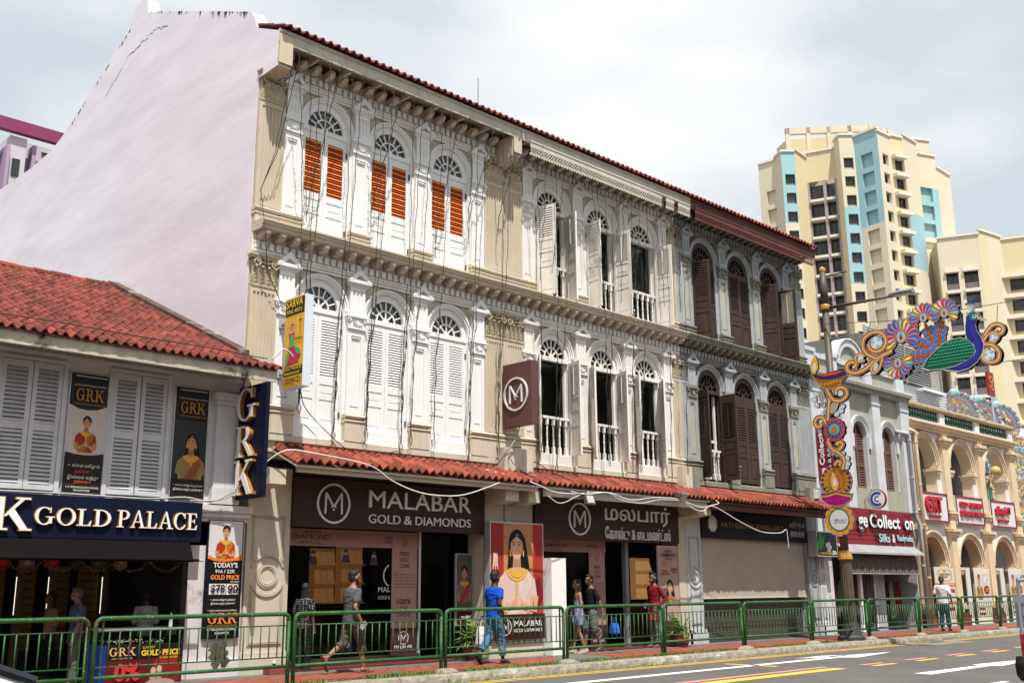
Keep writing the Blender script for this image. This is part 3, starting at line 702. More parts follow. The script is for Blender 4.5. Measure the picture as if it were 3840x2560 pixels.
# corner blocks at ledge level
part('corner_block', MB().box(15.62, 16.50, -.32, 0, 4.0, 4.55).mesh('corner_block', M_beige2), H2)
part('corner_block', MB().box(22.02, 22.43, -.32, 0, 4.0, 4.62).mesh('corner_block', M_beige2), H2)
part('corner_block', MB().box(22.434, 22.75, -.32, 0, 4.0, 4.62).mesh('corner_block', M_greyo), H3)
part('corner_block', MB().box(28.35, 29.04, -.30, 0, 3.95, 4.45).mesh('corner_block', M_greyo), H3)
# tiled canopies over the pavement
def canopy(H, x0, x1, m, fasc, soff, band=False, w=.19):
    tile_roof(H, x0, x1, -.90, 3.70, -.05, 4.06, w, 3, m, 'v', 300, .008, 'canopy_tile')
    d = MB().add([(x0, -.86, 3.66), (x1, -.86, 3.66), (x1, -.0, 4.02), (x0, 0, 4.02), (x0, -.86, 3.69), (x1, -.86, 3.69), (x1, 0, 4.05), (x0, 0, 4.05)], [(0, 1, 2, 3), (4, 5, 6, 7), (0, 1, 5, 4), (0, 3, 7, 4), (1, 2, 6, 5)])
    pmb('canopy_soffit', d, soff, H)
    pmb('canopy_beam', MB().box(x0 + .1, x1 - .02, -.78, -.70, 3.50 if fasc else 3.58, 3.68), fasc or soff, H)
    if band: pmb('canopy_flashing', MB().ext([(0, 4.0), (-.32, 3.98), (-.34, 4.02), (-.22, 4.12), (-.02, 4.20), (0, 4.2)], x0, x1, 'yz'), mat('red_mortar', (.24, .065, .045), .9, .35, 4, .6, 40, streak=.4, dirt=(.05, .035, .03)), H)
    else: pmb('canopy_flashing', MB().ext([(0, 4.0), (-.12, 4.035), (-.13, 4.06), (-.06, 4.10), (0, 4.16)], x0, x1, 'yz'), M_beige2, H)
canopy(H1, 10.02, 16.20, M_tile, None, M_beige2)
canopy(H2, 16.30, 22.38, M_tile, M_cream, M_cream, w=.17)
canopy(H3, 22.50, 29.0, M_tile, M_maroon, M_maroon, True, .165)
# ground floor piers
def pier(H, x0, x1, m, y1=.5, zt=3.72, med=True, base=None):
    b = MB().box(x0, x1, 0, y1, .12, zt); xc = (x0 + x1) / 2; w = x1 - x0
    b.box(x0 - .06, x1 + .06, -.07, y1, .12, .42); b.box(x0 - .03, x1 + .03, -.045, y1, .42, .50)
    if med:
        for r0_, r1_, y in ((.155, .175, -.02), (.185, .215, -.03), (.225, .25, -.02)): b.ann(xc, 1.80, r0_ * w, r1_ * w, 0, 2 * pi, y, .0, 28)
        for r0_, r1_, y in ((.36, .375, -.015), (.385, .415, -.028), (.42, .43, -.012)): b.ann(xc, 1.80, r0_ * w, r1_ * w, R_(25), R_(155), y, 0, 20); b.ann(xc, 1.80, r0_ * w, r1_ * w, R_(205), R_(335), y, 0, 20)
        for e, t, y in ((.10, .012, -.018), (.125, .014, -.028), (.15, .010, -.015)):
            for zz0, zz1, gap in ((.62, 1.56, 1), (2.04, 2.85, 0)):
                b.box(x0 + e, x0 + e + t, y, 0, zz0 + e - .1, zz1 - e + .1); b.box(x1 - e - t, x1 - e, y, 0, zz0 + e - .1, zz1 - e + .1)
                zz = zz0 + e - .1 if gap else zz1 - e + .1
                b.box(x0 + e, x1 - e, y, 0, zz - t / 2, zz + t / 2)
    return pmb('pier', b, m, H)
M_pier = mat('cream_pier', (0.52, 0.47, 0.37), 0.8, 0.1, 1.5, 0.2, 40, streak=0.15, dirt=(.25, .21, .15))
pier(H1, 9.62, 10.50, M_pier); pier(H1, 15.28, 15.88, M_pier, med=False); pier(H2, 15.92, 16.78, M_pier, med=False)
pier(H2, 22.10, 22.42, M_pier, med=False); pier(H3, 22.436, 23.10, mat('pale_grey_pier', (.48, .49, .51), .8, .1, streak=.25, dirt=(.2, .17, .15)))
pier(H3, 28.45, 29.04, M_greyt)
for x0, x1, H in ((9.65, 9.98, H1), (15.35, 15.75, H1), (16.05, 16.4, H2), (22.15, 22.75, H2)):       # beam ends under the canopy
    part('beam_end', MB().ext([(-.62, 3.36), (-.62, 3.62), (0, 3.66), (0, 3.30)], x0, x1, 'yz').mesh('beam_end', M_beige2), H)
# five-foot-way ceiling, back walls
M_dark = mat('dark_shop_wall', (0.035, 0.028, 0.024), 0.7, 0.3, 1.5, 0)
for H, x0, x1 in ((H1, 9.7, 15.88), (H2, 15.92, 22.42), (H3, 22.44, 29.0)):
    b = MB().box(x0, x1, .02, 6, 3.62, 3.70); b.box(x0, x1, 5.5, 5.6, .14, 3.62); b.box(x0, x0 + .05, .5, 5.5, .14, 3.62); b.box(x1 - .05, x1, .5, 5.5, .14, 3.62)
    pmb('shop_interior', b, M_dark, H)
# ---------------------------------------------------------------- flat prints (posters, banners)
class FP:
    """coloured flat shapes laid one over the other on a board that faces -y (or -x)"""
    def __init__(s, x0, x1, z0, z1, y, side='y'):
        s.b = MB(); s.x0, s.x1, s.z0, s.z1, s.y, s.side = x0, x1, z0, z1, y, side; s.n = 0
    def pt(s, u, v, d):
        X = s.x0 + u * (s.x1 - s.x0); Z = s.z0 + v * (s.z1 - s.z0)
        return (X, s.y - d, Z) if s.side == 'y' else (s.y - d, X, Z)
    def poly(s, pts, col):
        s.n += 1; d = .00018 * s.n
        s.b.add([s.pt(u, v, d) for u, v in pts], [tuple(range(len(pts)))], col)
    def rect(s, u0, u1, v0, v1, col): s.poly([(u0, v0), (u1, v0), (u1, v1), (u0, v1)], col)
    def ell(s, u, v, ru, rv, col, n=18, a0=0, a1=2 * pi, rot=0):
        k = n if abs(a1 - a0 - 2 * pi) < 1e-3 else n + 1
        P = []
        for i in range(k):
            a = a0 + (a1 - a0) * i / n; x, z = ru * math.cos(a), rv * math.sin(a)
            P.append((u + x * math.cos(rot) - z * math.sin(rot), v + x * math.sin(rot) + z * math.cos(rot)))
        s.poly(P, col)
    def stroke(s, pts, w, col, asp=1.0):
        L, Rr = [], []
        for i, p in enumerate(pts):
            a = pts[max(0, i - 1)]; c = pts[min(len(pts) - 1, i + 1)]
            dx, dz = (c[0] - a[0]), (c[1] - a[1]) * asp; l = math.hypot(dx, dz) or 1
            ww = w[i] if isinstance(w, (list, tuple)) else w
            L.append((p[0] - dz / l * ww, p[1] + dx / l * ww / asp)); Rr.append((p[0] + dz / l * ww, p[1] - dx / l * ww / asp))
        s.poly(L + Rr[::-1], col)
    def done(s, name, parent, m=PAINT): return part(name, fixn(s.b.mesh(name, m)), parent)
GOLD = (.72, .38, .06); SKIN = (.50, .25, .13); SKIN2 = (.58, .31, .18); HAIR = (.012, .009, .008)
def woman(f, cu, cv, s, asp, blouse, drape, hands=True, skin=SKIN, turn=0.0, longhair=False, gold=GOLD, look=0):
    """head-and-torso portrait; s = head height in v units, asp = panel height / width"""
    U = lambda a: cu + a * s * asp
    V = lambda a: cv + a * s
    E = lambda a, c, ra, rc, col, **k: f.ell(U(a), V(c), ra * s * asp, rc * s, col, **k)
    Pn = lambda pts, col: f.poly([(U(a), V(c)) for a, c in pts], col)
    dk = tuple(c * .62 for c in skin); lt = tuple(min(1, c * 1.18) for c in skin)
    if longhair: Pn([(-.42, .25), (-.5, -.6), (-.62, -1.7), (-.3, -1.9), (.45, -1.9), (.78, -2.3), (.86, -1.5), (.66, -.5), (.5, .3), (.2, .62), (-.15, .62)], HAIR)
    E(0.02, .14, .46, .56, HAIR)
    if not longhair: E(.36, .22, .16, .2, HAIR)
    Pn([(-.2, -.3), (.2, -.3), (.24, -.85), (.5, -1.0), (-.5, -1.0), (-.24, -.85)], dk)
    Pn([(-.95, -1.25), (-.55, -.98), (-.22, -.86), (.22, -.86), (.55, -.98), (.95, -1.25), (.9, -2.9), (-.9, -2.9)], skin)
    # blouse and drape
    Pn([(-1.05, -1.35), (-.7, -1.02), (-.42, -.95), (-.22, -1.35), (.0, -1.55), (.22, -1.35), (.42, -.95), (.7, -1.02), (1.05, -1.35), (1.18, -2.1), (.95, -2.25), (.78, -1.9), (.72, -3.0), (-.72, -3.0), (-.78, -1.9), (-.95, -2.25), (-1.18, -2.1)], blouse)
    Pn([(.30, -.98), (.74, -1.02), (.82, -1.5), (.4, -2.3), (-.2, -3.0), (-.72, -3.0), (-.5, -2.4), (.0, -1.75)], drape)
    for t in range(5): f.stroke([(U(.36 + t * .09), V(-1.05 - .05 * t)), (U(.3 + t * .08), V(-1.7)), (U(-.4 + t * .16), V(-2.9))], .012 * s * asp, tuple(c * .7 for c in drape), asp)
    # head
    E(0, 0, .36, .50, skin); Pn([(-.32, -.16), (.32, -.16), (.20, -.44), (.08, -.54), (-.08, -.54), (-.20, -.44)], skin)
    for q_ in range(6): t_ = q_ / 5; E(-.03 * t_ + look, -.02, .33 - .17 * t_, .46 - .22 * t_, tuple(a + (c - a) * t_ for a, c in zip(skin, lt)))
    for sx in (-1, 1): E(sx * .20 + look, -.16, .07, .06, tuple(v * k_ for v, k_ in zip(lt, (1.0, .86, .84))))
    Pn([(-.36, .1), (-.30, .38), (-.04, .50), (-.02, .40), (-.24, .26)], HAIR); Pn([(.36, .1), (.30, .38), (-.02, .50), (.0, .40), (.24, .26)], HAIR)
    for sx in (-1, 1):
        E(sx * .145 + look, .045, .062, .024, (.62, .56, .52)); E(sx * .145 + look * 1.2, .046, .032, .028, (.02, .013, .01))
        f.stroke([(U(sx * .06 + look), V(.05)), (U(sx * .14 + look), V(.088)), (U(sx * .235 + look), V(.04))], .012 * s * asp, (.02, .012, .01), asp)
        f.stroke([(U(sx * .05 + look), V(.14)), (U(sx * .15 + look), V(.175)), (U(sx * .25 + look), V(.125))], .016 * s * asp, (.03, .018, .012), asp)
        E(sx * .37, -.22, .055, .10, gold); E(sx * .37, -.36, .03, .06, gold)
    f.stroke([(U(.03 + look), V(.05)), (U(.05 + look), V(-.14)), (U(-.03 + look), V(-.17))], .014 * s * asp, dk, asp)
    E(look, -.295, .115, .04, (.42, .05, .05)); E(look, -.285, .08, .014, (.80, .74, .70))
    E(look * .5, .245, .028, .05, gold); f.stroke([(U(0), V(.50)), (U(look * .5), V(.28))], .014 * s * asp, gold, asp)
    # necklaces
    for r, w in ((.34, .05), (.46, .06), (.62, .05)):
        f.stroke([(U(r * math.cos(a)), V(-.80 + r * .9 * math.sin(a))) for a in [pi + .25 + (pi - .5) * i / 12 for i in range(13)]], w * s * asp, gold, asp)
    for i in range(9):
        a = pi + .35 + (pi - .7) * i / 8; E(.55 * math.cos(a), -.82 + .52 * math.sin(a), .035, .045, tuple(c * 1.25 for c in gold))
    E(0, -1.52, .09, .12, gold)
    if hands:
        for sx in (-1, 1):
            f.stroke([(U(sx * 1.08), V(-2.0)), (U(sx * 1.02), V(-2.55)), (U(sx * .45), V(-2.45)), (U(sx * .12), V(-2.15))], [.15 * s * asp, .14 * s * asp, .11 * s * asp, .08 * s * asp], skin, asp)
            f.stroke([(U(sx * .62), V(-2.66)), (U(sx * .56), V(-2.28))], .06 * s * asp, gold, asp)
        for sx, c in ((-1, skin), (1, lt)):
            Pn([(sx * .0, -1.55), (sx * .07, -1.62), (sx * .12, -1.95), (sx * .2, -2.3), (sx * .12, -2.45), (0, -2.4)], c)
            for q in (1, 2): f.stroke([(U(sx * .025 * q), V(-1.62 - .03 * q)), (U(sx * .035 * q), V(-1.98))], .004 * s * asp, dk, asp)
def frame_board(parent, name, x0, x1, z0, z1, y0, y1, m): return part(name, MB().box(x0, x1, y0, y1, z0, z1).mesh(name, m), parent)
# ---------------------------------------------------------------- serif capitals drawn by hand
def serif(ch, g=0.0):
    S = []; t = .17; n = .055
    def rect(x0, x1, z0, z1): S.append([(x0 - g, z0 - g), (x1 + g, z0 - g), (x1 + g, z1 + g), (x0 - g, z1 + g)])
    def poly(p):
        cx = sum(a for a, _ in p) / len(p); cz = sum(c for _, c in p) / len(p)
        S.append([(a + g * (1 if a > cx else -1), c + g * (1 if c > cz else -1)) for a, c in p])
    def bowl(cx, cz, rx, rz, tx, tz, a0, a1, k=18):
        o = [(cx + (rx + g) * math.cos(a0 + (a1 - a0) * i / k), cz + (rz + g) * math.sin(a0 + (a1 - a0) * i / k)) for i in range(k + 1)]
        q = [(cx + (rx - tx - g) * math.cos(a0 + (a1 - a0) * i / k), cz + (rz - tz - g) * math.sin(a0 + (a1 - a0) * i / k)) for i in range(k + 1)]
        for i in range(k): S.append([o[i], o[i + 1], q[i + 1], q[i]])
    def foot(x0, x1, z): rect(x0, x1, z, z + .05)
    if ch in 'RPDLEKF': rect(.13, .13 + t, .0, 1); foot(.0, .43, 0) if ch not in 'DLE' else foot(0, .2, 0); foot(.0, .3, .95)
    if ch == 'G': bowl(.47, .5, .47, .52, t, n, R_(48), R_(318), 26); rect(.70, .70 + t, .08, .44); foot(.58, 1.0, .42); poly([(.74, .70), (.80, .70), (.80, 1.0), (.76, 1.0)]); w = 1.02
    elif ch == 'C': bowl(.47, .5, .47, .52, t, n, R_(42), R_(318), 26); poly([(.76, .68), (.82, .68), (.82, 1.0), (.78, 1.0)]); poly([(.78, .12), (.86, .26), (.84, .30), (.72, .16)]); w = .9
    elif ch == 'O': bowl(.49, .5, .49, .52, t, n, 0, 2 * pi, 32); w = .98
    elif ch == 'R': bowl(.40, .745, .36, .255, t, n, R_(-90), R_(90)); rect(.25, .42, .945, 1.0); rect(.25, .42, .49, .545); poly([(.40, .50), (.58, .50), (.98, .0), (.78, .0)]); foot(.76, 1.02, 0); w = .98
    elif ch == 'P': bowl(.42, .73, .38, .27, t, n, R_(-90), R_(90)); rect(.25, .44, .945, 1.0); rect(.25, .44, .46, .515); w = .82
    elif ch == 'D': bowl(.38, .5, .56, .50, t, n, R_(-90), R_(90), 22); rect(.2, .42, .945, 1.0); rect(.2, .42, .0, .055); w = .96
    elif ch == 'L': rect(.2, .72, 0, .055); poly([(.70, .05), (.76, .30), (.72, .30), (.60, .05)]); foot(.25, .43, .95); w = .78
    elif ch == 'E': rect(.2, .72, 0, .055); poly([(.70, .05), (.76, .28), (.72, .28), (.60, .05)]); rect(.2, .68, .945, 1); poly([(.68, .95), (.70, .74), (.66, .74), (.58, .95)]); rect(.25, .55, .49, .54); rect(.52, .57, .40, .63); w = .78
    elif ch == 'K': poly([(.30, .42), (.38, .42), (.84, .96), (.72, .96)]); foot(.60, .98, .95); poly([(.40, .52), (.56, .66), (1.0, .0), (.78, .0)]); foot(.74, 1.06, 0); w = 1.02
    elif ch == 'A': poly([(.48, 1.0), (.54, 1.0), (.20, 0), (.12, 0)]); poly([(.46, 1.03), (.58, 1.03), (.95, 0), (.75, 0)]); rect(.24, .74, .32, .37); foot(.02, .32, 0); foot(.64, 1.06, 0); w = 1.04
    else: w = .4
    return S, w
def serif_word(word, name, parent, x0, x1, z0, z1, y, depth, mface, mside, side='y', gap=.10, per=True):
    ws = [serif(c)[1] for c in word]; tot = sum(ws) + gap * (len(word) - 1)
    k = (x1 - x0) / tot; h = z1 - z0; cur = x0; out = []
    for c, w in zip(word, ws):
        if c != ' ':
            for kind, g, d0, d1, m in (('letter_side', .022, 0, depth, mside), ('letter_face', 0, depth - .002, depth + .004, mface)):
                b = MB()
                for i, p in enumerate(serif(c, g)[0]):
                    e = .0003 * (i % 7)
                    q = [(cur + a * k, z0 + zz * h) for a, zz in p]
                    if side == 'y': b.ext(q, y - d0, y - d1 - e)
                    else: b.ext(q, y - d0, y - d1 - e, 'yz')
                me = fixn(b.mesh(kind, m))
                if kind == 'letter_side': o = part('letter', me, parent)
                else: part('letter_face', me, o, WP[parent.name] * 0)
        cur += (w + gap) * k
M_navy = mat('navy_board', (0.004, 0.007, 0.026), 0.6, 0.2, 1.5, 0.05, spec=0.15)
M_face = mat('letter_white', (0.80, 0.80, 0.80), 0.4, 0.03, 4, 0)
M_golds = mat('letter_gold', (0.50, 0.26, 0.05), 0.35, 0.1, 4, 0, metal=0.4)
M_signbr = mat('brown_sign', (0.045, 0.026, 0.023), 0.65, 0.12, 2, 0.05, spec=0.2)
M_silver = mat('sign_silver', (0.66, 0.65, 0.66), 0.4, 0.05, 4, 0)
M_alu = mat('aluminium', (0.55, 0.56, 0.58), 0.4, 0.08, 4, 0, metal=0.5)
# ---------------------------------------------------------------- the low jewellery house on the left
G = thing('shophouse', 'low grey white shophouse with red pantile roof and louvred shutters, against the lilac wall', 'shophouse', (6.5, 0, 0))
M_gw = mat('dull_white_wall', (0.60, 0.59, 0.61), 0.85, 0.14, 1.6, 0.25, 40, streak=0.3, dirt=(0.28, 0.26, 0.25))
M_gsh = mat('dull_white_shutter', (0.58, 0.58, 0.61), 0.7, 0.12, 3, 0.2, 60, streak=0.3, dirt=(0.25, 0.23, 0.22))
b = MB(); xs = [0, 3.3, 4.25, 5.22, 6.24, 7.0, 7.97, 9.37]
b.box(0, 5.25, 0, .25, 2.3, 5.5); b.box(6.22, 7.0, 0, .25, 2.3, 5.5); b.box(7.98, 9.37, 0, .25, 2.3, 5.5); b.box(5.25, 6.22, 0.001, .249, 5.07, 5.5); b.box(7.0, 7.98, 0.001, .249, 5.07, 5.5); b.box(5.25, 6.22, 0.001, .249, 2.3, 3.05); b.box(7.0, 7.98, .001, .249, 2.3, 3.05)
b.box(0, 9.37, 3.9, 4.0, -.1, 5.5); b.box(0, 9.37, .25, 4.0, 2.95, 3.05); b.box(0, 9.37, .25, 4.0, 5.4, 5.5)
pmb('wall', b, M_gw, G)
M_eave = mat('peeling_eave_board', (0.52, 0.48, 0.38), 0.9, 0.3, 4, 0.5, 50, dirt=(0.035, 0.03, 0.026))
pmb('eave_board', MB().box(2, 9.56, -.86, -.82, 5.10, 5.33), M_eave, G)
pmb('eave_soffit', MB().add([(2, -.82, 5.2), (9.56, -.82, 5.2), (9.37, 0, 5.55), (2, 0, 5.55)], [(0, 1, 2, 3)]), mat('grey_soffit', (.34, .33, .33), .9, .2, 3, .2, streak=.3), G)
pmb('roof_deck', MB().add([(2, -.9, 5.29), (9.55, -.9, 5.29), (9.37, .0, 5.68), (9.37, 5.7, 8.14), (2, 5.7, 8.14)], [(0, 1, 2, 3, 4)]), M_tile2, G)
M_pan = mat('pantile', (0.175, 0.036, 0.022), 0.8, 0.4, 1.3, 0.35, 45, orand=0.42, streak=0.3, dirt=(0.13, 0.045, 0.03))
tile_roof(G, 2.6, 9.30, -.93, 5.28, 5.65, 8.12, .157, 27, M_pan, 'p', 300, .007)
for i in range(2): part('tile', tile_me(.157, .33, M_pan, 'p'), G, (9.38 + i * .15, -.93, 5.30), rot=(.36, 0, 0))
rm = shared('ridgecap', lambda: MB().loft([[(x, .13 * math.cos(a), .11 * math.sin(a)) for a in [pi * i / 8 for i in range(9)]] + [(x, -.11, -.02), (x, .11, -.02)] for x in (0, .40)]).mesh('ridge_tile', M_pan))
for i in range(18): part('ridge_tile', rm, G, (2.6 + i * .375, 5.68, 8.16 + .008 * (i % 3)), rot=(0, R_(1.2), 0))
pmb('verge_flashing', MB().ext([(-.2, 5.66), (5.75, 8.24), (5.75, 8.34), (-.2, 5.76)], 9.14, 9.373, 'yz'), mat('verge_mortar', (.10, .055, .045), .95, .4, 5, .8, 40, dirt=(.3, .28, .26)), G)
def leaf2(parent, hx, sgn, w, z, h, ang=0, y=.0):
    st = .07
    def f():
        q = MB()
        def bx(x0, x1, z0, z1, t=.02): X0, X1 = sorted((sgn * x0, sgn * x1)); q.box(X0, X1, -t, t, z0, z1)
        bx(0, st, 0, h); bx(w - st, w, 0, h)
        for a, c in ((0, .09), (h * .46, h * .46 + .11), (h - .10, h)): bx(st, w - st, a, c, .0195)
        return q.mesh('shutter', M_gsh)
    o = part('shutter', shared(('leaf2', w, h, sgn), f), parent, (hx, y, z)); o.rotation_euler.z = R_(-ang * sgn)
    for z0, z1 in ((.09, h * .46), (h * .46 + .11, h - .10)):
        n = 13
        for k in range(n): part('slat', slat_me(round(w - .14, 3), M_gsh, .010, .075, 48), o, (sgn * w / 2, 0, z0 + (k + .5) * (z1 - z0) / n), local=True)
for a, c in ((5.27, 6.20), (7.02, 7.96)):
    for hx, s in ((a, 1), (c, -1)): leaf2(G, hx, s, .46, 3.07, 1.98, 2)
    pmb('window_frame', MB().box(a - .07, a - .005, -.04, .1, 3.03, 5.12).box(c + .005, c + .07, -.04, .1, 3.03, 5.12).box(a - .005, c + .005, -.04, .1, 5.06, 5.12), M_gsh, G)
pmb('string_course', MB().box(0, 9.36, -.05, 0, 5.16, 5.22), M_gw, G)
pmb('upper_pilaster', MB().box(8.86, 9.34, -.10, 0, 3.0, 4.72).box(8.82, 9.36, -.14, 0, 4.72, 4.80).box(8.78, 9.365, -.19, 0, 4.80, 4.93).box(8.83, 9.36, -.13, 0, 3.0, 3.28), M_gw, G)
gp_ = MB().box(8.55, 9.58, 0, .6, .1, 2.7).box(8.60, 9.60, -.06, .1, .1, .42)
for i, (e, z0, z1) in enumerate(((.04, 2.70, 2.78), (.08, 2.78, 2.86), (.12, 2.86, 2.98))): gp_.box(8.72 - e, 9.58 + e * .6, -e, .3, z0, z1)
pt_ = [(9.18 + (.17 + .05 * math.sin(i * 2.3) + .04 * math.sin(i * 5.1)) * math.cos(2 * pi * i / 22), .50 + (.20 + .07 * math.sin(i * 1.7 + 1)) * math.sin(2 * pi * i / 22)) for i in range(22)]
pmb('bare_patch', MB().ext(pt_, -.066, -.055), mat('mossy_render', (.10, .095, .065), .95, .5, 14, .9, 40, dirt=(.03, .035, .02)), G)
pmb('pier', gp_, mat('peeling_pier', (0.60, 0.57, 0.58), 0.9, 0.16, 2, 0.4, 40, dirt=(0.24, 0.22, 0.17)), G)
# dark shop behind
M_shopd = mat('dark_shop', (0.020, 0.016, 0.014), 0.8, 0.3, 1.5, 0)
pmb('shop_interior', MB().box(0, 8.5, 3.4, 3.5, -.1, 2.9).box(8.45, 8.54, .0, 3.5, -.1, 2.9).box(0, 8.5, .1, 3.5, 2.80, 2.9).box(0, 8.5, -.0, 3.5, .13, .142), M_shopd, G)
M_led = mat('led_strip', (.8, .8, .8), .5, 0, emit=(1, .93, .8), es=1.1)
M_rack = mat('glowing_gold_rack', (.10, .055, .015), .5, .6, 30, .4, 60, emit=(1, .5, .12), es=.004)  # faint emission paints a backlit glow onto the racks
rk = thing('display_rack', 'dim racks of gold jewellery along the back of the dark shop', 'rack', (7, 2.6, .14))
for i, (x0, x1) in enumerate(((6.58, 6.85), (7.12, 7.42), (7.58, 7.94), (6.05, 6.35))):
    o = part('rack', MB().box(x0, x1, 2.10, 2.16, .6, 1.98).mesh('rack', M_rack), rk)
    for k in range(10): part('shelf', MB().box(x0, x1, 2.03, 2.10, .68 + k * .13, .69 + k * .13).mesh('shelf', M_shopd), o)
    part('support', MB().box(x0, x1, 2.10, 2.16, .142, .6).mesh('support', M_shopd), rk)
for x in (6.50, 7.03, 7.96):
    o = part('light_strip', MB().box(x - .004, x + .004, 2.0, 2.01, 1.18, 1.80).mesh('light_strip', M_led), rk)
    part('column', MB().box(x + .02, x + .14, 2.02, 2.12, .142, 2.8).mesh('column', mat('tan_column', (.12, .08, .05), .7)), rk)
gt = thing('garland', 'tinsel garlands and ornaments hung across the dark shop front', 'garland', (7, -.05, 2))
rg = random.Random(8); gb = MB()
for k in range(5):
    x0 = 5.6 + k * .56; pts = [(x0 + .56 * t / 10, -.03, 2.02 - .16 * math.sin(pi * t / 10)) for t in range(11)]
    gb.tube(pts, .007, 4, (.10, .07, .03))
    for p in pts:
        for q in range(5): gb.ell((p[0] + rg.uniform(-.03, .03), p[1], p[2] + rg.uniform(-.03, .03)), (.007, .007, .007), 5, 3, rg.choice([(.5, .33, .1), (.3, .25, .12), (.35, .04, .03), (.05, .12, .05)]))
part('strand', gb.mesh('strand', GLOSSP), gt)
for k, c in enumerate([(.18, .02, .02), (.12, .10, .09), (.2, .02, .02), (.02, .02, .03), (.02, .05, .03), (.14, .12, .1)]):
    f = FP(5.45 + k * .36, 5.68 + k * .36, 1.86, 2.06, -.02); f.poly([(0, 1), (0, .3), (.5, 0), (1, .3), (1, 1)], c); f.ell(.5, .55, .25, .2, tuple(min(1, v * 2.2) for v in c)); f.done('pennant', gt)
# main sign board, roller awning
S = thing('shop_sign', 'navy sign board reading K GOLD PALACE in white letters with gold edges', 'sign', (7, -.2, 2.35))
part('board', MB().box(3.0, 8.60, -.27, -.0, 2.345, 2.985).mesh('board', M_navy), S)
serif_word('GRK', 'letter', S, 4.05, 5.80, 2.435, 2.915, -.27, .055, M_face, M_golds)
serif_word('GOLD', 'letter', S, 5.86, 7.03, 2.535, 2.79, -.27, .05, M_face, M_golds, gap=.08)
serif_word('PALACE', 'letter', S, 7.13, 8.50, 2.535, 2.80, -.27, .05, M_face, M_golds, gap=.06)
aw = thing('roller_awning', 'black roller awning under the navy gold shop sign', 'awning', (7, -.3, 2.0))
part('fabric', MB().add([(3, -.25, 2.345), (8.42, -.25, 2.345), (8.32, -.60, 2.05), (3, -.60, 2.05), (8.32, -.605, 2.00), (3, -.605, 2.0)], [(0, 1, 2, 3), (3, 2, 4, 5)]).mesh('fabric', mat('black_canvas', (.007, .006, .006), .9, spec=0.05)), aw)
part('roller_tube', MB().tube([(3, -.60, 2.03), (8.42, -.60, 2.03)], .022, 8).mesh('roller_tube', MATS['black_canvas']), aw)
part('end_cap', MB().tube([(8.42, -.60, 2.03), (8.50, -.60, 2.03)], .02, 8).mesh('end_cap', M_alu), aw)
# projecting sign
V = thing('projecting_sign', 'tall navy projecting sign with stacked white letters GRK', 'sign', (9.28, -.5, 3.1))
part('board', MB().box(9.285, 9.36, -1.0, -.08, 3.08, 5.06).mesh('board', M_navy), V)
for w_, z0, z1 in (('G', 4.44, 5.00), ('R', 3.80, 4.34), ('K', 3.15, 3.74)):
    # letters face -x: left edge towards the wall
    h = z1 - z0; k = .62
    for kind, g_, d0, d1, m in (('letter', .018, 0, .07, M_golds), ('letter_face', 0, .068, .076, M_face)):
        bb = MB()
        for i, p in enumerate(serif(w_, g_)[0]): bb.ext([(-.14 - a * k, z0 + zz * h) for a, zz in p], 9.285 - d0, 9.285 - d1 - .0003 * (i % 7), 'yz')
        me = fixn(bb.mesh(kind, m))
        if kind == 'letter': L_ = part('letter', me, V)
        else: part('letter_face', me, L_)
for z in (3.42, 4.55): part('bracket', MB().box(9.30, 9.345, -.08, .02, z - .02, z + .02).box(9.28, 9.37, -.02, -.001, z - .09, z + .09).mesh('bracket', mat('black_metal', (.02, .02, .02), .5, metal=.5)), V)
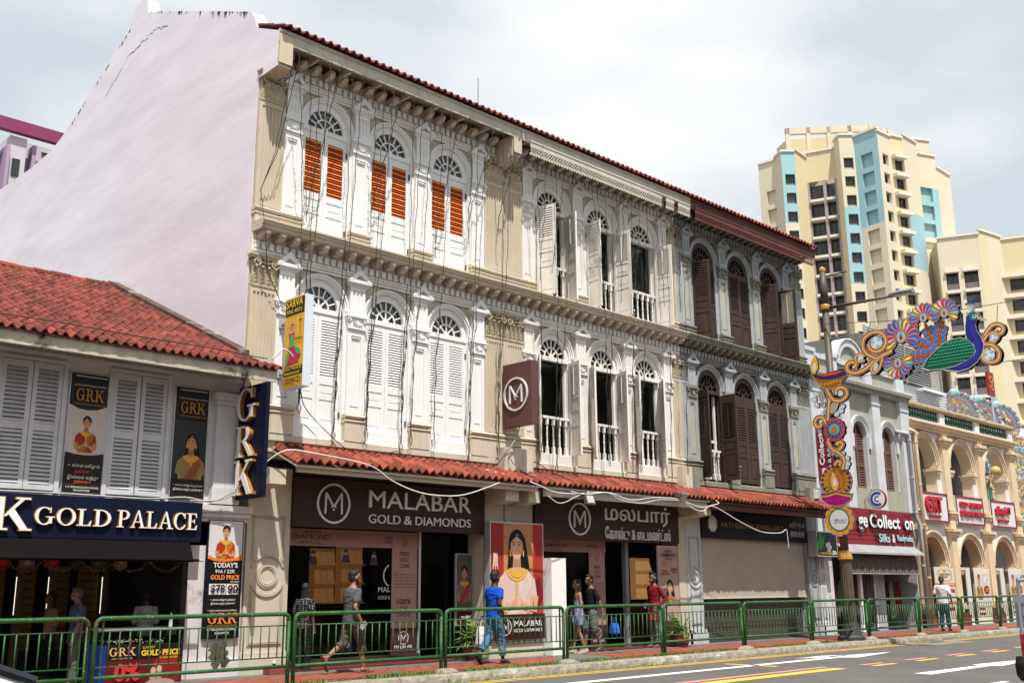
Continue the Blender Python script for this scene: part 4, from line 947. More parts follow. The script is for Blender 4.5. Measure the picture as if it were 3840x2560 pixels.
# banners between the shutters
def grk_banner(x0, x1, label, second=False):
    T = thing('banner', label, 'banner', ((x0 + x1) / 2, 0, 3.05))
    part('backing', MB().box(x0, x1, -.03, -.001, 3.06, 4.97).mesh('backing', M_alu), T)
    f = FP(x0 + .015, x1 - .015, 3.07, 4.96, -.031); asp = .6 / 1.9
    asp_ = (x1 - x0) / 1.89
    inv = 1 / asp_
    f.rect(0, 1, 0, 1, (.014, .010, .011))
    if not second:
        f.poly([(0, .735), (.25, .70), (.5, .69), (.75, .70), (1, .735), (1, .30), (.8, .29), (.5, .27), (.2, .285), (0, .30)], (.56, .50, .47))
        woman(f, .5, .585, .085, inv, (.30, .03, .02), (.38, .16, .02))
        f.poly([(0, .33), (.25, .315), (.5, .31), (.75, .315), (1, .33), (1, 0), (0, 0)], (.022, .016, .014))
    else:
        f.rect(0, 1, .17, .70, (.03, .034, .033))
        woman(f, .55, .50, .13, inv, (.30, .20, .06), (.32, .09, .04), hands=False, longhair=True, look=-.05)
        f.rect(0, 1, 0, .17, (.02, .014, .013))
    f.rect(.1, .95, .97, .985, (.35, .38, .33))
    f.done('print', T, GLOSSP)
    mo = mat('print_orange', (.50, .10, .03), .5, 0); mw = mat('print_white', (.62, .60, .56), .5, 0); mg = mat('print_gold', (.42, .19, .04), .5, 0)
    y = -.066
    serif_word('GRK', 'letter', T, x0 + .10, x1 - .10, 4.52, 4.71, y + .0005, .001, mg, mg)
    text('lettering', 'உங்கள் அபிமான நகை மாளிகை', T, x0 + .06, x1 - .06, 4.74, 4.79, y, mw, .001)
    text('lettering', 'YOUR FAVOURITE JEWELLER', T, x0 + .06, x1 - .06, 4.44, 4.475, y, mg, .001)
    if not second:
        for s_, z, m in (('உள்ளம் மகிழும்', 3.44, mw), ('தங்கம் !', 3.35, mo), ('இல்லம் வந்து', 3.26, mw), ('தங்கும் !!', 3.19, mo)): text('lettering', s_, T, x0 + (.07 if m == mw else .18), x1 - (.07 if m == mw else .2), z, z + .075, y, m, .001, .01)
        text('lettering', '117 SERANGOON ROAD,', T, x0 + .06, x1 - .06, 3.125, 3.16, y, mw, .001, .015); text('lettering', 'SINGAPORE', T, x0 + .18, x1 - .2, 3.08, 3.112, y, mw, .001, .015)
    else:
        text('lettering', 'உள்ளம் மகிழும் தங்கம் !', T, x0 + .04, x1 - .05, 3.26, 3.31, y, mw, .001, .01); text('lettering', 'இல்லம் வந்து தங்கும் !!', T, x0 + .05, x1 - .06, 3.19, 3.24, y, mw, .001, .01)
grk_banner(6.31, 6.95, 'dark vertical banner with a sari-clad woman, hands joined, and the address 117 Serangoon Road')
grk_banner(8.10, 8.74, 'dark vertical banner with a long haired woman gazing aside, nearest the projecting sign', True)
# gold price poster on the pier
Q = thing('price_poster', 'tall poster on the white pier quoting the gold price per gram', 'poster', (9.18, -.05, .77))
part('backing', MB().box(8.85, 9.53, -.055, -.001, .765, 2.735).mesh('backing', M_navy), Q)
f = FP(8.87, 9.51, .78, 2.72, -.056)
f.rect(0, 1, 0, 1, (.010, .008, .012)); f.rect(0, 1, .67, 1, (.66, .63, .64))
for i in range(9): f.stroke([(0, .70 + i * .034), (.25, .71 + i * .034), (.5, .70 + i * .034), (.75, .71 + i * .034), (1, .70 + i * .034)], .004, (.60, .57, .59), .33)
woman(f, .5, .905, .082, 3.03, (.40, .03, .02), (.46, .20, .02))
f.poly([(0, .70), (.2, .675), (.5, .668), (.8, .68), (1, .71), (1, .66), (.8, .655), (.5, .645), (.2, .65), (0, .67)], (.75, .17, .02)); f.rect(0, 1, 0, .645, (.010, .008, .012))
f.rect(.07, .93, .362, .455, (.72, .70, .69)); f.rect(.555, .575, .362, .455, (.05, .03, .04))
f.done('print', Q, GLOSSP)
mw = MATS['print_white']; mo2 = mat('print_amber', (.75, .22, .03), .5, 0); mdk = mat('print_dark', (.03, .012, .015), .5, 0); y = -.092
text('lettering', "TODAY'S", Q, 8.96, 9.42, 1.93, 2.02, y, mw, .002, .03); text('lettering', '916 / 22K', Q, 9.00, 9.38, 1.84, 1.90, y, mw, .002, .02)
text('lettering', 'GOLD PRICE', Q, 8.92, 9.46, 1.73, 1.81, y, mo2, .002, .03); text('lettering', 'PER GRAM', Q, 9.30, 9.46, 1.685, 1.71, y, mw, .002, .01)
text('lettering', '$78', Q, 8.93, 9.20, 1.50, 1.65, y - .004, mdk, .002, .03); text('lettering', '90', Q, 9.25, 9.45, 1.50, 1.64, y - .004, mdk, .002, .03)
text('lettering', 'உள்ளம் மகிழும் தங்கம் !', Q, 8.94, 9.41, 1.37, 1.42, y, mw, .002, .01); text('lettering', 'இல்லம் வந்து தங்கும் !!', Q, 8.95, 9.40, 1.31, 1.36, y, mw, .002, .01); text('lettering', 'உங்கள் அபிமான நகை மாளிகை', Q, 8.90, 9.44, 1.20, 1.24, y, mw, .002, .01)
serif_word('GRK', 'letter', Q, 8.91, 9.45, 1.01, 1.18, y, .002, mo2, mo2); text('lettering', 'YOUR FAVOURITE JEWELLER', Q, 8.90, 9.46, .955, .99, y, MATS['print_gold'], .002)
text('lettering', '117 SERANGOON ROAD,', Q, 8.91, 9.45, .89, .93, y, mw, .002, .01); text('lettering', 'SINGAPORE', Q, 9.05, 9.32, .835, .87, y, mw, .002, .01)
# glass counter
K = thing('display_counter', 'glass topped jewellery counter with blue side and red print front', 'counter', (7.7, -.1, .14))
part('side_panel', MB().box(6.98, 7.08, -.40, .25, .14, .74).mesh('side_panel', mat('blue_laminate', (.010, .025, .20), .4)), K)
part('base', MB().box(7.08, 8.34, -.40, .25, .14, .74).mesh('base', M_shopd), K)
f = FP(7.09, 8.33, .15, .735, -.402); f.rect(0, 1, 0, 1, (.010, .007, .008)); f.rect(0, 1, 0, .62, (.10, .01, .012)); f.ell(.78, .25, .2, .5, (.20, .015, .015)); f.stroke([(.6, .05), (.7, .5), (.95, .62)], .05, (.26, .02, .02), .5)
for a, c in ((.62, .32), (.70, .36)): f.ell(a, c, .035, .09, (.45, .38, .3)); f.ell(a, c - .16, .045, .1, (.38, .25, .15))
f.ell(.72, -.02, .2, .13, (.35, .28, .24), a0=0, a1=pi); f.done('print', K)
serif_word('GRK', 'letter', K, 7.13, 7.54, .58, .70, -.411, .002, mat('print_palegold', (.6, .4, .16), .5, 0), MATS['print_palegold']); text('lettering', 'GRK GOLD PALACE', K, 7.17, 7.5, .53, .555, -.411, MATS['print_palegold'], .001)
text('lettering', 'LOWEST', K, 7.66, 7.86, .675, .71, -.411, mat('print_yellow', (.75, .5, .03), .5, 0), .001); text('lettering', 'GOLD PRICE', K, 7.64, 8.28, .565, .655, -.411, MATS['print_yellow'], .002, .04); text('lettering', 'IN SINGAPORE', K, 7.94, 8.26, .515, .545, -.411, MATS['print_yellow'], .001)
text('lettering', '0%', K, 7.22, 7.64, .20, .47, -.411, mat('print_red', (.55, .03, .03), .5, 0), .012, .04)
part('glass_case', MB().box(7.0, 8.33, -.39, .24, .745, .97).mesh('glass_case', glass('case_glass', (.8, .83, .83))), K)
part('case_trim', MB().box(6.99, 8.34, -.40, -.385, .965, .98).box(6.99, 8.34, .235, .25, .965, .98).box(8.325, 8.34, -.385, .235, .965, .98).box(6.99, 7.005, -.385, .235, .965, .98).mesh('case_trim', M_alu), K)
jb = MB(); rg = random.Random(4)
for i in range(90): jb.ell((rg.uniform(7.15, 8.2), rg.uniform(-.3, .1), .755 + rg.uniform(0, .05)), (.012, .012, .01), 5, 3, rg.choice([(.6, .4, .12), (.6, .6, .6), (.75, .72, .65)]))
o = part('jewellery', jb.mesh('jewellery', GLOSSP), K); o['kind'] = 'stuff'
bt = thing('water_bottle', 'clear plastic water bottle standing on the glass counter', 'bottle', (8.2, -.2, .98))
part('body', MB().lathe([(.03, 0), (.032, .02), (.028, .08), (.032, .12), (.03, .16), (.014, .195), (.012, .205)], 10, (8.2, -.2, .981)).mesh('body', mat('clear_plastic', (.55, .58, .6), .15, .1, spec=.6)), bt); part('cap', MB().lathe([(.014, .205), (.014, .225)], 8, (8.2, -.2, .981)).mesh('cap', M_face), bt)
# ---------------------------------------------------------------- grey parapet house
M_b4w = mat('pale_grey_trim', (0.56, 0.57, 0.60), 0.8, 0.12, 1.5, 0.25, 40, streak=0.35, dirt=(0.24, 0.23, 0.21))
M_b4r = mat('taupe_plaster', (0.36, 0.355, 0.29), 0.85, 0.14, 1.2, 0.3, 40, streak=0.4, dirt=(0.17, 0.165, 0.13))
M_b4s = mat('rosy_brown_shutter', (0.16, 0.085, 0.072), 0.7, 0.15, 4, 0.2)
D = thing('shophouse', 'two storey grey shophouse with arched pediment on its parapet and three narrow arched shutters', 'shophouse', (32.4, 0, 0))
X0, X1 = 29.06, 35.80; cs = [30.25, 32.35, 34.35]; b = MB()
wall_cells(b, X0, X1, cs, .50, 4.69, 6.45, 7.95, 0.02, .3); b.box(X0, X1, .02, .3, 2.5, 4.69)
pmb('wall', b, M_b4r, D)
for a, c in ((29.065, 29.72), (31.0, 31.55), (33.10, 33.65), (35.18, 35.79)): pmb('pilaster', MB().box(a, c, -.13, .02, 4.0, 7.95).box(a - .03, c + .003, -.16, .02, 7.55, 7.62), M_b4w, D)
for i, xc in enumerate(cs):
    b = MB()
    for r0, r1, y in ((.50, .58, -.02), (.58, .64, -.05), (.64, .68, -.07)): b.ann(xc, 6.45, r0, r1, 0, pi, y, .02, 18)
    for s in (-1, 1): b.box(*sorted((xc + s * .50, xc + s * .68)), -.055, .02, 6.02, 6.45)
    pmb('hood_mould', b, M_b4w, D)
    pmb('reveal', MB().box(xc - .52, xc - .46, 0, .3, 4.69, 6.45).box(xc + .46, xc + .52, 0, .3, 4.69, 6.45).ann(xc, 6.45, .46, .52, 0, pi, 0, .3, 16), M_b4w, D)
    fr = MB().ann(xc, 6.45, .38, .47, 0, pi, .16, .22, 16); fr.box(xc - .47, xc - .40, .16, .22, 4.69, 6.45); fr.box(xc + .40, xc + .47, .16, .22, 4.69, 6.45); fr.box(xc - .04, xc + .04, .155, .22, 4.69, 6.90)
    for z in (4.69, 5.42, 6.0): fr.box(xc - .40, xc + .40, .157, .219, z, z + .08)
    o = pmb('shutter', fr, M_b4s, D)
    pmb('shutter_back', MB().box(xc - .45, xc + .45, .25, .27, 4.7, 6.9), M_b4s, D)
    for s in (-1, 1):
        for k in range(24):
            z = 4.80 + k * .085
            if z > 6.5: continue
            part('slat', slat_me(.34, M_b4s, .01, .10, 55), o, (xc + s * .22, .20, z))
pmb('cornice', MB().ext([(0.02, 7.9), (-.16, 7.9), (-.2, 7.96), (-.2, 8.02), (-.32, 8.04), (-.34, 8.14), (-.30, 8.17), (.02, 8.18)], X0, X1 + .02, 'yz'), mat('stained_cornice', (.34, .33, .30), .9, .2, 2, .3, streak=.5, dirt=(.10, .10, .085)), D)
b = MB().box(X0, X1, .06, .3, 8.15, 8.78); pmb('parapet', b, M_b4r, D)
b = MB()
for a, c in ((29.065, 29.6), (30.62, 31.06), (32.92, 33.4), (35.2, 35.795)): b.box(a, c, -.06, .31, 8.17, 8.85); b.box(a - .05, c + .05, -.11, .32, 8.85, 8.98)
for a, c in ((29.6, 30.62), (33.4, 35.2), (31.06, 32.92)): b.box(a, c, -.02, .305, 8.72, 8.88); b.box(a, c, .0, .302, 8.17, 8.28)
pmb('parapet_trim', b, M_b4w, D)
b = MB().ann(31.98, 8.72, .68, .90, 0, pi, -.06, .3, 24); b.ann(31.98, 8.72, .90, .96, 0, pi, -.11, .3, 24); pmb('pediment_arch', b, M_b4w, D)
pmb('pediment_field', MB().ext(arc(31.98, 8.72, .70, 0, pi, 20), .05, .2), M_b4r, D)
pmb('roof', MB().box(X0, X1, .3, 10, 8.0, 8.1), M_conc, D)
pier(D, 28.98 + .1, 29.45, M_b4w, .5, 4.0, True)
pmb('peeling_pier', MB().box(29.46, 30.05, .1, .5, .12, 4.0), mat('peeling_paint', (.58, .57, .57), .9, .15, 3, .5, 30, dirt=(.24, .30, .33)), D)
pmb('shop_interior', MB().box(30, 35.75, 3.4, 3.5, .14, 3).box(29.9, 35.8, .3, 3.5, 2.9, 3.0).box(35.6, 35.8, 0.03, 3.5, .14, 4.0).box(33.05, 33.75, .3, .55, .14, 2.6), mat('dim_white_wall', (.42, .42, .44), .9, .15), D)
pmb('shop_door_frame', MB().box(31.72, 31.86, .1, .2, .14, 2.5).box(33.0, 33.06, .28, .3, .14, 2.6), M_face, D)
dp = thing('downpipe', 'grey rainwater downpipe at the right edge of the grey shophouse', 'pipe', (35.75, -.2, 0))
M_gpipe = mat('grey_pipe', (.42, .44, .47), .6, .1)
part('pipe', MB().tube([(34.75, -.13, 6.78), (35.35, -.2, 6.76), (35.45, -.22, 6.68), (35.45, -.22, 3.9), (35.62, -.24, 3.6), (35.62, -.24, .14)], .075, 8).mesh('pipe', M_gpipe, True), dp)
for z in (6.5, 5.2, 4.0, 2.2): part('clamp', MB().tube([(35.45 if z > 3.8 else 35.62, -.23, z), (35.45 if z > 3.8 else 35.62, -.23, z + .05)], .088, 8).mesh('clamp', M_gpipe), dp)
# ---------------------------------------------------------------- peach arcade building
M_peach = mat('peach_plaster', (0.67, 0.52, 0.35), 0.8, 0.1, 1.5, 0.2, 40, streak=0.15, dirt=(.34, .22, .12))
M_gwhite = mat('arcade_white', (0.70, 0.69, 0.70), 0.8, 0.08, 1.5, 0.15, streak=0.1)
M_green = mat('green_glaze', (0.015, 0.085, 0.045), 0.35, 0.25, 6, 0, spec=.5)
M_stone = mat('sand_coping', (0.40, 0.31, 0.19), 0.85, 0.2, 3, 0.4, streak=0.4, dirt=(.16, .12, .08))
A_ = thing('arcade_building', 'peach and white two storey arcade with arches and green baluster parapet', 'building', (40.8, 0, 0))
GX0, GX1 = 35.88, 45.55; gc = [37.22, 40.42, 43.62]; gw = [36.05, 38.55, 38.99, 41.72, 42.16, 44.9, 45.35]
b = MB(); wall_cells(b, GX0, GX1, gc, 1.0, .12, 2.30, 3.72, .12, .55); wall_cells(b, GX0, GX1, gc, 1.0, 4.86, 5.88, 7.35, .12, .55); b.box(GX0, GX1, .12, .55, 3.72, 4.86)
pmb('wall', b, M_gwhite, A_)
for zc in (2.30, 5.88):
    for xc in gc:
        b = MB()
        for r0, r1, y in ((1.0, 1.03, .1), (.97, 1.06, .09), (1.06, 1.13, .05), (1.13, 1.19, .01)): b.ann(xc, zc, r0, r1, 0, pi, y, .14, 26)
        b.ann(xc, zc, .965, 1.0, 0, pi, .13, .54, 26); zb = .7 if zc < 3 else 4.9
        for s in (-1, 1):
            b.box(*sorted((xc + s * .965, xc + s * 1.001)), .125, .545, zb, zc)
            b.box(*sorted((xc + s * .90, xc + s * 1.22)), .03, .58, zc - .30, zc - .20); b.box(*sorted((xc + s * .93, xc + s * 1.2)), .05, .57, zc - .36, zc - .30); b.box(*sorted((xc + s * .86, xc + s * 1.24)), .0, .60, zc - .20, zc - .10)
        pmb('arch', b, M_peach, A_)
for a, c in ((35.90, 36.2), (38.58, 39.05), (41.78, 42.25), (44.98, 45.5)):
    b = MB()
    b.box(a, c, -.04, .12, .7, 3.25); b.box(a, c, -.04, .12, 4.1, 6.6)
    for z, e in ((3.25, .05), (3.35, .10), (3.47, .15)): b.box(a - e, c + e, -.04 - e, .12, z, z + .11)
    b.box(a, c, -.05, .12, 3.58, 4.1)
    for z, e in ((4.02, .06), (4.12, .1), (4.24, .04)): b.box(a - e, c + e, -.05 - e, .12, z, z + .09)
    for z, e in ((6.6, .04), (6.70, .09), (6.82, .14)): b.box(a - e, c + e, -.04 - e, .12, z, z + .11)
    b.box(a + .02, c - .02, -.06, .12, 6.93, 7.12)
    b.box(a - .12, c + .12, -.13, .12, .72, .86); b.box(a - .08, c + .08, -.09, .12, .86, .94); b.box(a - .16, c + .16, -.16, .12, .12, .28)
    pmb('column', b, M_peach, A_)
    pmb('column_base', MB().box(a - .2, c + .2, -.18, .11, .121, .52).box(a - .16, c + .16, -.15, .11, .52, .60), mat('dark_red_paint', (.20, .028, .022), .7, .15), A_)
pmb('entablature', MB().ext([(.12, 7.1), (-.02, 7.1), (-.02, 7.18), (-.10, 7.20), (-.14, 7.30), (-.2, 7.32), (-.2, 7.38), (.12, 7.40)], GX0, GX1, 'yz'), M_peach, A_)
pmb('parapet_base', MB().box(GX0, GX1, -.05, .2, 7.38, 7.46), M_gwhite, A_)
pmb('coping', MB().ext([(.25, 7.88), (-.10, 7.88), (-.14, 7.93), (-.14, 8.0), (-.08, 8.05), (.25, 8.07)], GX0, GX1 + .05, 'yz'), M_stone, A_)
for a, c in ((35.89, 36.0), (38.62, 39.0), (41.82, 42.2), (45.2, 45.54)): pmb('parapet_post', MB().box(a, c, -.04, .2, 7.46, 7.88), M_gwhite, A_)
bm_ = shared('gbal', lambda: MB().lathe([(.055, 0), (.055, .05), (.03, .08), (.06, .16), (.062, .20), (.03, .30), (.04, .34), (.055, .37), (.055, .42)], 8).mesh('baluster', M_green, True))
for a, c in ((36.05, 38.6), (39.05, 41.8), (42.25, 45.18)):
    n = 12
    for k in range(n): part('baluster', bm_, A_, (a + (k + .5) * (c - a) / n, .06, 7.46))
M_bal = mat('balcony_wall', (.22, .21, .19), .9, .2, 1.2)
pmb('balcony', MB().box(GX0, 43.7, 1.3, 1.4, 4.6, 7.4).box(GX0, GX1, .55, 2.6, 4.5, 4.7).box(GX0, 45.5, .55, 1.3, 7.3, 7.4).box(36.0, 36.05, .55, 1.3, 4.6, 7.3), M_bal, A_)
pmb('arcade_wall', MB().box(GX0, 49, 1.3, 1.4, .12, 4.5).box(GX0, 49, .55, 1.3, 3.6, 3.7), mat('arcade_grey_wall', (.30, .28, .26), .9, .3, 1.0), A_)  # plain grey colour for the arcade back wall
pd = thing('downpipe', 'peach downpipe at the left edge of the arcade building', 'pipe', (35.95, -.15, 0))
part('pipe', MB().tube([(35.75, -.15, 6.95), (36.0, -.2, 6.9), (36.02, -.2, 6.7), (36.02, -.2, .14)], .07, 8).mesh('pipe', M_peach, True), pd)
for z in (6.5, 5.0, 3.6, 1.8): part('clamp', MB().tube([(36.02, -.2, z), (36.02, -.2, z + .05)], .085, 8).mesh('clamp', M_peach), pd)
wl = thing('wall_lamp', 'round amber bracket lamp in the third upper arch of the arcade', 'lamp', (43.0, -.2, 5.7))
part('globe', MB().ell((42.55, -.35, 5.95), (.2, .2, .2), 10, 8).mesh('globe', mat('amber_globe', (.5, .36, .14), .35), True), wl); part('arm', MB().tube([(42.4, -.0, 5.85), (42.5, -.3, 5.85)], .03, 6).mesh('arm', mat('black_metal', (.02, .02, .02), .5)), wl)
# ---------------------------------------------------------------- towers behind
M_hc = mat('pale_yellow_render', (0.62, 0.56, 0.42), 0.9, 0.06, 0.15, 0.05, 3)
M_hy = mat('butter_render', (0.62, 0.54, 0.33), 0.9, 0.06, 0.15, 0.05, 3)
M_hb = mat('turquoise_render', (0.30, 0.48, 0.52), 0.9, 0.06, 0.15, 0.05, 3)
M_hm = mat('mauve_render', (0.34, 0.28, 0.31), 0.9, 0.06, 0.15, 0.05, 3)
M_hw = mat('tower_glass', (0.040, 0.042, 0.042), 0.15, 0.5, 0.9, 0, spec=.5, orand=.8)
M_hf = mat('tower_window_frame', (0.05, 0.045, 0.04), 0.6)
M_hood = mat('hood_cream', (0.68, 0.64, 0.56), 0.8, 0.05)
def facep(p0, p1, u, z, dep=0.0):
    # point on the vertical face p0-p1 at fraction u, height z, set back by dep
    x = p0[0] + (p1[0] - p0[0]) * u; y = p0[1] + (p1[1] - p0[1]) * u
    dx, dy = p1[0] - p0[0], p1[1] - p0[1]; l = math.hypot(dx, dy); nx, ny = -dy / l, dx / l     # inwards for left-to-right faces
    return (x + nx * dep, y + ny * dep, z)
def tface(T, p0, p1, zt, m, wins=None, zb=0.0, dep=.45, win=True, zt2=None, panel_m=None, blue=None, hood=False):
    """wins = (u0, u1, top z of first window, height, count, spacing)"""
    b = MB(); blues = MB(); low = MB(); zt2 = zt if zt2 is None else zt2
    def q(bb, u0, u1, z0, z1, dep0=0.0):
        if z1 - z0 > .01 and u1 - u0 > .001: bb.add([facep(p0, p1, u0, z0, dep0), facep(p0, p1, u1, z0, dep0), facep(p0, p1, u1, z1, dep0), facep(p0, p1, u0, z1, dep0)], [(0, 1, 2, 3)])
    def col(z): return b if not blue else blues if blue[0] <= z <= blue[1] else low if z < blue[0] else b
    if not wins:
        if blue: ub_ = MB(); q(b, 0, 1, zb, blue[0]); q(blues, 0, 1, blue[0], min(blue[1], zt)); q(ub_, 0, 1, blue[1], zt); part('upper_wall', ub_.mesh('upper_wall', m), T)
        else: q(b, 0, 1, zb, zt)
    else:
        u0, u1, z1, h, n, sp = wins
        zs = [(z1 - i * sp, z1 - i * sp - h) for i in range(n)]
        zp = zt
        for (a, c) in zs:
            mid = (a + c) / 2; bb = col(mid)
            q(col(zp - .1), 0, 1, a + .0, zp) if zp == zt else q(bb, 0, 1, a, zp)
            q(bb, 0, u0, c, a); q(bb, u1, 1, c, a)
            for A0, A1, Z0, Z1 in ((u0, u0, c, a), (u1, u1, c, a)): bb.add([facep(p0, p1, A0, Z0), facep(p0, p1, A0, Z0, dep), facep(p0, p1, A0, Z1, dep), facep(p0, p1, A0, Z1)], [(0, 1, 2, 3)])
            for Z in (a, c): bb.add([facep(p0, p1, u0, Z), facep(p0, p1, u1, Z), facep(p0, p1, u1, Z, dep), facep(p0, p1, u0, Z, dep)], [(0, 1, 2, 3)])
            zp = c
            if win:
                wb = MB(); cz = c + h * (.22 if h < 2.2 else .12)
                q(bb, u0, u1, c, cz, dep)
                wb.add([facep(p0, p1, u0, cz, dep), facep(p0, p1, u1, cz, dep), facep(p0, p1, u1, a, dep), facep(p0, p1, u0, a, dep)], [(0, 1, 2, 3)])
                w = part('window', wb.mesh('window', M_hw), T)
                fb = MB()
                for uu in (u0, u0 + (u1 - u0) * .48, u1 - (u1 - u0) * .05): fb.add([facep(p0, p1, uu, cz, dep - .06), facep(p0, p1, uu + (u1 - u0) * .05, cz, dep - .06), facep(p0, p1, uu + (u1 - u0) * .05, a, dep - .06), facep(p0, p1, uu, a, dep - .06)], [(0, 1, 2, 3)])
                for zz in (cz, a - .1, cz + (a - cz) * .35): fb.add([facep(p0, p1, u0, zz, dep - .061), facep(p0, p1, u1, zz, dep - .061), facep(p0, p1, u1, zz + .08, dep - .061), facep(p0, p1, u0, zz + .08, dep - .061)], [(0, 1, 2, 3)])
                part('frame', fb.mesh('frame', M_hf), w)
            else:
                pb = MB(); q(pb, u0, u1, c, a, dep); part('sunk_panel', pb.mesh('sunk_panel', panel_m or (M_hb if bb is blues else m)), T)
            if hood:
                hbm = MB(); e = .25
                P4 = [facep(p0, p1, u0 - e, a + .05, -.75), facep(p0, p1, u1 + .1, a + .05, -.75), facep(p0, p1, u1 + .1, a + .05, 0.02), facep(p0, p1, u0 - e, a + .05, 0.02)]
                hbm.add(P4 + [(x, y, z + .42) for x, y, z in P4], [(0, 3, 2, 1), (4, 5, 6, 7), (0, 1, 5, 4), (1, 2, 6, 5), (2, 3, 7, 6), (3, 0, 4, 7)])
                part('hood', fixn(hbm.mesh('hood', M_hood)), T)
        q(col(zp - .5), 0, 1, zb, zp)
    if b.v: part('wall', b.mesh('wall', m), T)
    if low.v: part('wall', low.mesh('wall', m), T)
    if blues.v: part('wall', blues.mesh('wall', M_hb), T)
    cp = MB().add([facep(p0, p1, -.02, zt, -.18), facep(p0, p1, 1.02, zt, -.18), facep(p0, p1, 1.02, zt + .28, -.18), facep(p0, p1, -.02, zt + .28, -.18), facep(p0, p1, -.02, zt, .25), facep(p0, p1, 1.02, zt, .25), facep(p0, p1, 1.02, zt + .28, .25), facep(p0, p1, -.02, zt + .28, .25)], [(0, 1, 2, 3), (4, 5, 6, 7), (0, 1, 5, 4), (3, 2, 6, 7), (0, 3, 7, 4), (1, 2, 6, 5)])
    part('coping', fixn(cp.mesh('coping', M_hood)), T)
TW = thing('apartment_tower', 'tall faceted apartment tower in pale yellow and turquoise behind the street', 'building', (126, 48, 0))
E1 = [(117.0, 54.93), (117.11, 52.42), (116.06, 50.82), (117.36, 49.56), (120.95, 49.98), (122.3, 46.4), (120.84, 44.87), (122.25, 43.51), (121.82, 40.0), (124.74, 39.78), (126.86, 39.03), (130.96, 38.96)]
tface(TW, E1[0], E1[1], 57.6, M_hc, (.40, .93, 53.5, 2.0, 12, 2.63), win=False)
tface(TW, E1[1], E1[2], 57.9, M_hc)
tface(TW, E1[2], E1[3], 58.0, M_hc, (.22, .93, 54.85, 1.62, 15, 2.63), blue=(47.0, 99), dep=.35)
tface(TW, E1[3], E1[4], 58.3, M_hy)
# loggia stack
p0, p1 = E1[4], E1[5]
tface(TW, p0, p1, 58.9, M_hy, zb=54.7)
lg = MB(); mv = MB()
for uu, w in ((.0, .06), (.53, .10), (.93, .07)):
    a, c, d_, e = facep(p0, p1, uu, 0), facep(p0, p1, uu + w, 0), facep(p0, p1, uu + w, 0, 1.3), facep(p0, p1, uu, 0, 1.3)
    mv.add([a, c, d_, e] + [(x, y, 54.75) for x, y, z in (a, c, d_, e)], [(0, 1, 5, 4), (1, 2, 6, 5), (3, 0, 4, 7), (2, 3, 7, 6)])
part('loggia_column', fixn(mv.mesh('loggia_column', M_hm)), TW)
for i in range(16):
    zt = 54.4 - i * 2.63
    wn_ = MB().add([facep(p0, p1, 0, zt - 2.1, .9), facep(p0, p1, 1, zt - 2.1, .9), facep(p0, p1, 1, zt, .9), facep(p0, p1, 0, zt, .9)], [(0, 1, 2, 3)])
    w = part('window', wn_.mesh('window', M_hw), TW)
    fb = MB()
    for uu in (.1, .28, .42, .68, .8): fb.add([facep(p0, p1, uu, zt - 2.1, .85), facep(p0, p1, uu + .02, zt - 2.1, .85), facep(p0, p1, uu + .02, zt, .85), facep(p0, p1, uu, zt, .85)], [(0, 1, 2, 3)])
    part('frame', fb.mesh('frame', M_hf), w)
    sb = MB()
    for ua, ub in ((.06, .53), (.63, .93)):
        for z0, z1, dd in ((zt - 2.62, zt - 2.1, .6),):
            P4 = [facep(p0, p1, ua, z0, -.3), facep(p0, p1, ub, z0, -.3), facep(p0, p1, ub, z0, .92), facep(p0, p1, ua, z0, .92)]
            sb.add(P4 + [(x, y, z0 + .34) for x, y, z in P4], [(0, 1, 5, 4), (1, 2, 6, 5), (3, 0, 4, 7), (4, 5, 6, 7), (0, 3, 2, 1)])
    part('planter_ledge', fixn(sb.mesh('planter_ledge', M_hood)), TW)
tface(TW, E1[5], E1[6], 59.8, M_hc)
tface(TW, E1[6], E1[7], 59.9, M_hc, (.22, .88, 56.75, 1.62, 15, 2.63), blue=(40.0, 49.0), dep=.4)
tface(TW, E1[7], E1[8], 59.6, M_hc, (.25, .74, 56.7, 1.95, 15, 2.63), win=False, blue=(46.9, 99), dep=.5)
tface(TW, E1[8], E1[9], 59.2, M_hc, (.30, .78, 56.4, 1.5, 15, 2.63), dep=.5)
tface(TW, E1[9], E1[10], 59.4, M_hy, (.28, .92, 56.2, 1.6, 15, 2.63), hood=True, dep=.35)
tface(TW, E1[10], E1[11], 59.9, M_hc, blue=(41.6, 49.3))
tface(TW, (130.96, 38.96), (132.6, 40.6), 59.0, M_hy, (.3, .85, 54.6, 2.0, 14, 2.63))
tface(TW, (132.6, 40.6), (136.6, 38.9), 59.6, M_hc, (.25, .75, 54.8, 2.0, 4, 2.63), win=False, blue=(46.5, 55.3))
tface(TW, (136.6, 38.9), (141.0, 38.9), 58.0, M_hc)
tface(TW, (133.5, 43.5), (139.0, 40.5), 63.2, M_hc, zb=58)
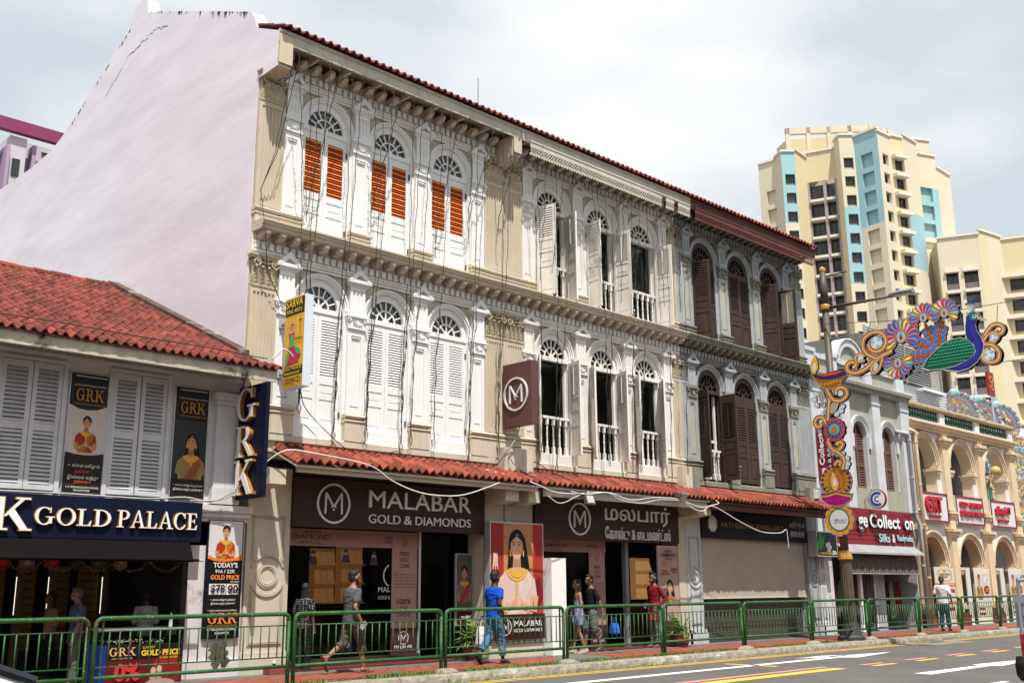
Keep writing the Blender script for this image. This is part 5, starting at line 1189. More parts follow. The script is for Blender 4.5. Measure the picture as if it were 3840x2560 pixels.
# roof storey
rb = MB()
for p0_, p1_, z0, z1 in (((120.1, 52.2), (127.5, 43.8), 58.0, 63.2), ((127.5, 43.8), (131.5, 42.2), 58.0, 63.2)):
    for k in range(4):
        for ua, ub, za, zb_ in ((k / 4, k / 4 + .05, z0, z1), (k / 4, k / 4 + .25, z1 - .9, z1), (k / 4, k / 4 + .25, z0, z0 + 1.6)):
            P4 = [facep(p0_, p1_, ua, za), facep(p0_, p1_, ub, za), facep(p0_, p1_, ub, za, .5), facep(p0_, p1_, ua, za, .5)]
            rb.add(P4 + [(x, y, zb_) for x, y, z in P4], [(0, 1, 5, 4), (1, 2, 6, 5), (3, 0, 4, 7), (4, 5, 6, 7), (0, 3, 2, 1), (2, 3, 7, 6)])
part('roof_storey', fixn(rb.mesh('roof_storey', M_hc)), TW)
part('roof_core', MB().ext([(122.4, 53.4), (128.6, 45.4), (133, 44.2), (142, 55), (124, 56)], 57.5, 62.6, 'xy').mesh('roof_core', M_hy), TW)
part('core', MB().ext([(118, 54.5), (118.6, 52.4), (123.4, 50.8), (124.6, 46.5), (123, 44), (125.6, 40.6), (127.2, 40.2), (131.4, 40.2), (133.0, 41.6), (136.8, 40.0), (145, 62), (121, 55.4)], 0, 58.0, 'xy').mesh('core', M_hc), TW)
TB = thing('apartment_block', 'lower pale yellow apartment block at the right edge, behind the peacock', 'building', (134, 32, 0))
p0, p1 = (129.8, 37.05), (131.75, 32.49)
tface(TB, p0, p1, 45.5, M_hc, zb=41.2)
lg = MB()
for ua, ub, m in ((.0, .13, 0), (.43, .56, 0), (.90, 1.0, 0)):
    P4 = [facep(p0, p1, ua, 0), facep(p0, p1, ub, 0), facep(p0, p1, ub, 0, 1.2), facep(p0, p1, ua, 0, 1.2)]
    lg.add(P4 + [(x, y, 41.3) for x, y, z in P4], [(0, 1, 5, 4), (1, 2, 6, 5), (3, 0, 4, 7), (2, 3, 7, 6)])
part('mullion', fixn(lg.mesh('mullion', M_hc)), TB)
for i in range(13):
    zt = 41.1 - i * 2.75
    for ua, ub in ((.13, .43), (.56, .90)):
        P4 = [facep(p0, p1, ua, zt - 1.7, .8), facep(p0, p1, ub, zt - 1.7, .8), facep(p0, p1, ub, zt, .8), facep(p0, p1, ua, zt, .8)]
        w = part('window', MB().add(P4, [(0, 1, 2, 3)]).mesh('window', M_hw), TB)
        um = (ua + ub) / 2
        part('frame', MB().add([facep(p0, p1, um - .012, zt - 1.7, .75), facep(p0, p1, um + .012, zt - 1.7, .75), facep(p0, p1, um + .012, zt, .75), facep(p0, p1, um - .012, zt, .75)], [(0, 1, 2, 3)]).mesh('frame', M_hf), w)
        P5 = [facep(p0, p1, ua, zt - 2.75, .6), facep(p0, p1, ub, zt - 2.75, .6), facep(p0, p1, ub, zt - 1.7, .6), facep(p0, p1, ua, zt - 1.7, .6)]
        part('spandrel', MB().add(P5, [(0, 1, 2, 3)]).mesh('spandrel', M_hm), TB)
        P6 = [facep(p0, p1, ua - .02, zt - .35, -.35), facep(p0, p1, ub + .02, zt - .35, -.35), facep(p0, p1, ub + .02, zt - .35, .3), facep(p0, p1, ua - .02, zt - .35, .3)]
        part('hood', fixn(MB().add(P6 + [(x, y, z + .4) for x, y, z in P6], [(0, 1, 5, 4), (1, 2, 6, 5), (3, 0, 4, 7), (4, 5, 6, 7), (0, 3, 2, 1)]).mesh('hood', M_hood)), TB)
tface(TB, (131.75, 32.49), (133.46, 32.17), 46.0, M_hy); tface(TB, (133.46, 32.17), (136.79, 31.6), 46.0, M_hc)
tface(TB, (136.79, 31.6), (138.6, 27.0), 45.6, M_hy, (.10, .98, 40.3, 1.9, 12, 2.75), hood=True)
part('core', MB().ext([(130.6, 37.4), (132.6, 33.5), (133.6, 33.2), (137.6, 32.7), (139.6, 27.2), (150, 30), (142, 45)], 0, 45.5, 'xy').mesh('core', M_hc), TB)
# pink roofed flats seen over the gable wall
PK = thing('apartment_block', 'grey mauve flats with a magenta roof beam, seen past the lilac gable wall', 'building', (17, 41, 0))
M_mag = mat('magenta_render', (.22, .035, .10), .8, .12, .6)
M_pkw = mat('lilac_white_render', (.52, .49, .54), .85, .1, .5); M_pkm = mat('mauve_fin_render', (.36, .26, .38), .85, .1, .5)  # lilac white for the walls, plain mauve for the fins
part('roof_beam', MB().box(5, 20.5, 39.9, 40.3, 26.05, 26.75).mesh('roof_beam', M_mag), PK)
part('wall', MB().box(18.1, 20.4, 41.0, 46, 0, 26.04).mesh('wall', M_pkw), PK); part('rear_wall', MB().box(5, 18.1, 44.0, 46, 0, 23.4).mesh('rear_wall', M_pkw), PK)
part('stair_wall', MB().box(17.2, 18.08, 40.2, 44, 0, 25.9).mesh('stair_wall', M_pkw), PK)
part('fin', MB().box(17.0, 17.18, 39.9, 44, 0, 25.2).box(18.45, 18.65, 40.3, 41, 0, 25.7).mesh('fin', M_pkm), PK)
part('parapet', MB().box(12, 17.0, 41.0, 41.3, 23.4, 24.9).box(12, 17.1, 40.8, 41.5, 24.9, 25.05).mesh('parapet', M_pkw), PK)
for (x0, x1, z0, z1) in ((19.2, 20.1, 24.6, 25.7), (19.2, 20.1, 21.8, 22.9)): w = part('window', MB().box(x0, x1, 40.95, 41.0, z0, z1).mesh('window', M_hw), PK); part('frame', MB().box(x0 - .08, x1 + .08, 40.9, 40.96, z1, z1 + .1).box((x0 + x1) / 2 - .04, (x0 + x1) / 2 + .04, 40.9, 40.96, z0, z1).mesh('frame', M_pkw), w)
part('window', MB().box(17.4, 17.8, 40.14, 40.2, 23.6, 24.6).mesh('window', M_hw), PK)
part('corridor', MB().box(10, 17.0, 43.0, 44.0, 20, 23.4).mesh('corridor', M_hm), PK)
part('railing', MB().box(10, 17.0, 41.2, 41.3, 22.4, 22.5).box(10, 17, 41.2, 41.3, 21.4, 21.5).mesh('railing', M_pkw), PK)
# white block with louvred plant screens behind the grey shophouse
WB = thing('building', 'plain white block with grey louvred plant screens behind the arcade', 'building', (56, 9, 0))
part('wall', MB().box(47.5, 58.5, 8.0, 16, 0, 12.1).mesh('wall', mat('bright_white_wall', (.74, .76, .78), .8, .05, .5)), WB); part('side_wing', MB().box(58.6, 90, 12, 20, 0, 12.9).mesh('side_wing', MATS['bright_white_wall']), WB)
lm = shared('louv', lambda: MB().box(0, 8.6, -.06, .06, 0, .035).mesh('louvre', mat('louvre_grey', (.36, .37, .37), .5, .05)))
sc_ = part('screen_frame', MB().box(49, 49.1, 7.8, 7.9, 12.1, 14.6).box(57.6, 57.7, 7.8, 7.9, 12.1, 14.6).box(53.3, 53.4, 7.8, 7.9, 12.1, 14.6).mesh('screen_frame', MATS['louvre_grey']), WB)
for k in range(18): part('louvre', lm, sc_, (49.1, 7.85, 12.2 + k * .135))
part('plant_room', MB().box(49.3, 57.4, 8.3, 14, 12.1, 14.3).mesh('plant_room', mat('plant_dark', (.16, .16, .15), .9)), WB)
lm2 = shared('louv2', lambda: MB().box(0, 7, -.05, .05, 0, .03).mesh('louvre', MATS['louvre_grey']))
for k in range(9): part('louvre', lm2, sc_, (50.5, 7.6, 10.7 + k * .13))
for k in range(7): part('louvre', lm2, sc_, (57.5, 7.6, 10.65 + k * .13))
part('ledge', MB().box(54.6, 57.4, 7.5, 8, 11.85, 12.0).mesh('ledge', MATS['bright_white_wall']), WB)
# ---------------------------------------------------------------- temple gateway tower
TP = thing('temple_tower', 'tiered temple gateway tower crowded with small painted statues at the right edge', 'temple', (69, 10.5, 0))
PAST = [(.22, .36, .42), (.40, .20, .20), (.50, .38, .20), (.20, .32, .22), (.46, .26, .32), (.30, .34, .46), (.52, .46, .40), (.44, .28, .10)]
tb = MB()
for i in range(6):
    z0 = 2 + i * 1.5; g_ = i * .28
    tb.box(64.6 + g_ * .6, 74 - g_, 8.4 + g_ * .5, 14 - g_ * .5, z0, z0 + 1.5, PAST[i % 4]); tb.box(64.4 + g_ * .6, 74.2 - g_, 8.2 + g_ * .5, 14.2 - g_ * .5, z0 + 1.25, z0 + 1.45, (.18, .12, .13))
part('tiers', tb.mesh('tiers', PAINT), TP)
st = MB(); rg = random.Random(21)
def figure(b, x, y, z, s, rg):
    c = rg.choice(PAST); k = rg.choice([(.42, .28, .20), (.30, .38, .44), (.50, .40, .30), (.28, .36, .26)])
    b.lathe([(.10 * s, 0), (.13 * s, .12 * s), (.09 * s, .42 * s), (.13 * s, .55 * s), (.15 * s, .78 * s), (.05 * s, .86 * s)], 6, (x, y, z), c)
    b.ell((x, y, z + .97 * s), (.09 * s, .09 * s, .11 * s), 6, 4, k); b.lathe([(.09 * s, 1.03 * s), (.07 * s, 1.12 * s), (.02 * s, 1.3 * s)], 5, (x, y, z), (.55, .38, .10))
    for q in (-1, 1): b.tube([(x + q * .14 * s, y, z + .74 * s), (x + q * .25 * s, y - .05 * s, z + .55 * s), (x + q * .2 * s, y - .15 * s, z + (.75 if rg.random() < .5 else .4) * s)], .035 * s, 4, k)
for i in range(6):
    g_ = i * .28; z0 = 2 + i * 1.5
    for row in range(2):
        n = 22
        for k in range(n): figure(st, 64.7 + g_ * .6 + k * (9.2 - g_ * 1.6) / n, 8.25 + g_ * .5 - .1 * (row == 0), z0 + .05 + row * .75, rg.uniform(.6, 1.05), rg)
        for k in range(9): figure(st, 64.45 + g_ * .6, 8.6 + g_ * .5 + k * .55, z0 + .05 + row * .75, rg.uniform(.6, 1.0), rg)
o = part('statues', st.mesh('statues', PAINT), TP); o['kind'] = 'stuff'
vb = MB()
vb.loft([[(x, 11.2 + 1.5 * math.cos(a), 11.0 + 1.9 * math.sin(a)) for a in [pi * i / 12 for i in range(13)]] for x in (66.6, 72.6)], (.32, .40, .42))
part('barrel_roof', vb.mesh('barrel_roof', PAINT), TP)
for xg in (65.9, 69.4, 72.6):
    eb = MB()
    for r, c, y in ((1.35, (.22, .34, .38), 0), (1.1, (.36, .20, .22), -.1), (.9, (.34, .26, .16), -.2)): eb.loft([[(xg + yy, 10.6 + r * math.cos(a), 12.1 + r * math.sin(a)) for a in [2 * pi * i / 24 for i in range(24)]] for yy in (y - .15 + .2, y - .15)], c)
    for k in range(26):
        a = -.5 + (pi + 1) * k / 25; eb.ell((xg - .1, 10.6 + 1.38 * math.cos(a), 12.1 + 1.38 * math.sin(a)), (.12, .12, .17), 5, 4, (.32, .16, .22) if k % 2 else (.30, .42, .44))
    for k in range(60):
        a = rg.uniform(0, 2 * pi); r = .95 * math.sqrt(rg.random()); eb.ell((xg - .4, 10.6 + r * math.cos(a), 12.1 + r * math.sin(a)), (.09, .09, .15), 5, 4, rg.choice(PAST))
    eb.ell((xg, 10.6, 13.5), (.3, .3, .35), 6, 5, (.3, .45, .45)); eb.lathe([(.2, 0), (.05, .7)], 6, (xg, 10.6, 13.6), (.35, .3, .4))
    part('horseshoe_gable', eb.mesh('horseshoe_gable', PAINT), TP)
for k in range(7): part('finial', MB().lathe([(.12, 0), (.22, .15), (.22, .3), (.08, .45), (.13, .6), (.02, 1.0)], 7, (67.2 + k * .75, 11.2, 12.85), (.62, .36, .05)).mesh('finial', GLOSSP), TP)
rs = thing('rooftop_sign', 'small red roof sign with a gold emblem above the temple', 'sign', (60, 6, 11))
part('board', MB().box(59.6, 60.45, 6.0, 6.12, 12.0, 13.35).mesh('board', mat('deep_red_board', (.30, .02, .02), .6)), rs)
part('emblem', MB().ann(60.0, 12.9, .14, .22, 0, 2 * pi, 5.96, 6.0, 16).ann(60.05, 12.45, .1, .18, R_(60), R_(330), 5.96, 6.0, 14).mesh('emblem', M_golds), rs); part('post', MB().tube([(60, 6.06, 8), (60, 6.06, 12)], .05, 6).mesh('post', M_alu), rs)
# houses across the road, unseen behind the camera, added to darken shade and reflections
OP = thing('unseen_shophouse_row', 'plain shophouse row facing the street from its far side', 'building', (20, -32, 0))
M_op = mat('opposite_plaster', (.36, .34, .30), .85, .2, .3)
for k in range(22): part('house', MB().box(-70 + k * 8, -62.05 + k * 8, -42, -31, 0, 10.5 + 1.2 * math.sin(k * 2.1)).mesh('house', M_op), OP)
for k in range(66): part('window', MB().box(-69 + k * 2.66, -67.6 + k * 2.66, -31.02, -30.97, 4.6, 6.8).box(-69 + k * 2.66, -67.6 + k * 2.66, -31.02, -30.97, .3, 3.0).mesh('window', M_hw), OP)
# ---------------------------------------------------------------- shop signs
def bar(b, p, q, w, y0, y1, side='y'):
    dx, dz = q[0] - p[0], q[1] - p[1]; l = math.hypot(dx, dz); nx, nz = -dz / l * w / 2, dx / l * w / 2
    b.ext([(p[0] - nx, p[1] - nz), (q[0] - nx, q[1] - nz), (q[0] + nx, q[1] + nz), (p[0] + nx, p[1] + nz)], y0, y1, 'xz' if side == 'y' else 'yz')
def m_logo(parent, cx, cz, r, y, m, d=.03, side='y'):
    ring = MB()
    if side == 'y': ring.ann(cx, cz, r * .90, r, 0, 2 * pi, y - d, y, 36)
    else:
        ring.ann(cx, cz, r * .90, r, 0, 2 * pi, -d, 0, 36); ring.v = [(y + v[1], v[0], v[2]) for v in ring.v]
    o = part('logo_ring', fixn(ring.mesh('logo_ring', m)), parent)
    b = MB(); w = .085 * r; P = lambda a, c: (cx + a * r, cz + c * r)
    e = [0]
    def B(a, c, ww=w): e[0] += 1; bar(b, P(*a), P(*c), ww, y - d - .0004 * e[0], y, side)
    for s in (-1, 1):
        B((s * .50, -.52), (s * .47, .52)); B((s * .47, .52), (s * .02, -.14)); B((s * .02, -.10), (s * .13, -.20), w * .8)
    p = P(0, -.30)
    b.ext([(p[0] + .05 * r * math.cos(t), p[1] + .06 * r * math.sin(t)) for t in [2 * pi * i / 10 for i in range(10)]], y - d, y, 'xz' if side == 'y' else 'yz')
    part('logo_m', fixn(b.mesh('logo_m', m)), parent)
S1 = thing('shop_sign', 'brown sign board reading MALABAR GOLD & DIAMONDS in silver letters', 'sign', (12.9, 0, 2.68))
part('board', MB().box(10.51, 15.27, -.06, .10, 2.68, 3.585).mesh('board', M_signbr), S1)
m_logo(S1, 11.38, 3.13, .375, -.06, M_silver)
text('letters', 'MALABAR', S1, 12.20, 14.85, 3.10, 3.43, -.06, M_silver, .03); [text('letters', w_, S1, a_, c_, 2.80, 2.97, -.06, M_silver, .025) for w_, a_, c_ in (('GOLD', 12.20, 12.98), ('&', 13.07, 13.27), ('DIAMONDS', 13.36, 14.85))]
S2 = thing('shop_sign', 'brown sign board with large silver Tamil lettering', 'sign', (19.4, 0, 2.63))
part('board', MB().box(16.80, 22.08, -.06, .10, 2.64, 3.585).mesh('board', M_signbr), S2)
m_logo(S2, 18.27, 3.12, .375, -.06, M_silver)
text('letters', 'மலபார்', S2, 19.17, 21.70, 3.04, 3.53, -.06, M_silver, .03, .006); text('letters', 'ேகால்டு & ைடமண்ட்ஸ்', S2, 19.17, 21.70, 2.69, 2.99, -.06, M_silver, .025, .004)
S3 = thing('shop_sign', 'dark sign board reading ARTHESDAM JEWELLERY in gold', 'sign', (25.8, 0, 2.83))
part('board', MB().box(23.12, 28.43, -.05, .10, 2.83, 3.56).mesh('board', mat('dark_violet_board', (.012, .009, .018), .6, .2, 1.5, 0, spec=.15)), S3)
M_gtxt = mat('dull_gold_paint', (.30, .16, .03), .5, 0); M_wtxt = mat('dim_white_paint', (.55, .55, .58), .5, 0)
text('letters', 'ARTHESDAM JEWELLERY', S3, 23.95, 27.12, 3.09, 3.27, -.05, M_gtxt, .006); text('letters', 'அதிர்ஷ்டம்', S3, 27.45, 28.28, 3.22, 3.42, -.05, M_wtxt, .004); text('letters', '開新金莊', S3, 27.5, 28.28, 2.97, 3.14, -.05, M_wtxt, .004)
gm = MB()
for k in range(8):
    a0, a1 = 2 * pi * k / 8 + .39, 2 * pi * (k + 1) / 8 + .39; c = (23.6, 3.21)
    o_ = [(c[0] + .2 * math.cos(a), c[1] + .215 * math.sin(a)) for a in (a0, a1)]; i_ = [(c[0] + .10 * math.cos(a), c[1] + .11 * math.sin(a)) for a in (a0, a1)]
    gm.add([(p[0], -.056, p[1]) for p in (o_[0], o_[1], i_[1], i_[0])], [(0, 1, 2, 3)], (.55, .55, .6) if k % 2 else (.66, .66, .7))
gm.add([(23.6 + .10 * math.cos(2 * pi * k / 8 + .39), -.056, 3.21 + .11 * math.sin(2 * pi * k / 8 + .39)) for k in range(8)], [tuple(range(8))], (.75, .75, .78))
part('gem_emblem', fixn(gm.mesh('gem_emblem', PAINT)), S3); part('emblem_rim', fixn(MB().ann(23.6, 3.21, .215, .235, .39, .39 + 2 * pi, -.058, -.05, 8).mesh('emblem_rim', M_gtxt)), S3)
# projecting brown sign
S4 = thing('projecting_sign', 'brown projecting box sign with a silver M in a ring', 'sign', (15.75, -.6, 5.0))
M_psign = mat('brown_box', (.105, .045, .04), .55, .08, 2, .03)
part('box', MB().box(15.76, 15.95, -1.02, -.13, 5.0, 6.40).mesh('box', M_psign), S4)
m_logo(S4, -.55, 5.70, .375, 15.76, M_silver, .03, 'x')
for z in (5.25, 6.15): part('bracket', MB().box(15.82, 15.86, -.14, .0, z - .02, z + .02).box(15.78, 15.90, -.035, -.0, z - .08, z + .08).mesh('bracket', MATS['black_metal']), S4)
# dance school light box
S5 = thing('light_box_sign', 'yellow projecting light box for SARVA FINE ARTS with a dancer', 'sign', (10.1, -.5, 5.1))
part('box', MB().box(10.02, 10.20, -.95, -.30, 5.10, 6.80).mesh('box', mat('pale_blue_alu', (.60, .66, .74), .45, .05)), S5)
f = FP(-.30, -.95, 5.11, 6.79, 10.019, 'x')
f.rect(0, 1, 0, 1, (.70, .40, .035)); f.rect(.02, .98, .80, .985, (.022, .018, .02)); f.rect(.02, .98, .125, .225, (.022, .018, .02))
sk = (.55, .30, .20); red = (.42, .02, .06); grn = (.03, .38, .18)
f.stroke([(.30, .58), (.16, .66), (.24, .745)], .035, sk, 2.6); f.stroke([(.46, .58), (.56, .67), (.36, .745)], .035, sk, 2.6)
f.poly([(.22, .60), (.54, .60), (.50, .50), (.54, .44), (.24, .44), (.28, .50)], red); f.poly([(.32, .58), (.46, .58), (.52, .44), (.28, .44)], grn)
f.ell(.38, .665, .085, .042, HAIR); f.ell(.385, .655, .062, .036, sk); f.ell(.36, .66, .01, .006, (.02, .02, .02)); f.ell(.41, .66, .01, .006, (.02, .02, .02)); f.ell(.39, .638, .02, .005, (.5, .05, .05))
f.poly([(.24, .45), (.54, .45), (.80, .40), (.88, .33), (.74, .26), (.86, .25), (.40, .24), (.06, .235), (.10, .32), (.2, .40)], red); f.poly([(.52, .45), (.80, .41), (.88, .34), (.66, .37)], grn); f.poly([(.05, .24), (.12, .33), (.24, .42), (.30, .36), (.16, .25)], grn)
for k in range(6): f.stroke([(.42 + k * .05, .38), (.36 + k * .08, .25)], .008, (.60, .06, .14), 2.6)
f.stroke([(.80, .57), (.80, .74)], .012, (.05, .03, .02), 2.6); f.stroke([(.72, .715), (.80, .745), (.88, .715)], .012, (.05, .03, .02), 2.6)
f.done('print', S5, GLOSSP)
my = MATS['print_yellow']; mk = mat('print_black', (.02, .015, .012), .5, 0)
def xt(n, s, y0, y1, z0, z1, m, bold=0.0): return text(n, s, S5, -y0, -y1, z0, z1, 10.004, m, .002, bold, face='x')
xt('lettering', 'SARVA', -.36, -.90, 6.60, 6.75, my, .006); xt('lettering', 'FINE ARTS', -.38, -.88, 6.49, 6.565, my); xt('lettering', '3rd floor', -.66, -.92, 5.96, 6.03, mk)
xt('lettering', 'Dance, Vocals &', -.33, -.92, 5.42, 5.475, my); xt('lettering', 'Instrumental', -.38, -.86, 5.34, 5.40, my); xt('lettering', '85094123', -.40, -.90, 5.18, 5.28, mk, .006); xt('lettering', '(', -.33, -.37, 5.16, 5.29, mk, .03)
for z in (5.45, 6.40): part('bracket', MB().box(10.06, 10.14, -.31, -.08, z - .03, z + .03).box(10.02, 10.18, -.10, -.076, z - .09, z + .09).mesh('bracket', M_alu), S5)
# large portrait poster on the pier
S6 = thing('poster', 'large framed poster of a smiling woman with long hair, palms together, above a MALABAR strip', 'poster', (16.05, -.2, .47))
part('frame', MB().box(15.24, 16.86, -.25, -.08, .475, 2.945).mesh('frame', M_alu), S6)
f = FP(15.265, 16.835, .50, 2.92, -.252); aspp = 2.42 / 1.57
f.rect(0, 1, .215, 1, (.40, .045, .03)); f.rect(0, .22, .215, 1, (.30, .03, .025)); f.rect(.24, .80, .40, 1, (.50, .22, .10)); f.rect(.82, .98, .35, 1, (.36, .03, .02))
rg = random.Random(2)
for k in range(60): f.ell(rg.uniform(.25, .79), rg.uniform(.6, 1), rg.uniform(.008, .02), rg.uniform(.008, .018), rg.choice([(.40, .15, .06), (.58, .30, .14), (.42, .13, .05)]), 7)
for k in range(5): f.stroke([(.03 + .022 * k, .60 + .02 * (k % 2)), (.05 + .015 * k, .70), (.045 + .015 * k, .74)], .006, (.75, .62, .45), aspp)
f.ell(.88, .40, .11, .12, (.16, .012, .012))
woman(f, .48, .80, .215, aspp, (.62, .46, .40), (.68, .55, .50), longhair=True, skin=(.62, .35, .22), look=-.02)
for k in range(70): f.ell(rg.uniform(.28, .72), rg.uniform(.33, .62), .004, .003, (.75, .60, .54), 5)
f.rect(0, 1, 0, .215, (.040, .010, .012)); f.done('print', S6, GLOSSP)
m_logo(S6, 15.63, .765, .165, -.315, M_silver, .004); text('lettering', 'MALABAR', S6, 15.88, 16.72, .775, .885, -.315, M_face, .003); text('lettering', 'GOLD & DIAMONDS', S6, 15.88, 16.72, .655, .72, -.315, M_face, .003)
part('plinth', MB().box(15.25, 16.85, -.22, .0, .12, .47).mesh('plinth', M_beige2), H2)
# white display panel
S7 = thing('display_stand', 'plain white standing panel beside the large poster', 'panel', (17, -.3, .14)); part('panel', MB().box(16.90, 17.36, -.45, -.12, .141, 2.20).mesh('panel', M_face), S7); part('foot', MB().box(16.94, 17.32, -.42, -.14, .139, .141).mesh('foot', M_face), S7)
# ---------------------------------------------------------------- shop fronts
M_sglass = glass('shop_glass', (.62, .60, .58)); M_pink = mat('dusky_pink_vinyl', (.36, .21, .19), .6, .06); M_plum = mat('plum_vinyl', (.055, .016, .022), .6, .1); M_dtx = mat('dark_vinyl', (.045, .02, .025), .6, 0)
M_lit = mat('lit_display', (.34, .20, .09), .7, .3, 3, 0, emit=(1, .50, .16), es=.13); M_tray = mat('glowing_gold_tray', (.55, .34, .13), .5, .6, 34, .5, 60, emit=(1, .52, .18), es=.24, orand=.4)  # warm case lighting is put into panels and trays as emission
F1 = thing('shopfront', 'dark glazed jewellery shop front under the MALABAR GOLD & DIAMONDS sign', 'shop front', (12.9, .4, .14))
part('glass_pane', MB().box(10.54, 13.86, .44, .45, .30, 2.68).mesh('glass_pane', M_sglass), F1); part('glass_door', MB().box(13.90, 15.25, .46, .47, .16, 2.68).mesh('glass_door', M_sglass), F1)
part('plinth', MB().box(10.52, 13.88, .38, .55, .14, .30).mesh('plinth', M_dark), F1); part('mullion', MB().box(13.85, 13.905, .40, .50, .14, 2.70).mesh('mullion', M_alu), F1)
part('red_step', MB().box(10.52, 15.26, -.12, .37, .139, .165).mesh('red_step', mat('red_carpet', (.11, .012, .010), .95, .2)), F1)
part('transom_print', MB().box(10.54, 13.85, .42, .438, 2.36, 2.68).mesh('transom_print', M_pink), F1)
text('lettering', 'mine', F1, 11.07, 11.45, 2.60, 2.66, .42, M_dtx, .003); text('lettering', 'DIAMOND', F1, 10.82, 11.68, 2.48, 2.58, .42, M_dtx, .003); text('lettering', 'FESTIVAL', F1, 11.0, 11.48, 2.395, 2.45, .42, M_dtx, .003); text('lettering', 'NATURAL', F1, 12.98, 13.38, 2.52, 2.58, .42, M_dtx, .003); text('lettering', 'DIAMONDS', F1, 12.98, 13.42, 2.45, 2.505, .42, M_dtx, .003)
def coin_banner(T, x0, x1, z0, z1, y, zp, full=True):
    part('vinyl_banner', MB().box(x0, x1, y, y + .012, zp, z1).mesh('vinyl_banner', M_pink), T); part('vinyl_base', MB().box(x0, x1, y, y + .012, z0, zp).mesh('vinyl_base', M_plum), T)
    w = x1 - x0; h = z1 - zp; X = lambda a: x0 + a * w; Z = lambda a: zp + a * h
    part('coin', MB().disc(X(.5), Z(.92), .09 * w / .65, y - .004, y, 20).mesh('coin', M_gtxt), T)
    for i, s_ in enumerate(('FREE', 'GOLD', 'COINS')): text('lettering', s_, T, X(.3), X(.7), Z(.775 - i * .065), Z(.82 - i * .065), y, M_dtx, .002, .015)
    for i, s_ in enumerate(('FREE 1 GM GOLD COIN ON', 'SGD 2,000 & 1/2 GM GOLD', 'COIN ON SGD 1,250 WORTH', 'DIAMOND & PRECIOUS GEM', 'JEWELLERY PURCHASE')): text('lettering', s_, T, X(.08), X(.92), Z(.565 - i * .035), Z(.582 - i * .035), y, M_dtx, .001)
    text('lettering', '100%', T, X(.22), X(.78), Z(.25), Z(.31), y, M_dtx, .002, .02); text('lettering', 'VALUE', T, X(.34), X(.66), Z(.205), Z(.235), y, M_dtx, .002); text('lettering', 'DIAMOND', T, X(.22), X(.78), Z(.12), Z(.16), y, M_dtx, .002)
    m_logo(T, X(.5), z0 + (zp - z0) * .62, .13 * w / .65, y, M_silver, .002); text('lettering', 'MALABAR', T, X(.15), X(.85), z0 + (zp - z0) * .22, z0 + (zp - z0) * .34, y, M_silver, .002)
coin_banner(F1, 13.16, 13.80, .30, 2.62, .405, .80)
text('lettering', 'MAL', F1, 12.85, 13.15, 1.50, 1.60, .435, M_silver, .003); text('lettering', 'GOLD &', F1, 12.85, 13.15, 1.36, 1.43, .435, M_silver, .003)
part('logo_arc', fixn(MB().ann(13.2, 1.82, .21, .235, R_(115), R_(245), .43, .438, 12).mesh('logo_arc', M_silver)), F1)
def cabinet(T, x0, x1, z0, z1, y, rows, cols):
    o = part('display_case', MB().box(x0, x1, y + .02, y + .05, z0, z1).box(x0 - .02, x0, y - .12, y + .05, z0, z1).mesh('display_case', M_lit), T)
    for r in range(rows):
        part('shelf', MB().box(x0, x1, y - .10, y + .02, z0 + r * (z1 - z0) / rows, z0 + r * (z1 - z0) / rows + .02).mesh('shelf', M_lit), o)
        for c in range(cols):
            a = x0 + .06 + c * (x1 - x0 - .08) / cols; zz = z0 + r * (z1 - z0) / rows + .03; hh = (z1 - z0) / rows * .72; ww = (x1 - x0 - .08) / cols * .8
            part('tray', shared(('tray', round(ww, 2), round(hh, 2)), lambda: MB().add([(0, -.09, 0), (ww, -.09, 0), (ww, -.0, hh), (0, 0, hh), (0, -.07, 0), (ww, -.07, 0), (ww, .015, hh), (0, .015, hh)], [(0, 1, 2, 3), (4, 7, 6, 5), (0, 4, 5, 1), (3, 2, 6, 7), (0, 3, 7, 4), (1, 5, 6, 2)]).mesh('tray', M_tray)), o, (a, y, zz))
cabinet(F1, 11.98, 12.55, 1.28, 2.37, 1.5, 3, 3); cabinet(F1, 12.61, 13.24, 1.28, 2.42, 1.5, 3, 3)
part('counter', MB().box(11.2, 13.8, 1.2, 1.45, .14, 1.22).mesh('counter', mat('dark_wood', (.05, .028, .018), .5)), F1)
for k, (x, z) in enumerate(((11.30, 2.02), (12.05, 2.06), (12.72, 2.02))): part('sticker', MB().ext([(x - .10, z), (x - .035, z + .26), (x + .035, z + .26), (x + .10, z)], .425, .432).mesh('sticker', M_dtx), F1); text('lettering', 'FREE', F1, x - .05, x + .05, z + .15, z + .19, .424, M_wtxt, .001)
S8 = thing('poster', 'small framed poster of a bejewelled woman in the shade beside the large poster', 'poster', (15.0, .3, .8)); part('frame', MB().box(14.78, 15.25, .31, .36, .80, 2.28).mesh('frame', M_alu), S8)
f = FP(14.80, 15.23, .82, 2.26, .309); f.rect(0, 1, .22, 1, (.10, .10, .08)); woman(f, .5, .74, .14, 3.3, (.22, .16, .09), (.35, .06, .07), hands=False); f.rect(0, 1, 0, .22, (.05, .012, .015)); f.done('print', S8); text('lettering', 'MALABAR', S8, 14.9, 15.15, .95, 1.0, .27, M_face, .001)
F2 = thing('shopfront', 'open jewellery shop front under the Tamil sign with pink banners', 'shop front', (19.4, .4, .14))
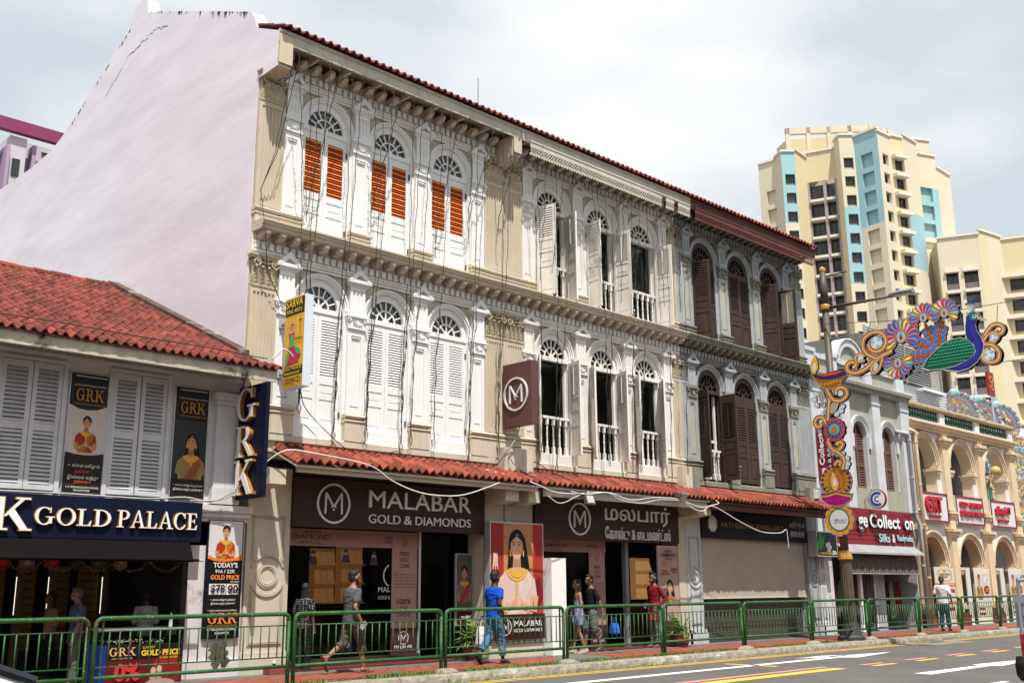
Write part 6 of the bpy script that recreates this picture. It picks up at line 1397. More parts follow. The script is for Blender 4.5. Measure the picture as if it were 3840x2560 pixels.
part('transom_print', MB().box(16.82, 19.66, .36, .378, 2.38, 2.66).mesh('transom_print', M_pink), F2); text('lettering', 'mine', F2, 17.75, 18.05, 2.59, 2.65, .36, M_dtx, .003); text('lettering', 'DIAMOND', F2, 17.55, 18.3, 2.48, 2.57, .36, M_dtx, .003); text('lettering', 'FESTIVAL', F2, 17.7, 18.15, 2.40, 2.45, .36, M_dtx, .003); text('lettering', 'NATURAL', F2, 18.95, 19.4, 2.5, 2.57, .36, M_dtx, .003)
coin_banner(F2, 19.05, 19.62, .20, 2.38, .36, .70); part('glass_pane', MB().box(16.82, 19.05, .40, .41, .2, 2.66).mesh('glass_pane', M_sglass), F2)
part('door_post', MB().box(20.38, 20.50, .34, .46, .14, 2.66).mesh('door_post', mat('grey_post', (.24, .24, .26), .6)), F2)
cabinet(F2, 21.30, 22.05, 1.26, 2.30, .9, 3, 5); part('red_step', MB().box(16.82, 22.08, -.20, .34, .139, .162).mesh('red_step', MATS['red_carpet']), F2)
part('case_base', MB().box(21.0, 22.08, .8, 1.0, .14, 1.2).mesh('case_base', MATS['dark_wood']), F2)
for x in (17.6, 18.5, 19.4, 20.6, 21.4): part('ceiling_light', MB().disc(x, 0, .06, 0, .01, 14).xf(Matrix.Translation((0, -.35, 3.612)) @ Matrix.Rotation(R_(90), 4, 'X')).mesh('ceiling_light', mat('ceiling_lamp', (.8, .8, .75), .5, 0, emit=(1, .9, .7), es=2.5)), F2)
S9 = thing('poster', 'tall pink poster with a woman looking over her shoulder, behind the man in red', 'poster', (21.7, .05, .47)); part('backing', MB().box(21.28, 22.09, .03, .08, .47, 2.58).mesh('backing', M_alu), S9)
f = FP(21.30, 22.07, .49, 2.56, .029); f.rect(0, 1, 0, 1, (.42, .27, .25)); woman(f, .55, .52, .13, 2.7, (.45, .28, .27), (.50, .33, .31), hands=False, longhair=True, skin=(.52, .30, .2)); f.ell(.28, .80, .08, .03, (.42, .22, .05)); f.rect(0, 1, 0, .12, (.07, .02, .025)); f.done('print', S9)
for s_, x0, x1, z0, z1 in (('mine', 21.52, 21.80, 2.42, 2.49), ('DIAMOND', 21.38, 21.98, 2.31, 2.40), ('FESTIVAL', 21.52, 21.84, 2.23, 2.28), ('FREE', 21.42, 21.62, 1.93, 1.98), ('GOLD COINS', 21.34, 21.70, 1.86, 1.91), ('100%', 21.76, 22.03, 1.96, 2.04), ('VALUE', 21.80, 22.0, 1.90, 1.94)): text('lettering', s_, S9, x0, x1, z0, z1, -.006, M_dtx, .002, .01)
# closed jeweller: blind and roller grille
F3 = thing('roller_blind', 'beige roller blind drawn half down over a dark grille', 'blind', (25.8, .1, .27))
def wavy(x0, x1, z0, z1, y, m, amp=.008, n=70, name='fabric'):
    vs = []; fs = []
    for i in range(n + 1):
        x = x0 + (x1 - x0) * i / n; dy = amp * math.sin(i * 1.9) + amp * .6 * math.sin(i * .71)
        vs += [(x, y + dy * .3, z1), (x, y + dy, z0)]
    for i in range(n): fs.append((2 * i, 2 * i + 2, 2 * i + 3, 2 * i + 1))
    return MB().add(vs, fs).mesh(name, m, True)
part('fabric', wavy(23.14, 28.40, 1.27, 2.83, .10, mat('beige_blind', (.40, .36, .31), .85, .08, 2, .1, streak=.12, dirt=(.25, .22, .18))), F3); part('hem_bar', MB().box(23.14, 28.40, .08, .125, 1.25, 1.285).mesh('hem_bar', mat('hem_cream', (.55, .52, .46), .7)), F3)
gs = shared('gslat', lambda: MB().box(0, 5.28, -.012, .012, 0, .105).box(0, 5.28, -.02, .0, .105, .118).mesh('grille_slat', mat('dark_grille', (.075, .062, .056), .6, .15)))
for k in range(23): part('grille_slat', gs, F3, (23.12, .30, .16 + k * .118))
part('grille_floor', MB().box(23.1, 28.44, .1, .36, .14, .16).mesh('grille_floor', M_dark), F3)
# clothing shop signs
M_redb = mat('red_slat_board', (.24, .010, .022), .5, .12, 2)
S10 = thing('shop_sign', 'red slatted sign board reading ge Collect on, Silks & Readymades', 'sign', (32.6, -.1, 2.85))
part('board', MB().box(29.95, 35.24, -.08, .0, 2.86, 4.0).mesh('board', mat('black_slat_gap', (.015, .006, .008), .6)), S10)
sl = shared('redslat', lambda: MB().box(29.95, 35.24, -.13, -.08, 0, .128).mesh('slat', M_redb))
for k in range(8): part('slat', sl, S10, (0, 0, 2.865 + k * .142))
M_lside = mat('letter_dark_side', (.05, .03, .04), .5); M_cyan = mat('pale_blue_letter', (.40, .66, .72), .5, 0)
for s_, a, c in (('ge', 31.35, 31.95), ('Collect', 32.1, 34.2), ('on', 34.55, 35.2)):
    z0 = 3.40 if s_ != 'ge' else 3.25; z1 = 3.84 if s_ == 'Collect' else 3.72
    text('letters', s_, S10, a - .012, c + .012, z0 - .012, z1 + .012, -.13, M_lside, .08, .045); text('letters', s_, S10, a, c, z0, z1, -.212, M_face, .006, .02)
for s_, a, c in (('Silks', 32.70, 33.45), ('&', 33.62, 33.82), ('Readymades', 33.98, 35.12)): text('letters', s_, S10, a - .01, c + .01, 2.94, 3.23, -.13, M_lside, .05, .04); text('letters', s_, S10, a, c, 2.95, 3.22, -.182, M_cyan if s_ != '&' else M_face, .006, .012)
cn = thing('metal_canopy', 'narrow sheet metal canopy under the red slatted sign', 'canopy', (32.6, -.2, 2.5)); part('sheet', MB().add([(29.95, -.10, 2.86), (35.35, -.10, 2.86), (35.38, -.42, 2.60), (29.95, -.42, 2.60), (35.38, -.43, 2.54), (29.95, -.43, 2.54)], [(0, 1, 2, 3), (3, 2, 4, 5)]).mesh('sheet', mat('galvanised', (.30, .30, .31), .5, .2, 2, .1)), cn)
sa = thing('striped_awning', 'brown and grey striped drop awning of the clothing shop', 'awning', (32.6, -.25, 1.9)); ab = MB(); n = 78
for i in range(n):
    xa, xb = 30.02 + i * 5.2 / n, 30.02 + (i + 1) * 5.2 / n; y0, y1 = -.24 - .02 * math.sin(i * .9), -.24 - .02 * math.sin((i + 1) * .9)
    ab.add([(xa, -.16, 2.56), (xb, -.16, 2.56), (xb, y1, 1.93), (xa, y0, 1.93)], [(0, 1, 2, 3)], (.16, .13, .12) if i % 2 else (.065, .045, .042))
part('fabric', ab.mesh('fabric', CLOTH), sa); part('weight_bar', MB().tube([(29.98, -.25, 1.93), (35.25, -.25, 1.93)], .02, 6).mesh('weight_bar', MATS['galvanised']), sa)
S11 = thing('light_box_sign', 'black light box sign 123A with bamboo and a white orchid', 'sign', (29, -.2, 2.4)); part('box', MB().box(28.42, 29.62, -.36, -.06, 2.42, 3.16).mesh('box', M_alu), S11)
f = FP(28.46, 29.58, 2.45, 3.13, -.362); f.rect(0, 1, 0, 1, (.008, .010, .008))
for a, c, l in ((.12, .45, 1.2), (.2, .4, .9), (.28, .5, 2.0), (.1, .35, 2.3)): f.stroke([(a, .25), (a + .12 * math.cos(l), .6), (a + .3 * math.cos(l), .92)], [.05, .06, .005], (.03, .24, .05), .6)
f.stroke([(.14, .2), (.14, .95)], .03, (.05, .30, .07), .6)
for k in range(5): f.ell(.55 + .09 * math.cos(k * 1.256), .36 + .14 * math.sin(k * 1.256), .07, .11, (.62, .66, .68)); f.ell(.55, .36, .03, .04, (.55, .4, .2))
f.ell(.35, .28, .14, .12, (.03, .035, .03)); f.done('print', S11, GLOSSP); text('lettering', '123A', S11, 29.22, 29.50, 2.48, 2.60, -.38, M_face, .002, .02); text('lettering', 'UP TO 2ND FLOOR 樓上2樓', S11, 28.5, 29.18, 2.48, 2.56, -.38, my, .002)
S12 = thing('projecting_sign', 'oval projecting sign with a blue C on white and red rim', 'sign', (32.3, -.5, 4.0))
dm = MB().disc(-.45, 4.30, .31, 0, .10, 28, None, .95); dm.v = [(32.25 + v[1], v[0], v[2]) for v in dm.v]; part('rim', fixn(dm.mesh('rim', M_redb)), S12)
for r, c, dd in ((.28, M_face, .004),): q = MB().disc(-.45, 4.30, r, -dd, 0, 28, None, .95); q.v = [(32.25 + v[1], v[0], v[2]) for v in q.v]; part('face', fixn(q.mesh('face', c)), S12)
for r0, r1 in ((.15, .24), (.06, .10)): q = MB().ann(-.45, 4.30, r0, r1, R_(50), R_(310), -.009, -.004, 22); q.v = [(32.25 + v[1], -.9 - v[0], v[2]) for v in q.v]; part('letter_c', fixn(q.mesh('letter_c', mat('sign_blue', (.03, .09, .32), .5))), S12)
part('bracket', MB().box(32.27, 32.32, -.16, .02, 4.27, 4.33).mesh('bracket', M_alu), S12)
S13 = thing('projecting_sign', 'tall red projecting sign with sideways lettering, behind the lamp post ornaments', 'sign', (29.2, -.4, 4.7)); part('board', MB().box(29.2, 29.28, -.66, -.16, 4.72, 6.5).mesh('board', M_redb), S13); part('bracket', MB().box(29.22, 29.26, -.16, -.12, 6.2, 6.26).box(29.22, 29.26, -.16, -.12, 4.9, 4.96).mesh('bracket', M_alu), S13)
for s_, z0, z1, y0, y1, m in (('ge Collection', 4.8, 6.45, -.22, -.44, M_face), ('Silks & Readymades', 4.8, 6.45, -.50, -.63, M_cyan)):
    me = text_mesh(s_, 'letters', m, .5, .02); xs_ = [v.co.x for v in me.vertices]; ys_ = [v.co.y for v in me.vertices]; a0, a1, b0, b1 = min(xs_), max(xs_), min(ys_), max(ys_)
    for v in me.vertices: v.co = (29.2 - .02 * (v.co.z + .5), y1 + (y0 - y1) * (v.co.y - b0) / (b1 - b0) if False else y0 + (y1 - y0) * (1 - (v.co.y - b0) / (b1 - b0)), z0 + (z1 - z0) * (v.co.x - a0) / (a1 - a0))
    part('letters', me, S13)
# garments in the clothing shop
def garment(x, y, z1, w, h, col, label, rg):
    n = 8; vs = []; fs = []
    for j in range(7):
        t = j / 6
        for i in range(n + 1):
            u = i / n; vs.append((x + (u - .5) * w * (.55 + .5 * t), y + .03 * math.sin(u * 9 + t * 3) + .015 * math.sin(t * 7), z1 - h * t - .04 * abs(u - .5) * (1 - t) * 3))
    for j in range(6):
        for i in range(n): fs.append((j * (n + 1) + i, j * (n + 1) + i + 1, (j + 1) * (n + 1) + i + 1, (j + 1) * (n + 1) + i))
    b = MB(); b.add(vs, fs, col); b.c = [tuple(max(0, min(1, c * (1 + rg.uniform(-.25, .25)))) for c in col) for _ in fs]
    o = thing('hanging_garment', label, 'garment', (x, y, z1), 'garments hanging in the clothing shop'); part('cloth', b.mesh('cloth', CLOTH, True), o)
    part('hanger', MB().tube([(x - w * .25, y, z1 - .02), (x, y, z1 + .05), (x + w * .25, y, z1 - .02)], .006, 4).tube([(x, y, z1 + .05), (x, y, z1 + .12)], .004, 4).mesh('hanger', MATS['black_metal']), o)
rg = random.Random(11); COLS = [((.22, .05, .16), 'plum'), ((.10, .24, .06), 'leaf green'), ((.30, .16, .05), 'ochre'), ((.03, .12, .10), 'teal'), ((.30, .05, .05), 'brick red'), ((.30, .08, .16), 'rose pink'), ((.10, .13, .20), 'slate blue'), ((.35, .14, .03), 'orange'), ((.22, .22, .24), 'silver grey'), ((.03, .05, .12), 'navy'), ((.40, .36, .30), 'ivory'), ((.02, .14, .09), 'dark green'), ((.28, .02, .04), 'crimson')]
for k, (c, nm) in enumerate(COLS):
    if k < 4: x, y, z = 30.25 + k * .34, .18, 1.75
    elif k < 9: x, y, z = 32.0 + (k - 4) * .22, .40 + .05 * (k % 2), 1.85
    else: x, y, z = 34.1 + (k - 9) * .22, .35 + .06 * (k % 2), 1.72
    garment(x, y, z, .34, rg.uniform(.9, 1.35), tuple(v * .6 for v in c), nm + ' patterned garment on a hanger in the open clothing shop', rg)
for x0, x1, y in ((30.05, 31.5, .18), (31.9, 33.0, .42), (34.0, 35.0, .38)):
    o = thing('clothes_rail', {30.05: 'clothes rail by the peeling pier of the clothing shop', 31.9: 'clothes rail in the middle bay of the clothing shop', 34.0: 'clothes rail in the right bay of the clothing shop'}[x0], 'clothes rail', ((x0 + x1) / 2, y, .14)); zr = 1.97 if 31 < x0 < 33 else 1.87
    part('rail', MB().tube([(x0, y, zr), (x1, y, zr)], .012, 6).tube([(x0, y, zr), (x0, y, .15)], .012, 6).tube([(x1, y, zr), (x1, y, .15)], .012, 6).box(x0, x1, y - .2, y + .2, .14, .16).mesh('rail', MATS['black_metal']), o)
# arcade signs and banners
M_gred = mat('sign_red', (.45, .012, .025), .45, .1, 3, 0); M_mar = mat('maroon_border', (.22, .014, .03), .5)
def grt(x0, x1, label):
    T = thing('shop_sign', label, 'sign', ((x0 + x1) / 2, 0, 3.76)); part('board', MB().box(x0, x1, -.06, .11, 3.77, 4.83).mesh('board', mat('sign_white', (.66, .66, .66), .6, .05)), T)
    part('border', MB().box(x0, x1, -.085, -.06, 4.77, 4.83).box(x0, x1, -.085, -.06, 3.77, 3.84).box(x0, x0 + .06, -.084, -.06, 3.84, 4.77).box(x1 - .06, x1, -.084, -.06, 3.84, 4.77).mesh('border', M_mar), T); return T
T = grt(36.25, 38.45, 'white sign with red letters GRT Jewellers'); text('letters', 'GRT', T, 36.55, 37.85, 4.10, 4.68, -.06, M_gred, .10, .03); text('letters', 'JEWELLERS', T, 36.8, 37.75, 3.92, 4.02, -.06, M_gred, .06, .02)
T = grt(39.20, 41.65, 'white sign with red letters GOLD DIAMOND SILVER PLATINUM'); text('letters', 'GOLD - DIAMOND', T, 39.45, 41.45, 4.42, 4.62, -.06, M_gred, .08, .04); text('letters', 'SILVER-PLATINUM', T, 39.45, 41.45, 4.08, 4.28, -.06, M_gred, .08, .04)
T = grt(42.40, 44.85, 'white sign with red Tamil letters on the arcade'); text('letters', 'ஜீஆர்டி', T, 42.75, 44.2, 4.22, 4.62, -.06, M_gred, .08, .03); text('letters', 'ஜூவல்லர்ஸ்', T, 42.9, 44.0, 3.96, 4.12, -.06, M_gred, .06, .02)
def rollup(xc, w, y, label, kind):
    T = thing('roll_up_banner', label, 'banner', (xc, y, .13)); x0, x1 = xc - w / 2, xc + w / 2
    part('panel', MB().box(x0, x1, y, y + .02, .16, 2.20).mesh('panel', mat('banner_white', (.62, .60, .56), .6, .05)), T); part('base', MB().box(x0 - .03, x1 + .03, y - .08, y + .12, .131, .165).mesh('base', M_alu), T); part('support_pole', MB().tube([(xc, y + .04, .16), (xc, y + .04, 2.2)], .012, 6).mesh('support_pole', M_alu), T)
    f = FP(x0, x1, .17, 2.19, y - .001)
    if kind == 0:
        f.rect(0, 1, .0, 1, (.58, .55, .49)); f.poly([(.15, .80), (.15, .92), (.28, .96), (.72, .96), (.85, .92), (.85, .80), (.72, .76), (.28, .76)], (.28, .14, .02)); f.poly([(.18, .805), (.18, .915), (.30, .95), (.70, .95), (.82, .915), (.82, .805), (.70, .77), (.30, .77)], (.66, .58, .38)); f.rect(0, 1, .66, .73, (.62, .20, .05)); f.rect(0, 1, .36, .42, (.62, .20, .05)); f.rect(.12, .88, .25, .31, (.14, .02, .02)); f.rect(.05, .95, .56, .62, (.22, .04, .03)); f.done('print', T)
        yy = y - .012; text('lettering', 'GRT', T, xc - .08 * w, xc + .08 * w, 2.03, 2.08, yy, M_mar, .002); text('lettering', 'Golden Eleven', T, xc - .28 * w, xc + .28 * w, 1.92, 2.0, yy, M_mar, .002, .01); text('lettering', 'Flexi', T, xc - .12 * w, xc + .12 * w, 1.84, 1.90, yy, M_mar, .002, .01); text('lettering', 'ADVANCE REWARDS', T, xc - .4 * w, xc + .4 * w, 1.57, 1.62, yy, M_face, .002)
    else:
        f.rect(0, 1, .0, 1, (.66, .62, .48)); f.rect(.03, .97, .38, .90, (.56, .52, .53)); f.rect(.1, .5, .24, .28, (.20, .02, .02)); f.rect(.1, .5, .15, .19, (.20, .02, .02)); f.ell(.72, .78, .14, .06, (.68, .64, .68)); f.ell(.72, .60, .20, .085, (.55, .32, .05)); f.ell(.72, .60, .18, .075, (.26, .01, .02))
        woman(f, .27, .80, .125, 1.42, (.22, .17, .02), (.25, .19, .03), hands=True); f.rect(0, 1, .30, .38, (.66, .62, .48)); f.done('print', T); yy = y - .04
        text('lettering', 'GRT', T, x0 + .66 * w, x0 + .78 * w, 1.72, 1.78, yy, M_mar, .002); text('lettering', 'GOLDEN', T, x0 + .60 * w, x0 + .84 * w, 1.39, 1.44, yy, my, .002, .01); text('lettering', 'FESTIVALS', T, x0 + .58 * w, x0 + .86 * w, 1.31, 1.36, yy, my, .002, .01)
    return T
rollup(37.75, 1.62, .0, 'roll-up banner with orange bands behind the man in white', 0); rollup(41.0, 1.42, .0, 'roll-up banner with a woman in green sari under the middle arch', 1); rollup(44.3, 1.42, .0, 'roll-up banner with a woman in green sari under the third arch, half hidden', 1)
for k, (x, lab) in enumerate(((36.45, 'narrow white upright panel in the first lower arch of the arcade'), (39.75, 'narrow white upright panel in the middle lower arch of the arcade'), (42.95, 'narrow white upright panel in the third lower arch of the arcade'))): tag(part('display_stand', MB().box(x - .04, x + .30, .05, .09, .13, 2.2).box(x - .02, x + .28, -.02, .16, .125, .15).mesh('display_stand', MATS['banner_white'])), lab, 'panel')
# ---------------------------------------------------------------- people
def remesh(mb, name, m, vox=.010, smooth_it=4):
    me = mb.mesh(name, m); fixn(me)
    o = bpy.data.objects.new(name, me); C.objects.link(o)
    r = o.modifiers.new('r', 'REMESH'); r.mode = 'VOXEL'; r.voxel_size = vox; r.use_smooth_shade = True
    s = o.modifiers.new('s', 'SMOOTH'); s.iterations = smooth_it; s.factor = .5
    dg = bpy.context.evaluated_depsgraph_get()
    out = bpy.data.meshes.new_from_object(o.evaluated_get(dg)); bpy.data.objects.remove(o)
    if name in ('shirt', 'trousers'):        # cloth folds
        from mathutils import noise as nz_
        nr_ = [v.normal.copy() for v in out.vertices]
        for v, n_ in zip(out.vertices, nr_):
            p = v.co.copy(); d = nz_.noise(Vector((p.x * 9, p.y * 9, p.z * 22 + 6 * p.x))) * .010 + nz_.noise(Vector((p.x * 30, p.y * 30, p.z * 16))) * .004
            v.co = p + n_ * d
    out.materials.clear(); out.materials.append(m); out.name = name; return out
def cap_tube(b, pts, r, n=10):
    b.tube(pts, r, n)
    for p, rr in ((pts[0], r[0]), (pts[-1], r[-1])): b.ell(p, (rr, rr, rr), 8, 6)
    for p, rr in zip(pts[1:-1], r[1:-1]): b.ell(p, (rr * .99,) * 3, 8, 6)
def hand(b, w, e, curl=.5, s=1.0):
    w = Vector(w); d = (w - Vector(e)).normalized()
    side = d.cross(Vector((0, 1, 0)));
    if side.length < .2: side = Vector((1, 0, 0))
    side.normalize(); nrm = side.cross(d).normalized()
    palm = [w + d * .01 * s, w + d * .05 * s, w + d * .085 * s]
    for k in (-1, 0, 1): b.tube([p + side * k * .022 * s for p in palm], [.017 * s, .019 * s, .016 * s], 7)
    for k, L in zip((-1.5, -.5, .5, 1.5), (.060, .074, .078, .066)):
        p0 = palm[2] + side * k * .019 * s; p1 = p0 + (d * .9 + nrm * -.25 * curl) * L * .5 * s; p2 = p1 + (d * (1 - curl * .9) + nrm * -.9 * curl) * L * .5 * s
        b.tube([p0, p1, p2], [.0095 * s, .009 * s, .0075 * s], 6)
    t0 = w + d * .025 * s - side * .03 * s; b.tube([t0, t0 - side * .02 * s + d * .03 * s - nrm * .01 * s, t0 - side * .02 * s + d * .06 * s - nrm * .025 * s], [.011 * s, .010 * s, .0085 * s], 6)
def ring(cx, cy, z, rx, ry, n=16): return [(cx + rx * math.cos(2 * pi * k / n), cy + ry * math.sin(2 * pi * k / n), z) for k in range(n)]
def headmesh(b, c, yaw, s=1.0):
    h = MB(); h.ell((0, 0, .03), (.098, .078, .105), 14, 10); h.ell((.012, 0, -.045), (.078, .062, .075), 12, 8); h.ell((.03, 0, -.085), (.045, .043, .035), 10, 6)
    h.tube([(.088, 0, .01), (.112, 0, -.03), (.09, 0, -.042)], [.010, .017, .012], 6); h.ell((.083, 0, -.062), (.018, .026, .009), 8, 5); h.ell((.083, 0, -.076), (.016, .022, .008), 8, 5)
    h.ell((.084, 0, .032), (.02, .055, .011), 8, 5)
    for q in (-1, 1): h.ell((-.005, q * .082, -.01), (.022, .012, .033), 8, 6); h.ell((.083, q * .030, .008), (.011, .014, .009), 6, 5)
    M = Matrix.Translation(c) @ Matrix.Rotation(yaw, 4, 'Z') @ Matrix.Scale(s, 4); b.add([M @ Vector(p) for p in h.v], h.f); return M
def person(label, loc, rz, H, P):
    """local frame: faces +x, left is +y; measures for a height of 1.72"""
    k = H / 1.72; T = thing('person', label, 'person', loc); vox = P.get('vox', .010)
    lean = P.get('lean', .0); hipz = P.get('hipz', .90)
    sk = MB(); sh = MB(); tr = MB()
    X = lambda z: lean * max(0, z - hipz)
    w = P.get('w', 1.0); sx = .155 * w
    prof = [(hipz - .06, .105, .15), (hipz + .05, .105, .152), (hipz + .17, .098, .140), (hipz + .30, .110, .152), (hipz + .42, .115, .168), (hipz + .485, .098, .168), (hipz + .52, .078, .125), (hipz + .55, .062, .078), (hipz + .57, .055, .062)]
    sk.loft([ring(X(z) - .01, 0, z, a * .88 * w, c * .88 * w) for z, a, c in prof])
    nz = hipz + .545; sk.tube([(X(nz) - .005, 0, nz - .03), (X(nz) + .01, 0, nz + .09)], [.058, .052], 10)
    hc = (X(nz) + .025 + P.get('hx', 0), P.get('hy', 0), nz + .155); hM = headmesh(sk, hc, P.get('hyaw', 0), P.get('hs', 1.0))
    for sd, q in (('L', 1), ('R', -1)):
        s0 = (X(hipz + .5) - .005, q * .170 * w, hipz + .462); e, wr = P['arms'][sd]; e = (e[0], q * e[1], e[2]); wr = (wr[0], q * wr[1], wr[2])
        cap_tube(sk, [s0, e, wr], [.046 * w, .038, .027]); hand(sk, wr, e, P.get('curl', .5))
        if P.get('sleeve', 1):
            f = P['sleeve'] if P['sleeve'] < 1 else 1
            em = tuple(a + (c - a) * f for a, c in zip(s0, e))
            if P['sleeve'] <= 1: cap_tube(sh, [s0, em], [.058 * w, .066])
            else:
                g = P['sleeve'] - 1; wm = tuple(a + (c - a) * g for a, c in zip(e, wr)); cap_tube(sh, [s0, e, wm], [.058 * w, .058, .048])
        h0 = (0, q * .085, hipz - .02); kn, an = P['legs'][sd]; kn = (kn[0], q * kn[1], kn[2]); an = (an[0], q * an[1], an[2])
        mid = tuple(a + (c - a) * .35 for a, c in zip(kn, an)); mid = (mid[0] - .012, mid[1], mid[2])
        cap_tube(sk, [h0, kn, mid, an], [.078, .052, .053, .034])
        pitch = P.get('foot' + sd, 0.0); cf, sf = math.cos(pitch), math.sin(pitch); fp = lambda x, z: (an[0] + x * cf + z * sf, an[1], an[2] + z * cf - x * sf)
        sk.tube([fp(-.055, -.045), fp(.0, -.035), fp(.08, -.05), fp(.17, -.062)], [.030, .036, .036, .022], 8)
        for t_ in range(5): sk.tube([tuple(a + d_ for a, d_ in zip(fp(.15, -.063), (0, (t_ - 2) * .014, 0))), tuple(a + d_ for a, d_ in zip(fp(.195 - abs(t_ - 2 + q * 1) * .006, -.067), (0, (t_ - 2) * .016, 0)))], [.011, .009], 5)
        if P.get('trou'):
            t = P['trou']; fl = P.get('flare', .075)
            if t <= 1: km = tuple(a + (c - a) * t for a, c in zip(h0, kn)); cap_tube(tr, [h0, km], [.105, fl + .012])
            else: km = tuple(a + (c - a) * (t - 1) for a, c in zip(kn, an)); tr.tube([h0, tuple((a + c) / 2 for a, c in zip(h0, kn)), kn, km], [.105, .092, .078, fl], 12); tr.ell(kn, (.078,) * 3, 10, 8); tr.ell(h0, (.105,) * 3, 10, 8)
        if P.get('shoe'):
            sb = MB(); hh = .05 if P['shoe'][0] == 'shoe' else .018
            L_ = [(-.075, .030), (-.05, .042), (.04, .044), (.12, .050), (.19, .044), (.215, .022)]
            rings_ = []
            for x, ww in L_:
                zz0 = -.092; zt = zz0 + (hh if P['shoe'][0] != 'shoe' else (.085 if x < .03 else .055 if x < .15 else .035))
                rings_.append([tuple(a + d_ for a, d_ in zip(fp(x, z), (0, y, 0))) for y, z in ((-ww, zz0), (ww, zz0), (ww * .9, zt), (-ww * .9, zt))])
            sb.loft(rings_)
            if P['shoe'][0] == 'sandal':
                for xx in (.05, .10): sb.loft([[tuple(a + d_ for a, d_ in zip(fp(xx + dx, zz), (0, y, 0))) for y, zz in ((-.048, -.085), (-.03, -.02), (.03, -.02), (.048, -.085))] for dx in (-.012, .012)])
            me = sb.mesh('shoe', mat('shoe_%d_%d_%d' % tuple(int(c * 99) for c in P['shoe'][1]), P['shoe'][1], .7)); fixn(me)
            o = part('shoe', me, T); o.matrix_parent_inverse = Matrix.Identity(4); PLACE.append((o, loc, rz, k))
    st = P.get('shirt_top', hipz + .545); sb_ = P.get('shirt_bot', hipz - .07)
    if P.get('shirt'):
        rr = [(z, a * 1.06 * w + .012, c * 1.03 * w + .010) for z, a, c in prof if sb_ + .02 < z <= st]
        z0 = rr[0]; rr = [(sb_, z0[1] + .012 + P.get('skirt', 0), z0[2] + .012 + P.get('skirt', 0))] + rr
        sh.loft([ring(X(z) - .01, 0, z, a, c) for z, a, c in rr])
    if P.get('trou'): tr.loft([ring(-.01, 0, z, a, c) for z, a, c in ((hipz - .12, .115, .16), (hipz, .118, .165), (hipz + .10, .112, .158))])
    body = remesh(sk, 'body', mat('skin_%d_%d_%d' % tuple(int(c * 99) for c in P['skin']), P['skin'], .6, .12, 12, .05, 80), vox)
    obs = [part('body', body, T)]
    if P.get('shirt'): obs.append(part('shirt', remesh(sh, 'shirt', P['shirt'], max(vox, .012), 3), T))
    if P.get('trou'): obs.append(part(P.get('trname', 'trousers'), remesh(tr, 'trousers', P['trmat'], max(vox, .012), 3), T))
    hr = MB(); hs = P.get('hair', 'short')
    def HA(c, r): hr.ell(c, r, 12, 8)
    if hs == 'short': HA((-.022, 0, .055), (.098, .084, .092)); HA((-.05, 0, .0), (.062, .078, .085)); HA((.03, 0, .105), (.07, .066, .042))
    elif hs == 'bald': HA((-.06, 0, -.03), (.045, .082, .05))
    elif hs == 'long':
        HA((-.025, 0, .05), (.100, .088, .095)); hr.loft([[( -.05 + x, y, z) for x, y in ((.07, -w_), (.04, w_ * 0 - w_ * 1.0), (-.05, -w_ * .6), (-.06, 0), (-.05, w_ * .6), (.04, w_), (.07, w_), (.0, 0))] for z, w_ in ((.08, .08), (-.05, .092), (-.18, .098), (-.30, .10), (-.40, .07))])
    if P.get('beard'): HA((.035, 0, -.085), (.058, .058, .05)); HA((.02, .05, -.05), (.035, .02, .05)); HA((.02, -.05, -.05), (.035, .02, .05))
    hr.v = [tuple(hM @ Vector(p)) for p in hr.v]
    hm = mat('hair_%d' % int(P.get('hairc', (.012, .01, .009))[0] * 999), P.get('hairc', (.012, .010, .009)), .6, .3, 30, .5, 120)
    obs.append(part('hair', remesh(hr, 'hair', hm, .009, 2), T))
    eb = MB()
    for q in (-1, 1): eb.ell((.092, q * .030, .008), (.006, .011, .006), 6, 4, (.55, .5, .46)); eb.ell((.097, q * .030, .008), (.004, .005, .005), 6, 4, (.02, .015, .012)); eb.ell((.098, q * .031, .030), (.006, .020, .004), 6, 4, (.015, .012, .01))
    eb.ell((.096, 0, -.069), (.008, .022, .006), 6, 4, tuple(c * .7 for c in P['skin'])); eb.v = [tuple(hM @ Vector(p)) for p in eb.v]
    obs.append(part('face', eb.mesh('face', PAINT), T))
    for o in obs: PLACE.append((o, loc, rz, k))
    for nm, mb_, m_ in P.get('extra', []): o = part(nm, fixn(mb_.mesh(nm, m_)), T); PLACE.append((o, loc, rz, k))
    return T
PLACE = []
def place_all():
    for o, loc, rz, k in PLACE:
        M = Matrix.Rotation(rz, 4, 'Z') @ Matrix.Scale(k, 4); o.data.transform(M); o.location = (0, 0, 0)
    PLACE.clear()
def carried(pt, rz, loc, k=1.0): return Vector(loc) + Matrix.Rotation(rz, 3, 'Z') @ (Vector(pt) * k)
def cmat(nm, c, **kw): return mat(nm, c, .9, .14, 7, .3, 90, spec=.1, **kw)
ARM_DOWN = {'L': ((-.02, .21, 1.10), (.03, .22, .86)), 'R': ((-.02, .21, 1.10), (.03, .22, .86))}
STAND = {'L': ((.01, .095, .49), (-.01, .10, .09)), 'R': ((.01, .095, .49), (-.01, .10, .09))}
WALK = {'L': ((-.06, .085, .50), (-.36, .085, .20)), 'R': ((.16, .085, .50), (.23, .09, .09))}
